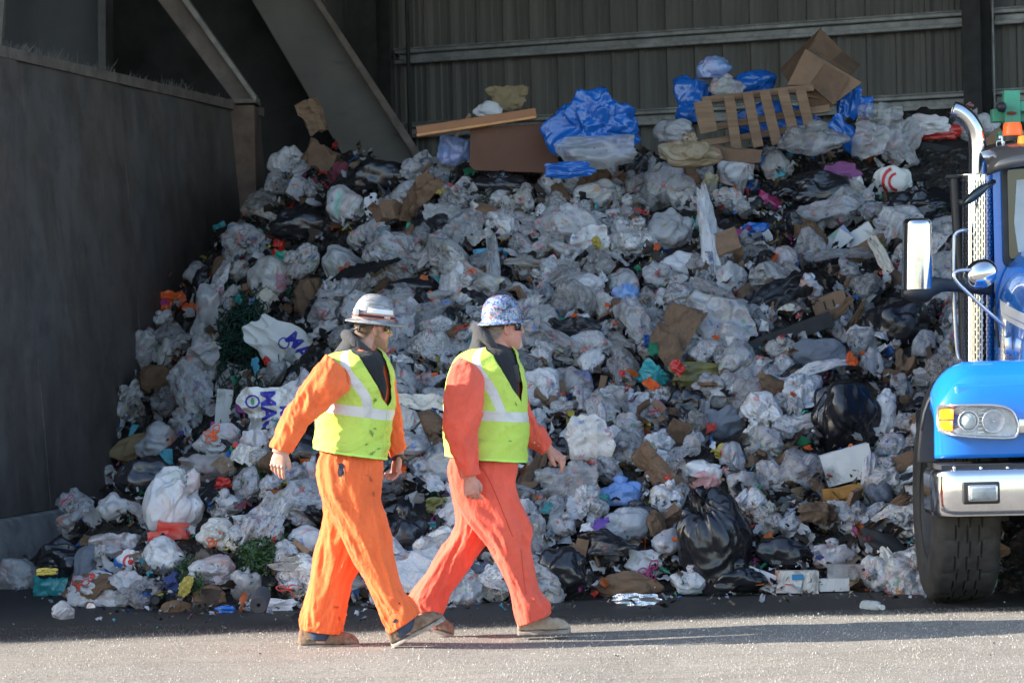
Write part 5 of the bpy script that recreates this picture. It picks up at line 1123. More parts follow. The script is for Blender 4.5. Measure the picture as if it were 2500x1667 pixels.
M_HOOD = clothmat('black_hoodie', (.020, .020, .023), 3, 0); M_HOOD2 = clothmat('faded_hoodie', (.05, .05, .055), 3, 0)
def leather(name, c, dust):
    m = Mat(name); g = m.co('Object'); n1 = m.noise(g, 14, 6, .7); n2 = m.noise(g, 60, 4)
    m.p(base=m.mix(m.ramp(n1, [(.4, .15), (.62, .95)]), c, dust), rough=.9, spec=.2, normal=m.bump(m.math('ADD', n1, m.math('MULTIPLY', n2, .5)), .5, .006)); return m.m
LT1 = leather('dusty_boot', (.13, .075, .045), (.30, .215, .155)); LT2 = leather('tan_boot', (.27, .20, .13), (.42, .34, .26)); SOLE = leather('muddy_sole', (.15, .125, .10), (.36, .31, .26))
M_JEAN = simple('denim_cuff', (.045, .065, .11), .9, vs=30)
def vestmat(name, seed, hz, hw, slope, straps, dirt):
    """uv: x = angle from the front centre (rad), y = height in metres above the hem"""
    m = Mat(name); uv = m.n('UVMap').outputs[0]; x, y, _ = m.sep(uv); g = m.co('Object'); n1 = m.noise(g, 4, 5, .65)
    col = m.ramp(n1, [(.3, (.46, .62, .085)), (.7, (.58, .74, .14))])
    d1 = m.noise(g, 6, 8, .8, 1.0); d2 = m.noise(m.co('Object', loc=(seed, 0, 0)), 1.8, 3, .5); col = m.mix(m.math('MULTIPLY', m.ramp(d1, [(.50, 0), (.66, 1)]), m.ramp(d2, [(.42, 0), (.6, dirt)])), col, (.10, .13, .02))
    ax = m.math('ABSOLUTE', x); yy = m.math('SUBTRACT', y, m.math('MULTIPLY', ax, slope))
    def band(v, c, h): return m.math('LESS_THAN', m.math('ABSOLUTE', m.math('SUBTRACT', v, c)), h)
    b1 = band(yy, hz, hw); sc = m.math('ADD', m.math('MULTIPLY', m.math('SUBTRACT', y, hz), straps[1]), straps[0]); b2 = m.math('MULTIPLY', band(ax, sc, straps[2]), m.math('GREATER_THAN', y, hz))
    mask = m.math('MAXIMUM', b1, b2); edge = m.math('LESS_THAN', y, .012)
    sil = m.mix(m.ramp(m.noise(g, 9, 6, .7, .8), [(.5, 0), (.7, .45)]), (.62, .60, .58), (.30, .29, .27))
    col = m.mix(mask, col, sil); zip_ = m.math('LESS_THAN', ax, .012); col = m.mix(m.math('MAXIMUM', zip_, edge), col, (.50, .85, .15))
    w1 = m.noise(m.co('Object', rot=(0, .5, 0), scale=(1, 1, 2.2)), 9, 4, .55, 1.0); w3 = m.vor(g, 330)
    h = m.math('ADD', w1, m.math('MULTIPLY', w3, m.math('MULTIPLY', m.math('SUBTRACT', 1.0, mask), .06)))
    m.p(base=col, rough=m.mix(mask, (.75,) * 3, (.42,) * 3), spec=.3, normal=m.bump(h, .5, .015)); return m.m
def vest(e, rows, D, hd, w_of_v, hem, mat, seed, phf, fold=.006, n=90, seg=150, neck=None, thick=.004):
    """rows: (v, back u, front u). Open sheet: V neck opening narrows to the zip."""
    A = catrom([[v, b, f, h] for (v, b, f, h) in rows], n); V = []; F = []; UV = []; fo = folds(seed, 7, 1.2, fold, .5)
    for i, (v, bu, fu, hdi) in enumerate(A):
        t = i / (n - 1); w = max(w_of_v(v), .003); phc = phf(v)
        th = np.linspace(phc + w, phc + 2 * math.pi - w, seg); 
        for k, q in enumerate(th):
            c, s = math.cos(q), math.sin(q); vv = v + hem(q, t); L = P(bu, vv, D); R = P(fu, vv, D); ce = (L + R) / 2; a = (R - L) / 2; d = float(fo(t, np.array([q]))[0]) if False else 0
            p = ce + a * (math.copysign(abs(c) ** .88, c)) + Vector((0, hdi * math.copysign(abs(s) ** .9, s), 0)); V.append(p); x = q - phc; x = x if x < math.pi else x - 2 * math.pi; UV.append((x, 0))
    V = np.array(V); 
    # folds, vectorised
    T = np.repeat(np.linspace(0, 1, n), seg); cen = V.reshape(n, seg, 3).mean(1); nrm = V - np.repeat(cen, seg, 0); nrm[:, 2] = 0; nrm /= np.linalg.norm(nrm, axis=1)[:, None]
    pq = np.stack([V[:, 0] * 3 + V[:, 2] * 3, V[:, 1] * 4, V[:, 2] * 9 - V[:, 0] * 6], -1) + seed * 5; dd = fold * (1 - 2 * np.abs(noise(pq)) ** .8 + .5 * (1 - 2 * np.abs(noise(pq * 2.2)) ** .8)); V = V + nrm * dd[:, None]
    z0 = V[:, 2].min()
    F = [(j * seg + k, j * seg + k + 1, (j + 1) * seg + k + 1, (j + 1) * seg + k) for j in range(n - 1) for k in range(seg - 1)]
    o = mk('safety_vest', V, F, mat, e, fix=False); uvl = o.data.uv_layers.new(name='UVMap'); lp = np.zeros(len(o.data.loops), int); o.data.loops.foreach_get('vertex_index', lp)
    hz = P(0, rows[-1][0], D).z; uva = np.stack([np.array(UV)[:, 0], V[:, 2] - (V.reshape(n, seg, 3)[-1, :, 2][np.tile(np.arange(seg), n)])], -1); uvl.data.foreach_set('uv', uva[lp].ravel())
    s_ = o.modifiers.new('s', 'SOLIDIFY'); s_.thickness = thick; s_.offset = 1; evalmods(o); return o
def boot(e, heel, toe, D, h, side, mat, width=.105, yaw=0.0, shaft=True, name='boot'):
    """heel, toe: sole line end points in px"""
    A, B = P(*heel, D), P(*toe, D); X = (B - A); L = X.length; X.normalize(); Y = Vector((0, 1, 0)); Z = X.cross(Y).normalized() * 1; Z = Z if Z.z > 0 else -Z; Y = Z.cross(X)
    W = lambda x, y, z: A + X * x * L + Y * y + Z * z
    st = [(0.0, .030, .055), (.03, .036, .085), (.10, .038, .105), (.22, .038, .112), (.34, .037, .105), (.46, .040, .085), (.60, .048, .072), (.75, .051, .066), (.88, .046, .056), (.96, .034, .040), (1.0, .018, .022)]
    def body(z0, grow, zt=None):
        V = []; F = []; k = 26; S_ = catrom(st, 30)
        for x, w, hh in S_:
            hh = hh * h if zt is None else zt; w += grow
            off = .006 * math.sin(max(0, min(1, (x - .3) / .7)) * math.pi) * side
            for i in range(k):
                q = 2 * math.pi * i / k; c = math.cos(q); s = math.sin(q); f = lambda a, ex: math.copysign(abs(a) ** ex, a)
                if s >= 0: z = z0 + (hh - z0) * f(s, .85); y = f(c, .72) * w * (1 - .28 * max(0, s) ** 2)
                else: z = z0 + z0 * s * .0; y = f(c, .6) * w
                rk = .006 * (1 - 2 * abs(float(noise(np.array([x * 16, c * 1.5, z * 30 + side]))))) + .004 * math.exp(-((x - .70) / .02) ** 2) * (-1) if zt is None else .002 * float(noise(np.array([x * 50, c * 6, 3.])))
                V.append(W(x * (1 + grow * 1.5) - grow * .6, y + off + rk, z + rk))
        for i in range(29):
            for j in range(k): F.append((i * k + j, i * k + (j + 1) % k, (i + 1) * k + (j + 1) % k, (i + 1) * k + j))
        F.append(tuple(range(k))[::-1]); F.append(tuple(range(29 * k, 30 * k))); return V, F
    mb = MB(); mb.add(*body(.020, 0))
    mb.tube([W(.22, 0, .05), W(.20, 0, .09), W(.19, 0, .15)], [.046, .044, .042], 20)
    o = mb.build(name, mat, e, smooth=True); remesh(o, .005, 3)
    V, F = body(.0, .006, .026); MB().add(V, F).build('sole', SOLE, o, smooth=True, sharp=60)
    mb = MB(); MB_ = [W(x, y, z) for x, y, z in ((.36, .026, .098), (.40, -.026, .093), (.43, .026, .086), (.47, -.026, .080), (.50, .026, .074), (.53, -.026, .070))]
    mb.tube(MB_, .003, 6); mb.build('bootlace', mat, o, smooth=True)
    return o
def shell(M, z0, z1, p0, p1, off, m, name, e, nz=14, nph=40, noise_amp=.0015, seed=0, taper=True):
    V = []; F = []
    for i in range(nz):
        for k in range(nph):
            ph = p0 + (p1 - p0) * k / (nph - 1); fz = i / (nz - 1); z = z0 + (z1 - z0) * fz
            if callable(z1): z = z0 + (z1(ph) - z0) * fz
            ed = min(1, min(k, nph - 1 - k) / 4, ) if taper else 1; o_ = off * (ed * .8 + .2) * (1 if not taper else min(1, (nz - 1 - i) / 3 + .3))
            p = headpt(z, ph, o_ + noise_amp * float(noise(np.array([z * 160, ph * 14, seed * 1.])))); V.append(M @ p)
    F = [(j * nph + k, j * nph + k + 1, (j + 1) * nph + k + 1, (j + 1) * nph + k) for j in range(nz - 1) for k in range(nph - 1)]
    return mk(name, V, F, m, e, fix=False)
def hardhat(e, M, mat, bill=.03, s=1.0, ridge=True):
    """M: frame with origin at the brim centre, z up, x forward"""
    n = 64; V = []; F = []; prof = []
    ax, ay = .112 * s, .102 * s
    prof = [(-.0, 'b', -.001), (.25, 'b', .000), (.55, 'b', .004), (.9, 'b', .011)]
    rows = []
    for k in range(n):
        q = 2 * math.pi * k / n; c, sn = math.cos(q), math.sin(q); col = []
        ext = .036 + bill * max(0, c) ** 3; dr = -.010 * (1 - max(0, c) ** 2) - .004 * max(0, c)
        r0 = Vector((ax * c, ay * sn, 0)); r1 = Vector(((ax + ext) * c, (ay + ext * .92) * sn, 0))
        col.append(r1 + Vector((0, 0, dr - .007))); col.append(r1 * 1.012 + Vector((0, 0, dr - .003))); col.append(r1 + Vector((0, 0, dr + .001)))
        for t in (.35, .7, .92): col.append(r1.lerp(r0, t) + Vector((0, 0, dr * (1 - t) + .004 * t)))
        for t in np.linspace(.0, 1, 16)[0:]:
            a = t * math.pi / 2; zz = .010 + .128 * s * math.sin(a) ** .95; rr_ = math.cos(a) ** .72
            rd = .004 * math.exp(-(abs(ay * sn * rr_) / .016) ** 4) * (math.sin(a) > .25) if ridge else 0
            col.append(Vector((ax * c * rr_, ay * sn * rr_, zz + rd)))
        rows.append(col)
    m_ = len(rows[0])
    for k in range(n):
        for p in rows[k]: V.append(M @ p)
    for k in range(n):
        k2 = (k + 1) % n
        for j in range(m_ - 1): F.append((k * m_ + j, k2 * m_ + j, k2 * m_ + j + 1, k * m_ + j + 1))
    o = mk('hard_hat', V, F, mat, e, fix=True); s_ = o.modifiers.new('s', 'SOLIDIFY'); s_.thickness = .003; s_.offset = -1; evalmods(o); return o
def frame(origin, yaw, pitch=0, roll=0):
    return Matrix.Translation(origin) @ Matrix.Rotation(math.radians(yaw), 4, 'Z') @ Matrix.Rotation(math.radians(pitch), 4, 'Y') @ Matrix.Rotation(math.radians(roll), 4, 'X')
def pr(lst, D, hd):
    out = []
    for i, x in enumerate(lst):
        d = D[i] if hasattr(D, '__len__') else D; h = hd[i] if hasattr(hd, '__len__') else hd; out.append((x[0], x[1], d, h))
    return out
def build_person(tagd, D, T):
    base = ground(*T['foot']); e = empty('person', (base.x, base.y, 0), T['label'], 'person')
    mpp = D / FPX
    # ---------------- coverall
    tor = [((b, v), (f, v), D, h) for v, b, f, h in T['torso']]
    if 'hips' in T: tor = tor + T['hips']
    mb = MB()
    mb.add(*loft(tor, 90, 72, .86, folds(T['seed'], 8, 1.3, .004, .6), inset=.021))
    mb.add(*loft(T['near_arm'], 110, 60, 1.0, folds(T['seed'] + 1, 7, 1.2, .012, 1.3, ((.45, .12, .9), (.85, .12, .7), (.05, .08, .5)))))
    mb.add(*loft(T['far_arm'], 90, 50, 1.0, folds(T['seed'] + 2, 7, 1.2, .011, 1.2, ((.5, .15, .8),))))
    mb.add(*loft(T['near_leg'], 140, 72, .95, folds(T['seed'] + 3, 5, 1.9, .0135, 2.6, ((.48, .10, .6), (.92, .09, .9), (.12, .1, .2)))))
    mb.add(*loft(T['far_leg'], 130, 66, .95, folds(T['seed'] + 4, 5, 1.9, .0135, 2.6, ((.5, .10, .6), (.92, .09, .9)))))
    cov = mb.build('coveralls', T['cov'], e, smooth=True); remesh(cov, .0055, 2)
    # ---------------- body: one continuous skin under the clothes
    HM = T['head']; mb = MB(); head_mesh(mb, HM, T.get('chubby', 0))
    mb.add(*loft(T['neck'], 16, 32)); mb.add(*loft(tor, 40, 40, .9, inset=.035))
    for k in ('near_arm', 'far_arm'): mb.add(*loft(T[k], 40, 24, scale=.66))
    for k in ('near_leg', 'far_leg'): mb.add(*loft(T[k], 50, 24, scale=.62))
    for hnd in T['hands']: mb.add(*loft(hnd['fore'], 8, 20)); hand_mesh(mb, *hnd['a'], **hnd['k'])
    for f in T['ankles']: mb.tube([P(*f[0], f[2]), P(*f[1], f[2])], [.042, .040], 14)
    if T.get('beard'): mb.ell(HM @ Vector((.078, 0, -.103)), (.026, .034, .024), HM.to_3x3(), 20, 14)
    else: mb.ell(HM @ Vector((.088, 0, -.096)), (.018, .022, .024), HM.to_3x3(), 20, 14)
    bd = mb.build('body', T['skin'], e, smooth=True); remesh(bd, .0034, 1, .4)
    nv = len(bd.data.vertices); co = np.zeros(nv * 3); bd.data.vertices.foreach_get('co', co); co = co.reshape(-1, 3) + np.array(wloc(bd)); Mi = np.array(HM.inverted()); L_ = co @ Mi[:3, :3].T + Mi[:3, 3]
    x, y, z = L_[:, 0], L_[:, 1], L_[:, 2]; ph = np.abs(np.arctan2(y, x)); sg = lambda a, w: 1 / (1 + np.exp(-np.clip(a / w, -30, 30)))
    head_ = sg(.13 - np.abs(z), .002) * (np.abs(y) < .1) * (np.abs(x) < .13); wob = .006 * noise(L_ * 60)
    hr = head_ * sg(ph - (1.95 + 10 * np.clip(-z - .02, 0, 1)), .08) * sg(z + .062 + wob, .006); hr = np.maximum(hr, head_ * sg(z - .055, .004)); hr = np.maximum(hr, head_ * sg(ph - 1.42, .05) * sg(1.95 - ph, .05) * sg(z - .012, .006))
    if T.get('beard'):
        top = np.interp(ph, [0, .25, .5, .9, 1.25, 1.5, 1.7], [-.040, -.040, -.050, -.048, -.030, .0, .02]); br = head_ * sg(top - z + wob, .005) * sg(1.62 - ph + 3 * np.clip(-z - .06, 0, .05), .06) * sg(z + .128, .004)
    else: br = head_ * sg(.34 - ph, .05) * sg(-.066 - z + wob, .003) * 1.0
    rd_ = np.exp(-((z + .02) / .03) ** 2) * np.exp(-((ph - .8) / .4) ** 2) * head_ + head_ * np.exp(-(np.abs(ph - 1.6) / .12) ** 2) * np.exp(-(z / .04) ** 2)
    at = bd.data.attributes.new('hair', 'FLOAT_VECTOR', 'POINT'); at.data.foreach_set('vector', np.stack([hr, br, rd_ * (.6 if T.get('beard') else 1)], -1).ravel())
    return e, cov, bd
# =============== worker one (bright orange, grey helmet)
D1 = ground(800, 1580).y; print('D1', D1)
HM1 = frame(P(907, 801, D1), 24, 6, 4)
T1 = dict(seed=3, beard=True, foot=(860, 1575), label='worker in bright orange coveralls and scuffed grey hard hat striding right', cov=OR1, skin=SK1, head=HM1,
    torso=[(842, 846, 905, .075), (852, 826, 926, .13), (866, 804, 941, .185), (888, 792, 952, .215), (920, 785, 960, .215), (955, 783, 962, .205), (990, 779, 957, .195), (1025, 774, 950, .185), (1060, 772, 946, .180), (1095, 772, 941, .180)],
    hips=[((774, 1125), (937, 1125), D1, .178), ((778, 1160), (933, 1160), D1, .17), ((790, 1195), (925, 1198), D1, .13)],
    near_arm=pr([((800, 866), (850, 905)), ((770, 893), (852, 946)), ((748, 925), (828, 968)), ((726, 960), (799, 994)), ((706, 990), (774, 1017)), ((694, 1023), (752, 1036)), ((680, 1058), (735, 1066)), ((664, 1093), (711, 1106))], [D1 - .19, D1 - .23, D1 - .25, D1 - .26, D1 - .27, D1 - .27, D1 - .27, D1 - .27], [.06, .075, .072, .066, .064, .058, .052, .046]),
    far_arm=pr([((905, 880), (955, 895)), ((918, 930), (966, 940)), ((926, 985), (972, 985)), ((934, 1030), (980, 1032)), ((943, 1070), (986, 1065)), ((954, 1118), (990, 1096))], D1 + .22, [.07, .07, .065, .06, .055, .045]),
    near_leg=pr([((795, 1092), (912, 1095)), ((777, 1128), (928, 1130)), ((779, 1180), (930, 1175)), ((790, 1222), (926, 1218)), ((822, 1278), (938, 1262)), ((848, 1333), (953, 1307)), ((864, 1370), (956, 1342)), ((890, 1410), (966, 1386)), ((914, 1455), (981, 1438)), ((937, 1500), (1001, 1468)), ((955, 1545), (1021, 1500))], D1 - .09, [.06, .095, .105, .105, .10, .092, .085, .08, .078, .080, .082]),
    far_leg=pr([((796, 1092), (890, 1092)), ((778, 1130), (900, 1128)), ((786, 1190), (902, 1190)), ((794, 1245), (900, 1250)), ((788, 1300), (888, 1312)), ((772, 1360), (877, 1378)), ((760, 1425), (858, 1420)), ((750, 1465), (849, 1465)), ((741, 1505), (841, 1505)), ((737, 1536), (829, 1548))], D1 + .09, [.06, .10, .105, .10, .095, .09, .085, .083, .083, .083]),
    neck=[((866, 800), (925, 815), D1, .062), ((862, 835), (924, 850), D1, .064), ((850, 865), (920, 880), D1, .075)],
    hands=[dict(fore=[((672, 1068), (722, 1080), D1 - .27, .03), ((664, 1102), (704, 1112), D1 - .27, .025)], a=(P(686, 1098, D1 - .27), (-.24, -.05, -1), (-.35, -1, .1), (.95, -.3, 0)), k=dict(curl=16, thumb_in=-.1)),
           dict(fore=[((952, 1085), (985, 1078), D1 + .22, .028), ((956, 1122), (986, 1105), D1 + .22, .024)], a=(P(972, 1112, D1 + .22), (-.18, -.1, -1), (.8, .5, 0), (-.5, -.8, 0)), k=dict(curl=26, thumb_in=.2))],
    ankles=[((786, 1520), (783, 1568), D1 + .09), ((985, 1500), (992, 1548), D1 - .09)])
e1, cov1, body1 = build_person(1, D1, T1)
# =============== worker two (coral, patterned helmet)
D2 = ground(1330, 1547).y; print('D2', D2)
HM2 = frame(P(1228, 801, D2), 20, -2, 2)
T2 = dict(seed=13, foot=(1200, 1547), label='worker in faded coral coveralls and blue patterned hard hat walking in front', cov=OR2, skin=SK2, head=HM2, chubby=.007,
    torso=[(838, 1172, 1232, .075), (848, 1150, 1248, .13), (864, 1128, 1258, .19), (886, 1110, 1267, .22), (920, 1098, 1276, .225), (955, 1093, 1281, .22), (1000, 1090, 1284, .215), (1040, 1090, 1285, .212), (1080, 1091, 1283, .205), (1112, 1092, 1278, .20)],
    hips=[((1094, 1140), (1264, 1140), D2, .19), ((1099, 1175), (1258, 1175), D2, .18), ((1110, 1215), (1248, 1215), D2, .13)],
    near_arm=pr([((1124, 872), (1165, 893)), ((1100, 904), (1178, 925)), ((1090, 945), (1181, 955)), ((1086, 990), (1178, 997)), ((1085, 1030), (1169, 1028)), ((1089, 1068), (1161, 1062)), ((1100, 1105), (1163, 1096)), ((1116, 1135), (1166, 1130)), ((1126, 1166), (1169, 1158))], [D2 - .20, D2 - .24, D2 - .27, D2 - .28, D2 - .28, D2 - .28, D2 - .28, D2 - .28, D2 - .28], [.06, .08, .083, .08, .075, .068, .06, .052, .046]),
    far_arm=pr([((1215, 890), (1262, 900)), ((1236, 945), (1283, 955)), ((1248, 1010), (1297, 1003)), ((1262, 1060), (1312, 1027)), ((1285, 1088), (1328, 1048)), ((1306, 1098), (1339, 1068)), ((1327, 1108), (1347, 1082))], D2 + .24, [.07, .07, .068, .06, .055, .048, .042]),
    near_leg=pr([((1115, 1100), (1245, 1100)), ((1097, 1135), (1262, 1135)), ((1103, 1185), (1256, 1180)), ((1120, 1235), (1264, 1220)), ((1142, 1272), (1280, 1256)), ((1170, 1305), (1294, 1295)), ((1194, 1336), (1289, 1330)), ((1211, 1370), (1295, 1368)), ((1231, 1405), (1303, 1408)), ((1247, 1440), (1312, 1443)), ((1259, 1478), (1331, 1470)), ((1266, 1528), (1339, 1500))], D2 - .10, [.06, .105, .11, .108, .105, .10, .092, .085, .082, .082, .085, .085]),
    far_leg=pr([((1114, 1100), (1220, 1100)), ((1097, 1150), (1230, 1150)), ((1101, 1210), (1233, 1215)), ((1109, 1260), (1218, 1280)), ((1100, 1308), (1190, 1322)), ((1071, 1352), (1150, 1377)), ((1040, 1402), (1120, 1420)), ((1012, 1436), (1097, 1450)), ((1000, 1462), (1080, 1482)), ((1018, 1492), (1076, 1502))], D2 + .10, [.06, .11, .11, .105, .10, .093, .088, .085, .083, .07]),
    neck=[((1178, 800), (1246, 815), D2, .07), ((1170, 835), (1246, 850), D2, .072), ((1160, 865), (1240, 880), D2, .08)],
    hands=[dict(fore=[((1118, 1135), (1160, 1130), D2 - .28, .03), ((1126, 1170), (1163, 1164), D2 - .28, .026)], a=(P(1146, 1164, D2 - .28), (.14, -.1, -1), (-.25, -1, 0), (1, -.2, 0)), k=dict(curls=(40, 46, 50, 56), thumb_in=.9, s=1.03)),
           dict(fore=[((1310, 1098), (1338, 1075), D2 + .24, .028), ((1330, 1108), (1348, 1086), D2 + .24, .024)], a=(P(1341, 1096, D2 + .24), (.85, -.25, -.75), (.65, -.45, .75), (-.5, -.7, -.45)), k=dict(curls=(30, 36, 40, 44), thumb_in=.5, s=1.03))],
    ankles=[((1040, 1480), (1062, 1535), D2 + .10), ((1300, 1490), (1292, 1525), D2 - .10)])
e2, cov2, body2 = build_person(2, D2, T2)
# ---------------- vests
V1M = vestmat('hi_vis_vest_soiled', 2.0, .235, .027, .0, (.61, 1.08, .13), .8); V2M = vestmat('hi_vis_vest', 7.0, .245, .027, .0, (.68, .9, .12), .25)
def interp(pts): 
    xs_, ys_ = zip(*pts); return lambda v: float(np.interp(v, xs_, ys_))
pd1 = interp([(842, -58), (907, -52), (944, -42), (967, -37), (985, -36), (1110, -27)]); pd2 = interp([(842, -56), (901, -48), (947, -37), (980, -33), (1115, -18)])
ph1 = lambda v: math.radians(pd1(v)); ph2 = lambda v: math.radians(pd2(v))
def hem1(q, t): return (t ** 3) * (14 * math.cos(q) + 8) + (1 - t) ** 3 * (-6 * math.cos(q))
def hem2(q, t): return (t ** 3) * (8 * math.cos(q) + 2) + (1 - t) ** 3 * (-6 * math.cos(q))
R1 = [(848, 838, 908, .088), (858, 812, 932, .15), (870, 796, 946, .197), (890, 788, 957, .222), (920, 782, 964, .224), (955, 780, 967, .216), (990, 776, 962, .207), (1025, 771, 955, .205), (1060, 769, 951, .208), (1100, 767, 948, .222)]
v1 = vest(e1, R1, D1, .2, interp([(842, 1.0), (853, .78), (869, .50), (907, .36), (944, .30), (967, .22), (985, .003), (1200, .003)]), hem1, V1M, 3, ph1, .008)
R2 = [(842, 1164, 1236, .088), (852, 1140, 1252, .15), (866, 1120, 1263, .205), (888, 1104, 1272, .236), (920, 1092, 1281, .24), (955, 1087, 1286, .235), (1000, 1084, 1289, .232), (1040, 1084, 1290, .230), (1080, 1086, 1288, .235), (1118, 1087, 1285, .245)]
v2 = vest(e2, R2, D2, .2, interp([(836, 1.0), (850, .76), (866, .50), (901, .36), (947, .24), (978, .003), (1200, .003)]), hem2, V2M, 9, ph2, .007)
# ---------------- hoodies: neck collar, hood fold and the dark front in the V
def hood(e, D, ring, th, m, name='hoodie'):
    mb = MB(); pts = smoothpath([P(u, v, D + dy) for u, v, dy in ring] + [P(*ring[0][:2], D + ring[0][2])], 8)[:-1]
    rs = np.interp(np.linspace(0, 1, len(pts)), np.linspace(0, 1, len(th)), th); mb.tube(pts, list(rs), 14, closed=True); return mb
def hoodpanel(e, D, rows, phf, wf, m, name, inset, n=60, seg=50):
    A = catrom(rows, n); V = []; 
    for v, bu, fu, hd in A:
        w = max(wf(v), .004); ph = phf(v)
        for q in np.linspace(ph - w, ph + w, seg):
            c, s = math.cos(q), math.sin(q); L = P(bu, v, D); R = P(fu, v, D); p = (L + R) / 2 + (R - L) / 2 * (1 - inset) * math.copysign(abs(c) ** .88, c) + Vector((0, (hd - .01) * math.copysign(abs(s) ** .9, s), 0)); V.append(p)
    F = [(j * seg + k, j * seg + k + 1, (j + 1) * seg + k + 1, (j + 1) * seg + k) for j in range(n - 1) for k in range(seg - 1)]
    o = mk(name, V, F, m, e, fix=False); s_ = o.modifiers.new('s', 'SOLIDIFY'); s_.thickness = .006; s_.offset = 1; evalmods(o); return o
RI1 = [(v, b + 3, f - 3, h) for v, b, f, h in R1]; RI2 = [(v, b + 3, f - 3, h) for v, b, f, h in R2]
hoodpanel(e1, D1, RI1, lambda v: ph1(v) - .03, interp([(846, 1.5), (853, 1.05), (869, .48), (907, .27), (944, .17), (975, .004), (1200, .003)]), M_HOOD, 'hoodie_front', .045)
hoodpanel(e2, D2, RI2, lambda v: ph2(v) - .04, interp([(840, 1.5), (850, 1.05), (866, .48), (901, .29), (947, .16), (970, .004), (1200, .003)]), M_HOOD, 'hoodie_front', .045)
mb = hood(e1, D1, [(928, 880, -.02), (905, 862, -.085), (872, 838, -.10), (850, 822, -.05), (846, 818, .03), (868, 830, .10), (905, 850, .085)], [.014, .017, .024, .030, .030, .024, .017, .014], M_HOOD)
mb.add(*loft([((850, 806), (864, 812), D1, .05), ((841, 822), (872, 838), D1, .085), ((828, 842), (890, 864), D1, .105), ((812, 862), (912, 884), D1, .115)], 30, 40))
o = mb.build('hood_collar', M_HOOD2, e1, smooth=True); remesh(o, .005, 4)
mb = hood(e2, D2, [(1248, 880, -.02), (1222, 862, -.09), (1192, 832, -.105), (1168, 806, -.06), (1163, 800, .03), (1190, 822, .105), (1225, 850, .09)], [.014, .017, .026, .030, .030, .024, .017, .014], M_HOOD)
mb.add(*loft([((1158, 788), (1172, 794), D2, .05), ((1154, 812), (1184, 824), D2, .085), ((1150, 836), (1202, 856), D2, .11), ((1142, 856), (1228, 880), D2, .12)], 30, 40))
o = mb.build('hood_collar', M_HOOD2, e2, smooth=True); remesh(o, .005, 4)
for e_, D_, rows in ((e1, D1, R1), (e2, D2, R2)):
    yk = [((b + 7, v), (f - 5, v), D_, h - .015) for v, b, f, h in rows[:4]]; yk[0] = ((rows[0][1] + 10, rows[0][0] - 12), (rows[0][2] - 2, rows[0][0] - 2), D_, .068)
    MB().add(*loft(yk, 24, 60, .9)).build('hoodie_yoke', M_HOOD, e_, smooth=True)
# drawstring, radios, snaps
def box3(e, u, v, D, w, h, d, m, name, ang=0, bev=.004):
    mb = MB(); mb.rbox(P(u, v, D), (w / 2, d / 2, h / 2), bev, Euler((0, math.radians(ang), 0))); return mb.build(name, m, e, smooth=True, sharp=45)
M_PLB = simple('black_plastic', (.016, .016, .018), .4, bump=0)
r_ = box3(e1, 956, 905, D1 - .02, .045, .095, .04, M_PLB, 'radio', 6); MB().tube([P(957, 888, D1 - .02), P(955, 868, D1 - .02)], .006, 8).build('antenna', M_PLB, r_, smooth=True)
MB().tube(smoothpath([P(954, 925, D1 - .03), P(956, 940, D1 - .03), P(952, 952, D1 - .05)], 5), .004, 6).build('cord', M_PLB, r_, smooth=True)
r_ = box3(e2, 1257, 912, D2 - .12, .048, .10, .045, M_PLB, 'radio', -8); MB().tube([P(1252, 897, D2 - .12), P(1249, 880, D2 - .12)], .006, 8).build('antenna', M_PLB, r_, smooth=True)
MB().tube(smoothpath([P(902, 878, D1 - .165), P(903, 895, D1 - .17), P(904, 914, D1 - .175)], 5), .0022, 6).build('drawstring', simple('grey_cord', (.45, .45, .46), .7, bump=0), e1, smooth=True)
# cuffs, watch
MB().tube([P(971, 1110, D1 + .22) + Vector((0, 0, 0)), P(973, 1122, D1 + .22)], .034, 18).build('watch', simple('dark_strap', (.04, .045, .05), .5, bump=0), e1, smooth=True)
# socks showing at the first worker's ankles
for (a, b, d_) in (((742, 1541), (830, 1552), D1 + .09), ((962, 1552), (1020, 1505), D1 - .09)): pass
loftk = loft([((744, 1526), (810, 1540), D1 + .09, .060), ((746, 1548), (808, 1553), D1 + .09, .058), ((749, 1560), (802, 1563), D1 + .09, .052)], 10, 30); MB().add(*loftk).build('jeans_hem', M_JEAN, e1, smooth=True)
loftk = loft([((956, 1534), (1012, 1500), D1 - .09, .062), ((963, 1550), (1020, 1513), D1 - .09, .058), ((970, 1562), (1012, 1532), D1 - .09, .045)], 10, 30); MB().add(*loftk).build('jeans_hem', M_JEAN, e1, smooth=True)
# ---------------- boots
boot(e1, (729, 1582), (877, 1580), D1 + .09, 1.22, 1, LT1); boot(e1, (960, 1580), (1087, 1512), D1 - .09, 1.25, -1, LT1)
boot(e2, (1264, 1548), (1393, 1543), D2 - .10, 1.22, -1, LT2); boot(e2, (1004, 1522), (1105, 1556), D2 + .10, 1.2, 1, LT1)
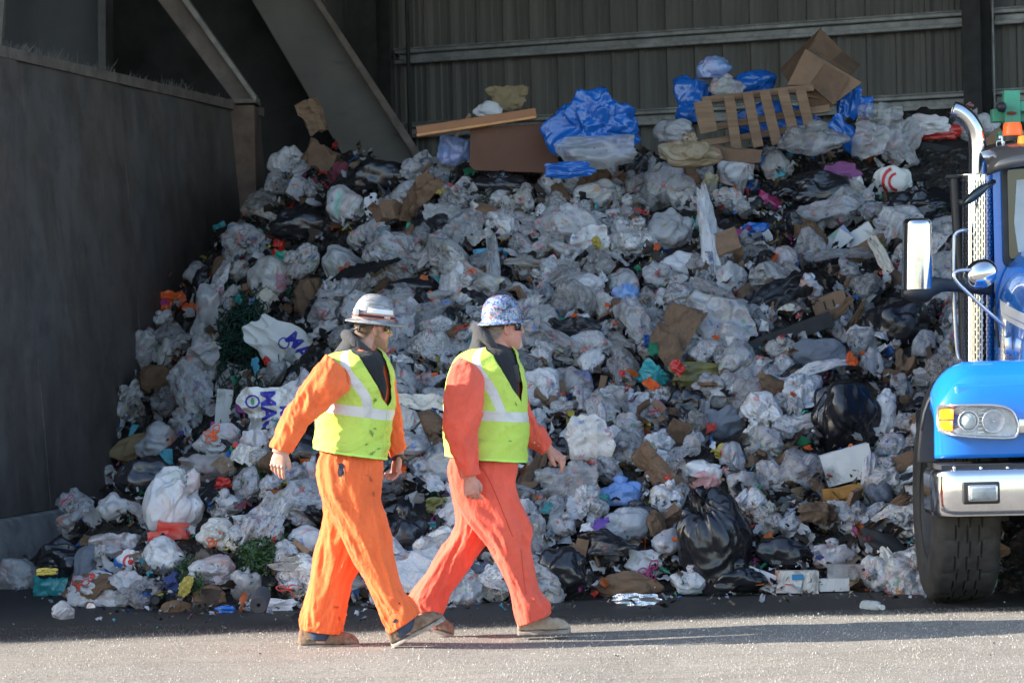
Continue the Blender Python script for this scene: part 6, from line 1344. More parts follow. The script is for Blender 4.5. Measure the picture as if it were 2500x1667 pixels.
# ---------------- heads: hair, beard, glasses, helmets
def hairmat(name, c, k=260):
    m = Mat(name); g = m.co('Object'); n1 = m.noise(m.co('Object', scale=(1, 1, .3)), k, 3, .6); m.p(base=m.ramp(n1, [(.3, tuple(x * .5 for x in c)), (.7, c)]), rough=.7, normal=m.bump(n1, .9, .004)); return m.m
HR1 = hairmat('brown_hair', (.12, .07, .04)); HR2 = hairmat('grey_brown_hair', (.20, .16, .13)); BD1 = hairmat('ginger_brown_beard', (.20, .105, .06)); BD2 = hairmat('white_goatee', (.62, .60, .57))
pi = math.pi
M_LENS = Mat('dark_lens'); M_LENS.p(base=(.012, .010, .010), rough=.08, spec=.7); M_LENS = M_LENS.m
M_YLENS = simple('yellow_frame', (.70, .60, .03), .3, bump=0); M_RFR = simple('red_frame', (.12, .015, .012), .3, bump=0)
def glasses(e, M, frm, edge):
    V = []; F = []; n = 40
    for i, z in enumerate((-.014, -.006, .008, .022, .028)):
        for k in range(n):
            ph = -1.12 + 2.24 * k / (n - 1); p = headpt(.012, ph, .014 - .004 * abs(z - .008) / .02); lift = .008 * (1 - math.cos(ph)) ; brg = .010 * math.exp(-(ph / .12) ** 2) if z < 0 else 0; V.append(M @ Vector((p.x, p.y, z + lift * .5 + brg)))
    F = [(j * n + k, j * n + k + 1, (j + 1) * n + k + 1, (j + 1) * n + k) for j in range(4) for k in range(n - 1)]
    o = mk('sunglasses', V, F, M_LENS, e, fix=False); s_ = o.modifiers.new('s', 'SOLIDIFY'); s_.thickness = .0022; evalmods(o)
    for s in (-1, 1): MB().tube([M @ Vector((.045, s * .082, .020)), M @ Vector((.02, s * .084, .020)), M @ Vector((-.015, s * .083, .017)), M @ Vector((-.035, s * .081, .0))], [.0045, .004, .0035, .003], 8).build('temple_arm', frm, o, smooth=True)
    MB().tube([V[k] for k in range(0, 14)], .0022, 6).build('lens_rim', edge, o, smooth=True)
glasses(e1, HM1, M_RFR, M_YLENS); glasses(e2, HM2, M_PLB, M_PLB)
m = Mat('scuffed_grey_shell'); g = m.co('Object'); n1 = m.noise(m.co('Object', scale=(2, 2, 7), rot=(.2, .3, 0)), 9, 7, .75, 1.0); n2 = m.noise(g, 5, 4)
m.p(base=m.mix(m.ramp(n1, [(.48, 0), (.62, .85)]), m.ramp(n2, [(.3, (.26, .26, .265)), (.7, (.42, .42, .42))]), (.07, .07, .075)), rough=.42, metal=.15, normal=m.bump(n1, .15, .003)); M_H1 = m.m
m = Mat('sticker_pattern_shell'); g = m.mix(.16, m.co('Object'), m.noise(m.co('Object'), 14, 3, out=1)); v1_ = m.vor(g, 85, out='Color'); c_ = m.ramp(m.sep(v1_)[0], [(0, (.34, .36, .41)), (.16, (.02, .07, .32)), (.34, (.15, .28, .40)), (.5, (.42, .24, .22)), (.6, (.03, .03, .05)), (.74, (.32, .33, .38)), (.84, (.05, .18, .42)), (.94, (.25, .08, .10))], 'CONSTANT')
ed = m.vor(g, 62, 'DISTANCE_TO_EDGE'); c_ = m.mix(m.ramp(ed, [(.0, .85), (.05, 0)]), c_, (.03, .03, .06)); sw = m.noise(g, 30, 4, .6, 4); c_ = m.mix(m.ramp(sw, [(.54, 0), (.60, .45)]), c_, (.42, .43, .48)); m.p(base=c_, rough=.22, coat=.4); M_H2 = m.m
HF1 = frame(P(911, 783, D1), 24, 6.5, 4); HF2 = frame(P(1225, 782, D2), 20, -4, 2)
hh1 = hardhat(e1, HF1, M_H1, .012, 1.0); hh2 = hardhat(e2, HF2, M_H2, .030, 1.0, ridge=False)
M_TAPE = simple('white_tape', (.80, .79, .78), .6, var=.05, bump=0); M_STRAP = simple('dark_headband', (.045, .03, .035), .8, bump=.1); M_ORB = simple('orange_edging', (.75, .18, .10), .7, bump=0)
def hatband(M, h, z0, z1, p0, p1, off, m, name, n=60):
    V = []; ax, ay = .112, .102
    for z in np.linspace(z0, z1, 5):
        a = math.asin(min(1, max(0, (z - .010) / .128) ** (1 / .95))); rr_ = math.cos(a) ** .72
        for k in range(n):
            q = p0 + (p1 - p0) * k / (n - 1); V.append(M @ Vector(((ax * rr_ + off) * math.cos(q), (ay * rr_ + off) * math.sin(q), z)))
    F = [(j * n + k, j * n + k + 1, (j + 1) * n + k + 1, (j + 1) * n + k) for j in range(4) for k in range(n - 1)]
    o = mk(name, V, F, m, h, fix=False); s_ = o.modifiers.new('s', 'SOLIDIFY'); s_.thickness = .0015; evalmods(o); return o
rd = math.radians
hatband(HF1, hh1, .040, .066, rd(-127), rd(-42), .0025, M_TAPE, 'white_tape')
hatband(HF1, hh1, .014, .034, rd(-180), rd(180), .0030, M_STRAP, 'headlamp_strap'); hatband(HF1, hh1, .031, .035, rd(-180), rd(180), .0045, M_ORB, 'strap_edging'); hatband(HF1, hh1, .013, .017, rd(-180), rd(180), .0045, M_ORB, 'strap_edging')
lt, lf = textmesh('HEAD', .014, .0006); 
def hattext(VF, M, h, pc, zc, m):
    V = []
    for p in VF[0]:
        z = zc + p.y; a = math.asin(((z - .010) / .128) ** (1 / .95)) if z > .011 else 0; rr_ = math.cos(a) ** .72; q = pc + p.x / .107; V.append(M @ Vector(((.112 * rr_ + .0055) * math.cos(q), (.102 * rr_ + .0055) * math.sin(q), z)))
    return mk('lettering', V, VF[1], m, h, fix=False)
hattext((lt, lf), HF1, hh1, rd(-70), .024, M_TAPE)
mbx = MB(); R3 = (HF1.to_3x3() @ Matrix.Rotation(rd(165), 3, 'Z')); mbx.rbox(HF1 @ Vector((-.118, -.045, .040)), (.012, .024, .018), .005, R3); mbx.build('headlamp', M_TAPE, hh1, smooth=True, sharp=50)
# ear muffs style clip under the brim of the grey helmet
mbx = MB(); mbx.tube(smoothpath([HM1 @ Vector(q) for q in ((-.06, -.075, .02), (-.09, -.055, .0), (-.105, -.03, -.012), (-.108, 0, -.012))], 5), .006, 8); mbx.rbox(HM1 @ Vector((-.092, -.060, -.008)), (.006, .008, .018), .003, HM1.to_3x3()); mbx.build('helmet_suspension', M_PLB, hh1, smooth=True)
mbx = MB(); 
o = shell(HM2, .012, .045, pi * .55, pi * 1.45, .013, M_PLB, 'suspension_band', hh2, noise_amp=0, taper=False); o.parent = hh2
o = shell(HM1, .014, .042, pi * .55, pi * 1.45, .013, M_PLB, 'suspension_band', hh1, noise_amp=0, taper=False)
# torn pocket, holes, creases on the coveralls
def patch(tgt, pts, m, name, parent=None, off=.003, n=5):
    """small closed outline in px laid on the cloth"""
    c = np.mean(pts, 0); V = []; F = []; k = len(pts)
    for i in range(n + 1):
        for p in pts: q = c + (np.array(p) - c) * (i / n); V.append(Vector((q[0], q[1], 0)))
    lo = Vector(wloc(tgt)); me = tgt.data; bv = BVHTree.FromPolygons([x.co + lo for x in me.vertices], [list(p.vertices) for p in me.polygons]); out = []; good = []
    for p in V:
        d = ray(p.x, p.y).normalized(); h = bv.ray_cast(Vector((0, 0, CAMZ)), d, 40); good.append(h[0] is not None); out.append((h[0] - d * off) if h[0] is not None else Vector((0, 0, -9)))
    F = [(i * k + j, i * k + (j + 1) % k, (i + 1) * k + (j + 1) % k, (i + 1) * k + j) for i in range(n) for j in range(k)]; F = [f for f in F if all(good[x] for x in f)]
    return mk(name, out, F, m, tgt, fix=False) if F else None
M_HOLE = simple('navy_lining', (.012, .014, .03), .9, bump=0); M_FRAY = simple('frayed_thread', (.75, .30, .12), .9, bump=0); M_OIL = simple('oil_stain', (.05, .05, .03), .7, bump=0)
patch(cov1, [(826, 1131), (836, 1130), (842, 1137), (838, 1146), (840, 1153), (836, 1162), (826, 1163), (824, 1152), (826, 1142)], M_HOLE, 'torn_pocket')
patch(cov1, [(962, 1511), (968, 1509), (972, 1514), (966, 1520), (958, 1519)], M_HOLE, 'hole'); patch(cov1, [(973, 1471), (976, 1470), (977, 1473), (974, 1474)], M_HOLE, 'hole')
def stroke(tgt, pts, w, m, name, off=.003):
    pts = smoothpath([Vector((a, b, 0)) for a, b in pts], 6); o_ = []
    for i, p in enumerate(pts):
        t = pts[min(i + 1, len(pts) - 1)] - pts[max(i - 1, 0)]; t.normalize(); nn = Vector((-t.y, t.x, 0)); o_.append((p + nn * w, p - nn * w))
    lo = Vector(wloc(tgt)); me = tgt.data; bv = BVHTree.FromPolygons([x.co + lo for x in me.vertices], [list(p.vertices) for p in me.polygons]); V = []; ok = []
    for a, b in o_:
        for p in (a, b): d = ray(p.x, p.y).normalized(); h = bv.ray_cast(Vector((0, 0, CAMZ)), d, 40); ok.append(h[0] is not None); V.append(h[0] - d * off if h[0] is not None else Vector((0, 0, -9)))
    F = [(2 * i, 2 * i + 1, 2 * i + 3, 2 * i + 2) for i in range(len(pts) - 1) if ok[2 * i] and ok[2 * i + 1] and ok[2 * i + 2] and ok[2 * i + 3]]
    return mk(name, V, F, m, tgt, fix=False) if F else None
M_SEAM1 = simple('seam_orange', (.42, .06, .008), .9, bump=0); M_SEAM2 = simple('seam_coral', (.40, .045, .02), .9, bump=0)
for pts in ([(817, 1108), (822, 1140), (825, 1165)], [(846, 1108), (845, 1130), (843, 1160)]): stroke(cov1, pts, .5, M_SEAM1, 'pocket_seam')
for pts in ([(823, 1170), (820, 1180), (832, 1195)], [(836, 1160), (846, 1185), (853, 1192)], [(838, 1140), (842, 1160), (839, 1178)], [(829, 1166), (834, 1172), (829, 1178)]): stroke(cov1, pts, .8, M_FRAY, 'frayed_edge')
stroke(cov1, [(834, 1330), (815, 1400), (800, 1460), (783, 1530)], .6, M_FRAY, 'leg_seam')
stroke(cov2, [(1165, 1130), (1185, 1155), (1212, 1210), (1232, 1260), (1252, 1310)], .6, M_SEAM2, 'leg_seam'); stroke(cov2, [(1272, 1340), (1278, 1400), (1284, 1450)], .5, M_SEAM2, 'leg_seam')
stroke(cov1, [(831, 882), (846, 910), (851, 938)], .6, M_SEAM1, 'sleeve_seam')
for (a, b) in ((1315, 1087), (1305, 1080)): patch(cov2, [(a + 2.2 * math.cos(q), b + 2.2 * math.sin(q)) for q in np.linspace(0, 6, 8)], MTIN, 'snap')
for (a, b) in ((944, 917), (941, 954)): patch(cov1, [(a + 1.8 * math.cos(q), b + 1.8 * math.sin(q)) for q in np.linspace(0, 6, 8)], MTIN, 'snap')

def blot(tgt, u, v, r, m, name, seed):
    g_ = random.Random(seed); patch(tgt, [(u + r * (.5 + .8 * g_.random()) * math.cos(q), v + r * (.5 + .8 * g_.random()) * 1.3 * math.sin(q)) for q in np.linspace(0, 6.28, 17)[:-1]], m, name, off=.006)
M_SMUDGE = simple('grease', (.20, .27, .05), .8, bump=0, var=.5, vs=60)
def smear(tgt, u, v, r, m, name, seed, ang):
    g_ = random.Random(seed); ca, sa = math.cos(ang), math.sin(ang); P_ = []
    for q in np.linspace(0, 6.28, 23)[:-1]:
        rad = r * (.25 + 1.1 * g_.random()); x, y = rad * 1.8 * math.cos(q), rad * .7 * math.sin(q); P_.append((u + ca * x - sa * y, v + sa * x + ca * y))
    patch(tgt, P_, m, name, off=.006)
for i, (u, v, r, a_) in enumerate(((907, 1057, 5, 1.2), (916, 1046, 3, .3), (916, 978, 4.5, 1.9), (909, 1106, 5, 2.6), (895, 1085, 3, .2), (926, 1095, 3, 2.9))): smear(v1, u, v, r, M_SMUDGE, 'grease_spot', i, a_)
for i, (u, v, r, a_) in enumerate(((1246, 1076, 2.6, .4), (1260, 986, 3, 1.2))): smear(v2, u, v, r, M_SMUDGE, 'grease_spot', 60 + i, a_)
M_GR2 = simple('trouser_soil', (.42, .10, .03), .9, bump=0, var=.4, vs=60)
for i, (u, v, r, a_) in enumerate(((822, 1482, 4, .4), (829, 1510, 4, 1.4), (906, 1170, 4, 1.3), (913, 1205, 4, 1.4))): smear(cov1, u, v, r, M_GR2, 'soil_mark', 30 + i, a_)

for e_ in (e1, e2): e_['group'] = 'workers walking past the heap'
# ================================================================ truck
TRK = empty('refuse_truck', (3.75, 19.5, 0), 'bright blue conventional cab refuse truck with chrome bumper and exhaust stack', 'truck')
XC = 3.72
m = Mat('blue_paint'); g = m.co('Object'); m.p(base=m.mix(m.ramp(m.noise(g, 3, 5, .6), [(.55, 0), (.8, .12)]), (.012, .185, .68), (.09, .15, .26)), rough=m.ramp(m.noise(g, 4, 6, .7), [(.4, .12), (.7, .34)]), coat=.8, spec=.5, normal=m.bump(m.noise(g, 2.2, 2), .05, .01)); M_BLUE = m.m
m = Mat('chrome'); g = m.co('Object'); n1 = m.noise(g, 7, 6, .7); m.p(base=m.mix(m.ramp(n1, [(.5, 0), (.75, .4)]), (.74, .74, .76), (.35, .33, .31)), metal=1.0, rough=m.ramp(n1, [(.3, .05), (.75, .22)]), normal=m.bump(m.noise(g, 2.5, 2), .06, .02)); M_CHR = m.m
M_TRIM = simple('black_trim', (.022, .022, .024), .5, bump=.05); M_FLARE = simple('grey_flare', (.040, .040, .042), .65, bump=.1)
M_SILV = simple('brushed_silver', (.62, .63, .65), .25, metal=.85, var=.08, bump=0); M_WHT = simple('silver_stripe', (.62, .63, .64), .3, var=.05, bump=0); M_STRL = simple('blue_pinstripe', (.02, .06, .28), .3, bump=0)
m = Mat('clear_glass'); m.p(base=(.95, .97, 1), rough=.03, trans=.95, ior=1.2); M_GL = m.m
m = Mat('tinted_glass'); m.p(base=(.015, .03, .035), rough=.04, spec=.7, coat=.3); M_TG = m.m
m = Mat('amber_lens'); m.p(base=(.90, .26, .015), rough=.12, coat=.5); m.p(emit=(1, .30, .02, 1), emits=.12); M_AMB = m.m
m = Mat('lit_beacon'); m.p(base=(.9, .25, .02), rough=.2); m.p(emit=(1, .32, .02, 1), emits=.35); M_BEA = m.m
m = Mat('lit_beacon_orange'); m.p(base=(.85, .14, .02), rough=.2, trans=.2); m.p(emit=(1, .16, .02, 1), emits=.16); M_BEA2 = m.m
m = Mat('tyre_rubber'); g = m.co('Object'); n1 = m.noise(g, 9, 5, .7); m.p(base=m.ramp(n1, [(.3, (.018, .018, .018)), (.7, (.055, .053, .050))]), rough=.8, normal=m.bump(m.noise(g, 50, 3), .3, .004)); M_TY = m.m
M_REFL = simple('lamp_reflector', (.72, .73, .75), .3, metal=.35, var=.2, vs=30, bump=.3, bs=60)
M_GRN = simple('green_paint', (.07, .34, .20), .5, var=.2, vs=4, dirt=.5, dirtc=(.16, .05, .02))
def sweep(path, prof, closed_prof=False):
    """plan path [(x,y)], profile [(outward,z)]"""
    n = len(path); V = []; k = len(prof)
    for i in range(n):
        a = Vector(path[max(i - 1, 0)]); b = Vector(path[min(i + 1, n - 1)]); t = (b - a).normalized(); o = Vector((t.y, -t.x))
        for f, z in prof: V.append(Vector((path[i][0] + o.x * f, path[i][1] + o.y * f, z)))
    F = [(i * k + j, i * k + (j + 1) % k, (i + 1) * k + (j + 1) % k, (i + 1) * k + j) for i in range(n - 1) for j in range(k if closed_prof else k - 1)]
    if closed_prof: F += [tuple(range(k))[::-1], tuple(range((n - 1) * k, n * k))]
    return V, F
def arc(cx, cy, r, a0, a1, n=8): return [(cx + r * math.cos(math.radians(a0 + (a1 - a0) * i / n)), cy + r * math.sin(math.radians(a0 + (a1 - a0) * i / n))) for i in range(n + 1)]
YB = 18.05
xL = P(2281, 1200, YB).x; xR = 2 * XC - xL; zb0 = P(2400, 1262, YB).z; zb1 = P(2400, 1145, YB).z
# bumper: path left to right, outward = -y
path = [(xL, YB + .42), (xL, YB + .2)] + arc(xL + .14, YB + .14, .14, 180, 270, 10) + [(xL + .5, YB - .012), (XC - .4, YB - .03), (XC + .4, YB - .03), (xR - .5, YB - .012)] + arc(xR - .14, YB + .14, .14, 270, 360, 10) + [(xR, YB + .2), (xR, YB + .42)]
hb = zb1 - zb0; prof = [(-.06, zb0 + .012), (-.02, zb0), (-.003, zb0 + .012), (.004, zb0 + .04), (.006, zb0 + hb * .5), (.004, zb1 - .04), (-.003, zb1 - .012), (-.02, zb1), (-.08, zb1)]
dens = []; 
for i in range(len(path) - 1):
    for k in range(3): dens.append(tuple(np.array(path[i]) * (1 - k / 3) + np.array(path[i + 1]) * k / 3))
dens.append(path[-1])
bump = MB().add(*sweep(dens, prof)).build('bumper', M_CHR, TRK, smooth=True)
def fog(u):
    c = P(u, 1203, YB - .03); mb = MB(); mb.rbox(c + Vector((0, .01, 0)), (.105, .014, .062), .012); o = mb.build('fog_light', M_TRIM, TRK, smooth=True, sharp=50)
    mb = MB(); mb.rbox(c + Vector((.008, -.006, 0)), (.083, .012, .046), .012); mb.build('chrome_rim', M_SILV, o, smooth=True, sharp=50)
    mb = MB(); mb.rbox(c + Vector((.008, -.012, 0)), (.074, .012, .038), .014); mb.build('lens', simple('fog_lens', (.30, .33, .34), .12, var=.3, vs=14, bump=0, coat=.5), o, smooth=True, sharp=50); return o
fog(2396); fog_r = None
for i in range(4): MB().ell(P(2290 + 65 * i + 40, 1142, YB + .03), (.010, .010, .010), None, 10, 8).build('bumper_bolt', M_SILV, TRK, smooth=True)
MB().box((XC, YB + .25, zb1 + .012), (abs(XC - xL) - .05, .2, .012)).build('bumper_tread', M_TRIM, TRK)
# ---- fender + nose
YN = 18.22
def fz(u, v, D=YN): return P(u, v, D).z
fx0 = P(2286, 1060, YN).x; fx1 = 3.05; zt_ = P(2400, 905, YN + .5).z
def fender(side):
    prof = [(0.0, .865), (-.01, 1.0), (-.005, 1.12), (.02, 1.22), (.07, 1.30), (.16, 1.365), (.30, 1.41), (.5, zt_), (.75, zt_ - .005), (1.0, 1.40), (1.25, 1.30), (1.45, 1.12), (1.52, .95)]
    prof = smoothpath([Vector((a, b, 0)) for a, b in prof], 4); xs_ = [0, .004, .012, .025, .045, .075, .11, .15, .20, .26, .34, .45, .58, .70]; V = []
    for xo in xs_:
        e_ = min(1, xo / .24); dr = .24 * (1 - math.sqrt(max(0, 1 - (1 - e_) ** 2)))
        for p in prof:
            k = max(0, min(1, (p.y - .98) / .4)); V.append(Vector((fx0 + xo * (1 - .5 * 0) + .15 * max(0, p.x - .25) * (1 - xo / .7), YN + p.x + dr * .5 * (1 - k * .5) * (1 if p.x < .4 else 0), p.y - dr * k)))
    if side > 0: V = [Vector((2 * XC - p.x, p.y, p.z)) for p in V]
    n = len(prof); F = [(i * n + j, i * n + j + 1, (i + 1) * n + j + 1, (i + 1) * n + j) for i in range(len(xs_) - 1) for j in range(n - 1)]
    o = mk('fender', V, F, M_BLUE, TRK); s_ = o.modifiers.new('s', 'SOLIDIFY'); s_.thickness = .012; evalmods(o); return o
fenL = fender(-1); fender(1)
# dark flexible flare outside the arch
def flare(mir):
    pix = [(2290, 950), (2277, 962), (2264, 982), (2254, 1010), (2247, 1050), (2242, 1100), (2240, 1129), (2290, 1129)]; pts = [P(u, v, YN + .26) for u, v in pix]
    if mir: pts = [Vector((2 * XC - p.x, p.y, p.z)) for p in pts][::-1]
    MB().poly(pts, (0, .05, 0)).build('mud_guard', M_FLARE, TRK, bevel=.01)
    rows = []
    for dy, dz in ((.26, 0), (.45, .03), (.8, .05), (1.1, -.02), (1.35, -.2)):
        rows.append([Vector((XC + (p.x - XC) * 1.0 + (1 if p.x < XC else -1) * .12 * (dy - .26), YN + dy, p.z + dz * (1 if i < 5 else 0))) for i, p in enumerate(pts[:5] if not mir else pts[::-1][:5])])
    V = [p for r in rows for p in r]; F = [(i * 5 + j, i * 5 + j + 1, (i + 1) * 5 + j + 1, (i + 1) * 5 + j) for i in range(4) for j in range(4)]
    o = mk('fender_flare', V, F, M_FLARE, TRK); s_ = o.modifiers.new('s', 'SOLIDIFY'); s_.thickness = .015; evalmods(o)
flare(False); flare(True)
# nose below / between the fenders and the lamps
# ---- hood
hst = [(18.30, .74, 1.50, 1.20), (18.45, .75, 1.66, 1.22), (18.8, .745, 1.78, 1.25), (19.2, .735, 1.88, 1.28), (19.6, .72, 1.97, 1.30), (19.95, .69, 2.04, 1.32), (20.15, .675, 2.07, 1.32)]
A = catrom(hst, 26); V = []; cross = []
for y, w, zt2, zb in A:
    row = []
    for s in np.linspace(-1, 1, 61):
        q = s * math.pi / 2; cx_ = math.copysign(abs(math.sin(q)) ** .42, q); cz_ = abs(math.cos(q)) ** .42 if abs(s) < 1 else 0
        row.append(Vector((XC + w * cx_ * (1 + .05 * (1 - cz_)), y, zb + (zt2 - zb) * cz_ + .05 * math.cos(q))))
    V += row
F = [(i * 61 + j, i * 61 + j + 1, (i + 1) * 61 + j + 1, (i + 1) * 61 + j) for i in range(25) for j in range(60)]
hood_ = mk('hood', V, F, M_BLUE, TRK)
tag(hood_)
# stripe wrapped on the hood side
def onside(pts, tgt, m, name, n=24, off=.004, par=None):
    """pts: list of (uTop,vTop,uBot,vBot)"""
    lo = Vector(wloc(tgt)); me = tgt.data; bv = BVHTree.FromPolygons([x.co + lo for x in me.vertices], [list(p.vertices) for p in me.polygons]); A_ = catrom(pts, n); V = []; ok = []
    for r in A_:
        for t in np.linspace(0, 1, 6):
            d = ray(r[0] + (r[2] - r[0]) * t, r[1] + (r[3] - r[1]) * t).normalized(); h = bv.ray_cast(Vector((0, 0, CAMZ)), d, 40); ok.append(h[0] is not None); V.append(h[0] - d * off if h[0] is not None else Vector((0, 0, -9)))
    F = [(i * 6 + j, i * 6 + j + 1, (i + 1) * 6 + j + 1, (i + 1) * 6 + j) for i in range(n - 1) for j in range(5)]; F = [f for f in F if all(ok[x] and abs(V[x].y - V[f[0]].y) < .6 for x in f)]
    return mk(name, V, F, m, par or tgt, fix=False) if F else None
onside([(2440, 728, 2444, 768), (2450, 738, 2458, 782), (2480, 756, 2490, 800), (2530, 778, 2540, 825), (2600, 800, 2610, 850)][:4], hood_, M_WHT, 'silver_stripe')
onside([(2443, 757, 2444, 759), (2455, 768, 2456, 770), (2485, 782, 2486, 785), (2530, 803, 2531, 806), (2600, 826, 2601, 829)], hood_, M_STRL, 'pinstripe', off=.007)
# grille, front face of the hood
M_GRILLE = simple('grille_dark', (.03, .03, .032), .5)
MB().box((XC, 18.34, 1.17), (.62, .03, .32)).build('radiator_grille', M_GRILLE, TRK, bevel=.01)
gr = MB()
for i in range(9): gr.rbox((XC, 18.29, .90 + i * .067), (.60, .012, .010), .005)
gr.build('grille_bars', M_CHR, TRK, smooth=True, sharp=40)
mb = MB()
for s in (-1, 1): mb.rbox((XC + s * .65, 18.28, 1.18), (.05, .03, .34), .02)
mb.rbox((XC, 18.28, 1.54), (.70, .03, .04), .02); mb.build('grille_surround', M_CHR, TRK, smooth=True, sharp=40)
# nose panel between fender and grille
mb = MB(); mb.rbox(((fx0 + XC - .60) / 2 + .05, YN + .16, 1.08), ((XC - .60 - fx0) / 2 - .06, .12, .205), .03); mb.build('nose_panel', M_BLUE, TRK, smooth=True, sharp=40); mb = MB(); mb.rbox((2 * XC - ((fx0 + XC - .60) / 2 + .05), YN + .16, 1.08), ((XC - .60 - fx0) / 2 - .06, .12, .205), .03); mb.build('nose_panel', M_BLUE, TRK, smooth=True, sharp=40)
# ---- headlight unit
def headlight(mir):
    D = YN - .10; par = None
    def W(u, v, d=0.0):
        p = P(u, v, D + d); 
        if mir: p.x = 2 * XC - p.x
        return p
    out = [(2287, 992), (2300, 987), (2360, 985), (2420, 985), (2455, 990), (2476, 1003), (2486, 1025), (2490, 1045), (2486, 1064), (2470, 1073), (2400, 1072), (2340, 1067), (2300, 1058), (2289, 1046), (2285, 1020)]
    c = (2385, 1028); inn = [(c[0] + (u - c[0]) * .93, c[1] + (v - c[1]) * .80) for u, v in out]
    def sm(L): q = smoothpath([Vector((a, b, 0)) for a, b in L + [L[0]]], 5)[:-1]; return [(p.x, p.y) for p in q]
    O, I = sm(out), sm(inn); n = len(O)
    def back(u): return .16 * max(0, (2330 - u) / 45) ** 1.6
    rows = [[W(u, v, .10 + back(u)) for u, v in O], [W(u, v, .012 + back(u)) for u, v in O], [W(c[0] + (u - c[0]) * .985, c[1] + (v - c[1]) * .95, -.008 + back(u)) for u, v in O], [W(c[0] + (u - c[0]) * .955, c[1] + (v - c[1]) * .86, -.008 + back(u)) for u, v in O], [W(u, v, .006 + back(u)) for u, v in I], [W(u, v, .07 + back(u)) for u, v in I], [W(c[0] + (u - c[0]) * .02, c[1] + (v - c[1]) * .02, .075) for u, v in I]]
    V = [p for r in rows for p in r]; F = [(i * n + j, i * n + (j + 1) % n, (i + 1) * n + (j + 1) % n, (i + 1) * n + j) for i in range(6) for j in range(n)]
    k = 4; nF = n * k
    hl = mk('headlight', V[:6 * n], F[:n * 5], M_SILV, TRK); mk('reflector', V[5 * n:], [(j, (j + 1) % n, n + (j + 1) % n, n + j) for j in range(n)], M_REFL, hl)
    for (u, v, r, deep) in ((2364, 1027, .052, .05), (2425, 1028, .058, .05)):
        p = W(u, v, .02); M_ = Matrix.Translation(p) @ Matrix.Rotation(math.radians(90), 4, 'X')
        MB().lathe([(r * 1.12, -.012), (r * 1.14, .010), (r * 1.02, .014), (r, .004), (r * .8, -.022), (r * .5, -.038), (.001, -.044)], M_, 32).build('lamp_bowl', M_REFL, hl, smooth=True)
        MB().ell(W(u, v, .035), (.013, .02, .013), None, 14, 10).build('bulb', M_SILV, hl, smooth=True)
        if u < 2400: MB().lathe([(r * .88, -.0), (r * .7, .014), (r * .35, .024), (.001, .027)], M_, 28).build('projector_lens', simple('projector_glass', (.48, .54, .54), .1, var=.1, bump=0, coat=.8), hl, smooth=True)
    mb = MB()
    for i in range(7):
        a, b = W(2386, 1000 + i * 9, .045), W(2402, 1000 + i * 9, .045); mb.box((a + b) / 2, (abs(b.x - a.x) / 2, .008, .003))
    mb.build('reflector_ribs', M_SILV, hl)
    for (u0, v0, u1, v1) in ((2293, 998, 2328, 1024), (2290, 1027, 2326, 1052)):
        V = []; F = []
        for j in range(5):
            for i in range(9):
                u = u0 + (u1 - u0) * i / 8; v = v0 + (v1 - v0) * j / 4; V.append(W(u, v, .008 + back(u) + .006 * (abs(j - 2) / 2) ** 2))
        F = [(j * 9 + i, j * 9 + i + 1, (j + 1) * 9 + i + 1, (j + 1) * 9 + i) for j in range(4) for i in range(8)]; mk('turn_signal', V, F, M_AMB, hl)
    V = [W(u, v, -.004 + back(u)) for u, v in I] + [W(c[0] + (u - c[0]) * .6, c[1] + (v - c[1]) * .6, -.014 + back(u) * .7) for u, v in I] + [W(c[0], c[1], -.016)]
    F = [(j, (j + 1) % n, n + (j + 1) % n, n + j) for j in range(n)] + [(n + j, n + (j + 1) % n, 2 * n) for j in range(n)]; mk('cover_glass', V, F, M_GL, hl)
    # chrome arm of the bezel reaching the grille
    a = W(2487, 1040, .0); b = Vector(((XC - .6) if not mir else (XC + .6), a.y, a.z)); mb = MB(); mb.rbox((a + b) / 2 + Vector((0, .03, 0)), (max(.02, abs(b.x - a.x) / 2), .03, .045), .012); mb.build('bezel_arm', M_CHR, hl, smooth=True, sharp=40)
headlight(False); headlight(True)
# ---- wheels
def wheel(cx, cy, w, R=.555, name='wheel'):
    e = MB(); V = []; prof = [(R * .56, -w * .44), (R * .62, -w * .49), (R * .80, -w * .505), (R * .92, -w * .485), (R * .975, -w * .44), (R, -w * .38)]
    for t in np.linspace(-.34, .34, 33): prof.append((R + .004 * math.cos(t * 4), w * t))
    prof += [(r, -h) for r, h in prof[:6][::-1]]
    M_ = Matrix.Translation((cx, cy, R)) @ Matrix.Rotation(math.radians(90), 4, 'Y'); n = 180; V = []; F = []
    for r, h in prof:
        for k in range(n):
            a = 2 * math.pi * k / n; t = h / w; dep = 0
            if abs(t) <= .40:
                for gx in (-.17, 0.0, .17):
                    zz = gx + .022 * (1 if (k // 5) % 2 else -1); 
                    if abs(t - zz) < .018: dep = .014
                if abs(abs(t) - .29) < .1 and (k % 12) < 1: dep = max(dep, .007)
                if abs(t) < .15 and ((k + int(t * 40)) % 10) < 1: dep = max(dep, .006)
            V.append(M_ @ Vector(((r - dep) * math.cos(a), (r - dep) * math.sin(a), h)))
    m_ = len(prof); F = [(i * n + k, i * n + (k + 1) % n, (i + 1) * n + (k + 1) % n, (i + 1) * n + k) for i in range(m_ - 1) for k in range(n)]
    o = mk(name, V, F, M_TY, TRK); o.data.set_sharp_from_angle(angle=math.radians(35))
    R2 = R * .57; mb = MB().lathe([(R2, -w * .44), (R2 * .97, -w * .40), (R2 * .92, -w * .30), (R2 * .86, -w * .05), (R2 * .45, -w * .0), (R2 * .42, -w * .25), (R2 * .30, -w * .30), (.001, -w * .30)], M_, 36)
    mb.build('rim', simple('rim_grey', (.035, .035, .035), .7), o, smooth=True, sharp=40); return o
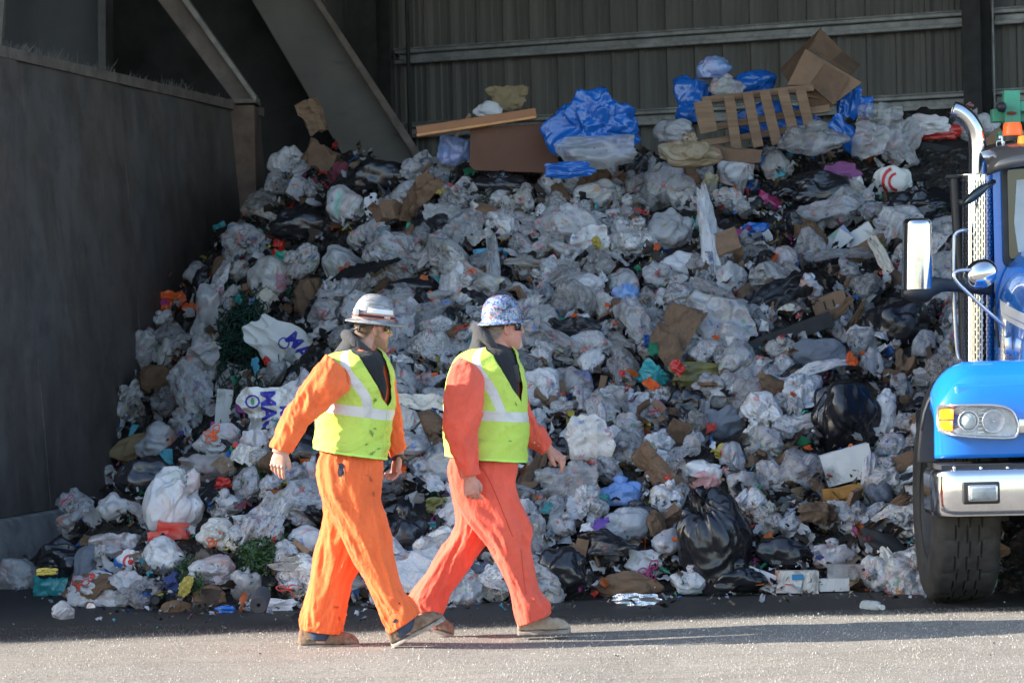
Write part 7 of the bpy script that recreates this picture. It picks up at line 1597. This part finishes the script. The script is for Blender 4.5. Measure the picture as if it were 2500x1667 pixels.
cwp = ground(2385, 1466); xw0 = P(2276, 1300, cwp.y - .3).x; xw1 = P(2444, 1400, cwp.y - .3).x
wheel((xw0 + xw1) / 2, cwp.y + .12, xw1 - xw0); wheel(2 * XC - (xw0 + xw1) / 2, cwp.y + .12, xw1 - xw0)
for sx in (-1, 1):
    for yy in (25.2, 26.5): wheel(XC + sx * 1.0, yy, .5)
# axle, springs, mud flap underneath
mb = MB(); mb.tube([(XC - .95, cwp.y + .12, .55), (XC + .95, cwp.y + .12, .55)], .07, 12); mb.rbox((XC - .45, 19.4, .70), (.05, 1.2, .10), .02); mb.rbox((XC + .45, 19.4, .70), (.05, 1.2, .10), .02); mb.rbox((XC, 20.2, .85), (.5, .9, .35), .05); mb.rbox((XC, 23, .85), (.45, 4, .12), .03)
mb.build('chassis', simple('chassis_black', (.012, .012, .013), .7), TRK, smooth=True, sharp=40)
MB().box((XC - .95, 19.95, .75), (.28, .012, .35)).build('mud_flap', M_TRIM, TRK)
# ---- cab
YC = 20.2
def Wc(u, v, D): return P(u, v, D)
xa = P(2425, 500, YC).x; zc0 = P(2450, 655, YC).z; zc1 = P(2450, 395, YC).z
hw = XC - xa
V = []; sec = []
mbk = MB()
def cabring(y, w, z0, z1, r=.10):
    pts = []
    for (cx_, cz_, a0) in ((w - r, z1 - r, 0), (-(w - r), z1 - r, 90)):
        for i in range(7): a = math.radians(a0 + 15 * i); pts.append(Vector((XC + cx_ + r * math.cos(a), y, cz_ + r * math.sin(a))))
    return [Vector((XC + w, y, z0))] + pts + [Vector((XC - w, y, z0))]
cw_ = lambda y: XC - xa * y / YC
rings = [cabring(YC, hw, 1.15, zc1 + .03), cabring(YC + .12, cw_(YC + .12), 1.15, zc1 + .10), cabring(YC + .5, cw_(YC + .5), 1.15, zc1 + .14), cabring(YC + 1.7, cw_(YC + 1.7), 1.15, zc1 + .14)]
n = len(rings[0]); V = [p for r in rings for p in r]; F = [(i * n + j, i * n + (j + 1), (i + 1) * n + j + 1, (i + 1) * n + j) for i in range(3) for j in range(n - 1)] + [tuple(range(3 * n, 4 * n))]
F += [tuple(range(n))[::-1]]
cab = mk('cab', V, F, M_BLUE, TRK, sharp=40)
# windscreen: glass with rubber gasket and a painted pale reflection
zg0, zg1 = zc0, zc1; xg0 = P(2446, 500, YC - .02).x
def plate(x0, x1, z0, z1, y, r, th):
    mb = MB(); pts = []
    for cx_, cz_, a0 in ((x1 - r, z1 - r, 0), (x0 + r, z1 - r, 90), (x0 + r, z0 + r, 180), (x1 - r, z0 + r, 270)):
        for i in range(6): a = math.radians(a0 + 18 * i); pts.append((cx_ + r * math.cos(a), y, cz_ + r * math.sin(a)))
    return mb.poly(pts, (0, th, 0))
ws = plate(xg0 - .0, 2 * XC - xg0, zg0 - .01, zg1 + .0, YC - .035, .07, .02).build('windscreen_gasket', M_TRIM, TRK, bevel=.006)
plate(xg0 + .035, 2 * XC - xg0 - .035, zg0 + .03, zg1 - .02, YC - .045, .06, .008).build('windscreen', M_TG, ws)
# pale plate over the glass at its right: a reflection painted as colour
MB().poly([P(2482, 440, YC - .05), P(2560, 430, YC - .05), P(2560, 612, YC - .05), P(2486, 616, YC - .05), P(2476, 545, YC - .05)], (0, .003, 0)).build('screen_reflection', simple('painted_reflection', (.42, .48, .50), .5, var=.1, bump=0), ws)
MB().tube([P(2472, 634, YC - .08), P(2520, 628, YC - .09), P(2600, 622, YC - .1)], .008, 8).build('wiper', M_TRIM, ws, smooth=True)
# visor over the windscreen
V = []; 
for (dy, z) in ((-.30, zc1 - .035), (-.33, zc1 + .0), (-.30, zc1 + .045), (-.1, zc1 + .12), (.1, zc1 + .15)):
    for k in range(21):
        s = -1 + 2 * k / 20; V.append(Vector((XC + s * (hw + .06), YC + dy + .16 * s ** 4, z - .06 * s ** 6)))
F = [(j * 21 + i, j * 21 + i + 1, (j + 1) * 21 + i + 1, (j + 1) * 21 + i) for j in range(4) for i in range(20)]
vis = mk('sun_visor', V, F, simple('visor_grey', (.10, .095, .09), .18, bump=0, coat=.5, var=.1), TRK); s_ = vis.modifiers.new('s', 'SOLIDIFY'); s_.thickness = .012; evalmods(vis)
# beacons
def beacon(u, v, D, w, h, m, name='beacon'):
    c = P(u, v, D); mb = MB(); mb.lathe([(.001, -h / 2), (w / 2, -h / 2), (w / 2 * 1.02, -h / 2 + .01), (w / 2 * .92, h / 2 - .02), (w / 2 * .8, h / 2 - .004), (.001, h / 2)], Matrix.Translation(c), 26)
    o = mb.build(name, m, TRK, smooth=True, sharp=40); MB().lathe([(.001, -h / 2 - .03), (w / 2 * 1.05, -h / 2 - .03), (w / 2 * 1.05, -h / 2 - .002), (.001, -h / 2 - .002)], Matrix.Translation(c), 26).build('beacon_base', M_TRIM, o, smooth=True, sharp=40)
beacon(2472, 315, YC + .1, .125, .085, M_BEA2); beacon(2498, 345, YC - .05, .075, .07, M_BEA, 'clearance_lamp')
mb = MB(); mb.tube([P(2432, 365, YC + .1), P(2434, 345, YC + .1), P(2500, 342, YC + .1), P(2600, 342, YC + .1)], .006, 6); mb.rbox(P(2449, 352, YC + .1), (.012, .012, .05), .004); mb.rbox(P(2456, 336, YC + .12), (.05, .03, .012), .004); mb.build('beacon_bracket', M_SILV, TRK, smooth=True)
# horn like dark fin on the roof corner
MB().ell(P(2445, 368, YC + .05), (.05, .10, .02), None, 14, 8).build('roof_fin', M_FLARE, TRK, smooth=True)
# ---- exhaust stack
YE = 20.35; e_t = [P(2326, 268, YE), P(2344, 275, YE), P(2366, 295, YE), P(2382, 325, YE), P(2387, 365, YE), P(2387, 400, YE), P(2387, 440, YE)]
r_e = (P(2409, 400, YE) - P(2366, 400, YE)).length / 2
tip = MB().tube(smoothpath(e_t, 10), r_e, 32, cap=False).build('exhaust_pipe', M_CHR, TRK, smooth=True); s_ = tip.modifiers.new('s', 'SOLIDIFY'); s_.thickness = .006; s_.offset = -1; evalmods(tip)
MB().tube([P(2327.5, 269, YE), P(2345, 276.5, YE)], r_e * .93, 28).build('pipe_bore', M_TRIM, tip, smooth=True)
gt, gb = P(2388, 428, YE), P(2388, 915, YE); rg = (P(2428, 600, YE) - P(2350, 600, YE)).length / 2; Hg = gt.z - gb.z
m = Mat('perforated_chrome'); uv = m.n('UVMap').outputs[0]; x, y, _ = m.sep(uv)
colw = m.math('MULTIPLY', x, 1 / .0165); ci = m.math('FLOOR', colw); fx = m.math('FRACT', colw); yy = m.math('ADD', m.math('MULTIPLY', y, 1 / .048), m.math('MULTIPLY', ci, .5)); fy = m.math('FRACT', yy)
slot = m.math('MULTIPLY', m.math('LESS_THAN', m.math('ABSOLUTE', m.math('SUBTRACT', fx, .5)), .21), m.math('LESS_THAN', m.math('ABSOLUTE', m.math('SUBTRACT', fy, .5)), .37)); slot = m.math('MULTIPLY', slot, m.math('LESS_THAN', y, Hg - .035)); slot = m.math('MULTIPLY', slot, m.math('GREATER_THAN', y, .03))
m.p(base=m.mix(slot, (.80, .80, .82), (.006, .006, .007)), metal=m.math('SUBTRACT', 1.0, slot), rough=m.mix(slot, (.10,) * 3, (.8,) * 3), spec=.2); M_PERF = m.m
V = []; F = []; UV = []; n = 48; R_ = 20
for i in range(R_ + 1):
    for k in range(n + 1): a = math.radians(-200 + 220 * k / n); V.append(Vector((gb.x + (gt.x - gb.x) * i / R_ + rg * math.cos(a), YE + rg * math.sin(a), gb.z + Hg * i / R_))); UV.append((a * rg, Hg * i / R_))
F = [(i * (n + 1) + k, i * (n + 1) + k + 1, (i + 1) * (n + 1) + k + 1, (i + 1) * (n + 1) + k) for i in range(R_) for k in range(n)]
gd = mk('heat_shield', V, F, M_PERF, TRK, fix=False); uvl = gd.data.uv_layers.new(name='UVMap'); lp = np.zeros(len(gd.data.loops), int); gd.data.loops.foreach_get('vertex_index', lp); uvl.data.foreach_set('uv', np.array(UV)[lp].ravel())
MB().tube([gb + Vector((0, .02, -.2)), gt + Vector((0, .02, -.01))], rg * .72, 24).build('silencer', M_SILV, gd, smooth=True)
mb = MB(); mb.tube([Vector((gb.x, YE, gt.z - .002)), Vector((gb.x, YE, gt.z + .006))], rg * 1.01, 30); mb.build('shield_cap', M_SILV, gd, smooth=True, sharp=40)
mb = MB(); mb.rbox(P(2416, 800, YE - .02), (.022, .02, .55), .006) ; mb.build('shield_bracket', M_SILV, gd, smooth=True, sharp=40)
# dark cab-side post, steps and grab rails
mb = MB(); mb.tube([P(2330, 430, YE + .1), P(2338, 560, YE + .1), P(2352, 720, YE + .1), P(2356, 900, YE + .1)], .035, 10); mb.rbox(P(2330, 431, YE + .08), (.055, .02, .012), .004); mb.tube([P(2308, 432, YE + .08), P(2424, 430, YE + .12)], .012, 8); mb.build('mirror_post', M_TRIM, TRK, smooth=True, sharp=40)
MB().tube(smoothpath([P(2362, 563, 20.1), P(2346, 563, 20.05), P(2333, 572, 20.05), P(2328, 592, 20.05), P(2328, 700, 20.05), P(2332, 800, 20.05), P(2337, 860, 20.05), P(2346, 884, 20.05), P(2364, 894, 20.1)], 6), .0125, 12).build('grab_rail', M_SILV, TRK, smooth=True)
# big chrome-backed mirror
mir = empty('x', (0, 0, 0)); bpy.data.objects.remove(mir)
YM = 19.9; V = []; c0, c1 = P(2239, 540, YM), P(2240, 712, YM); rw = (P(2277, 600, YM) - P(2201, 600, YM)).length / 2; n = 40; m_ = 22; Hm = (c0.z - c1.z) 
for i in range(m_ + 1):
    t = i / m_; f = (1 - (1 - min(1, t / .05)) ** 2) ** .5 if t < .05 else 1
    for k in range(n):
        a = 2 * math.pi * k / n; cs, sn = math.cos(a), math.sin(a); V.append(Vector((c0.x + (c1.x - c0.x) * t + rw * (.90 + .10 * t) * (.82 + .18 * f) * math.copysign(abs(cs) ** .7, cs), YM + .10 * math.copysign(abs(sn) ** .8, sn) * (.7 + .3 * f), c0.z + .015 - Hm * t)))
F = [(i * n + k, i * n + (k + 1) % n, (i + 1) * n + (k + 1) % n, (i + 1) * n + k) for i in range(m_) for k in range(n)] + [tuple(range(n))[::-1], tuple(range(m_ * n, m_ * n + n))]
mo = mk('side_mirror', V, F, M_CHR, TRK, sharp=60)
mb = MB()
mb.add(*loft([((2203, 706), (2203, 726), YM, .06), ((2225, 690), (2225, 736), YM, .09), ((2262, 676), (2262, 738), YM, .08), ((2285, 676), (2285, 720), YM, .06), ((2320, 680), (2320, 712), YM + .05, .045), ((2420, 686), (2420, 722), YM + .2, .045)], 40, 24, .8)); mb.build('mirror_arm', simple('arm_plastic', (.035, .037, .042), .45, bump=.05), mo, smooth=True)
# hood mirror
Rm = Matrix.Rotation(math.radians(-25), 3, 'Y'); cM = P(2394, 669, 19.0); rm_ = (P(2436, 669, 19.0) - P(2352, 669, 19.0)).length / 2
hm = MB().ell(cM, (rm_ * 1.02, rm_ * .8, rm_ * .84), Rm, 40, 26).build('hood_mirror', M_CHR, TRK, smooth=True)
MB().tube(smoothpath([P(2372, 659, 18.95), P(2345, 660, 18.95), P(2329, 668, 18.95), P(2334, 686, 18.95), P(2360, 712, 18.98), P(2400, 750, 19.0), P(2440, 785, 19.02), P(2453, 800, 19.03), P(2455, 822, 19.03)], 6), .0115, 12).build('mirror_stalk', M_SILV, hm, smooth=True)
MB().rbox(P(2461, 844, 19.05), (.022, .02, .052), .006).build('stalk_clamp', M_CHR, hm, smooth=True, sharp=40)
# small dark convex mirror
Rm = Matrix.Rotation(math.radians(-38), 3, 'Y'); sm_ = MB().ell(P(2383, 474, 19.95), (.105, .05, .030), Rm, 26, 14).build('convex_mirror', M_TG, TRK, smooth=True); MB().tube([P(2408, 456, 19.95), P(2426, 444, 20.1)], .016, 10).build('mirror_stem', M_TRIM, sm_, smooth=True)
MB().tube([P(2342, 495, 20.0), P(2358, 494, 19.97)], .022, 10).build('ball_joint', M_TRIM, sm_, smooth=True)
# hood side vent
for i in range(1): MB().rbox(P(2433, 800, 19.55), (.006, .02, .12), .004, Euler((0, math.radians(-6), 0))).build('side_vent', M_TRIM, TRK, smooth=True, sharp=40)
# ---- green compactor frame behind the cab
gz = P(2460, 252, 22.2); gg = MB()
gg.box(P(2475, 262, 22.2) + Vector((.35, 0, 0)), (.42, .08, .035)); gg.poly([P(2442, 262, 22.2), P(2600, 225, 22.2), P(2600, 245, 22.2), P(2442, 268, 22.2)], (0, .3, 0)); gg.box(P(2470, 300, 22.15), (.055, .05, .22)); gg.box(P(2452, 283, 22.25), (.09, .06, .045)); gg.box(P(2520, 283, 22.25), (.12, .06, .045)); gg.box(P(2470, 356, 22.2), (.10, .05, .10))
gg.box(Vector((4.45, 23.2, 2.0)), (.5, .6, .75)); gg.build('compactor_frame', M_GRN, TRK, bevel=.006)
MB().tube([P(2445, 262, 22.0), P(2445, 262, 22.6)], .035, 16).build('pivot_tube', M_TRIM, TRK, smooth=True)
patchp = MB().ell(P(2470, 277, 22.095), (.035, .006, .012), None, 14, 8).build('rust_spot', simple('rust_spot', (.22, .06, .03), .9), TRK, smooth=True)
MB().rbox((4.55, 25.5, 1.95), (.5, 2.0, .85), .05).build('compactor_body', M_GRN, TRK, smooth=True, sharp=40)
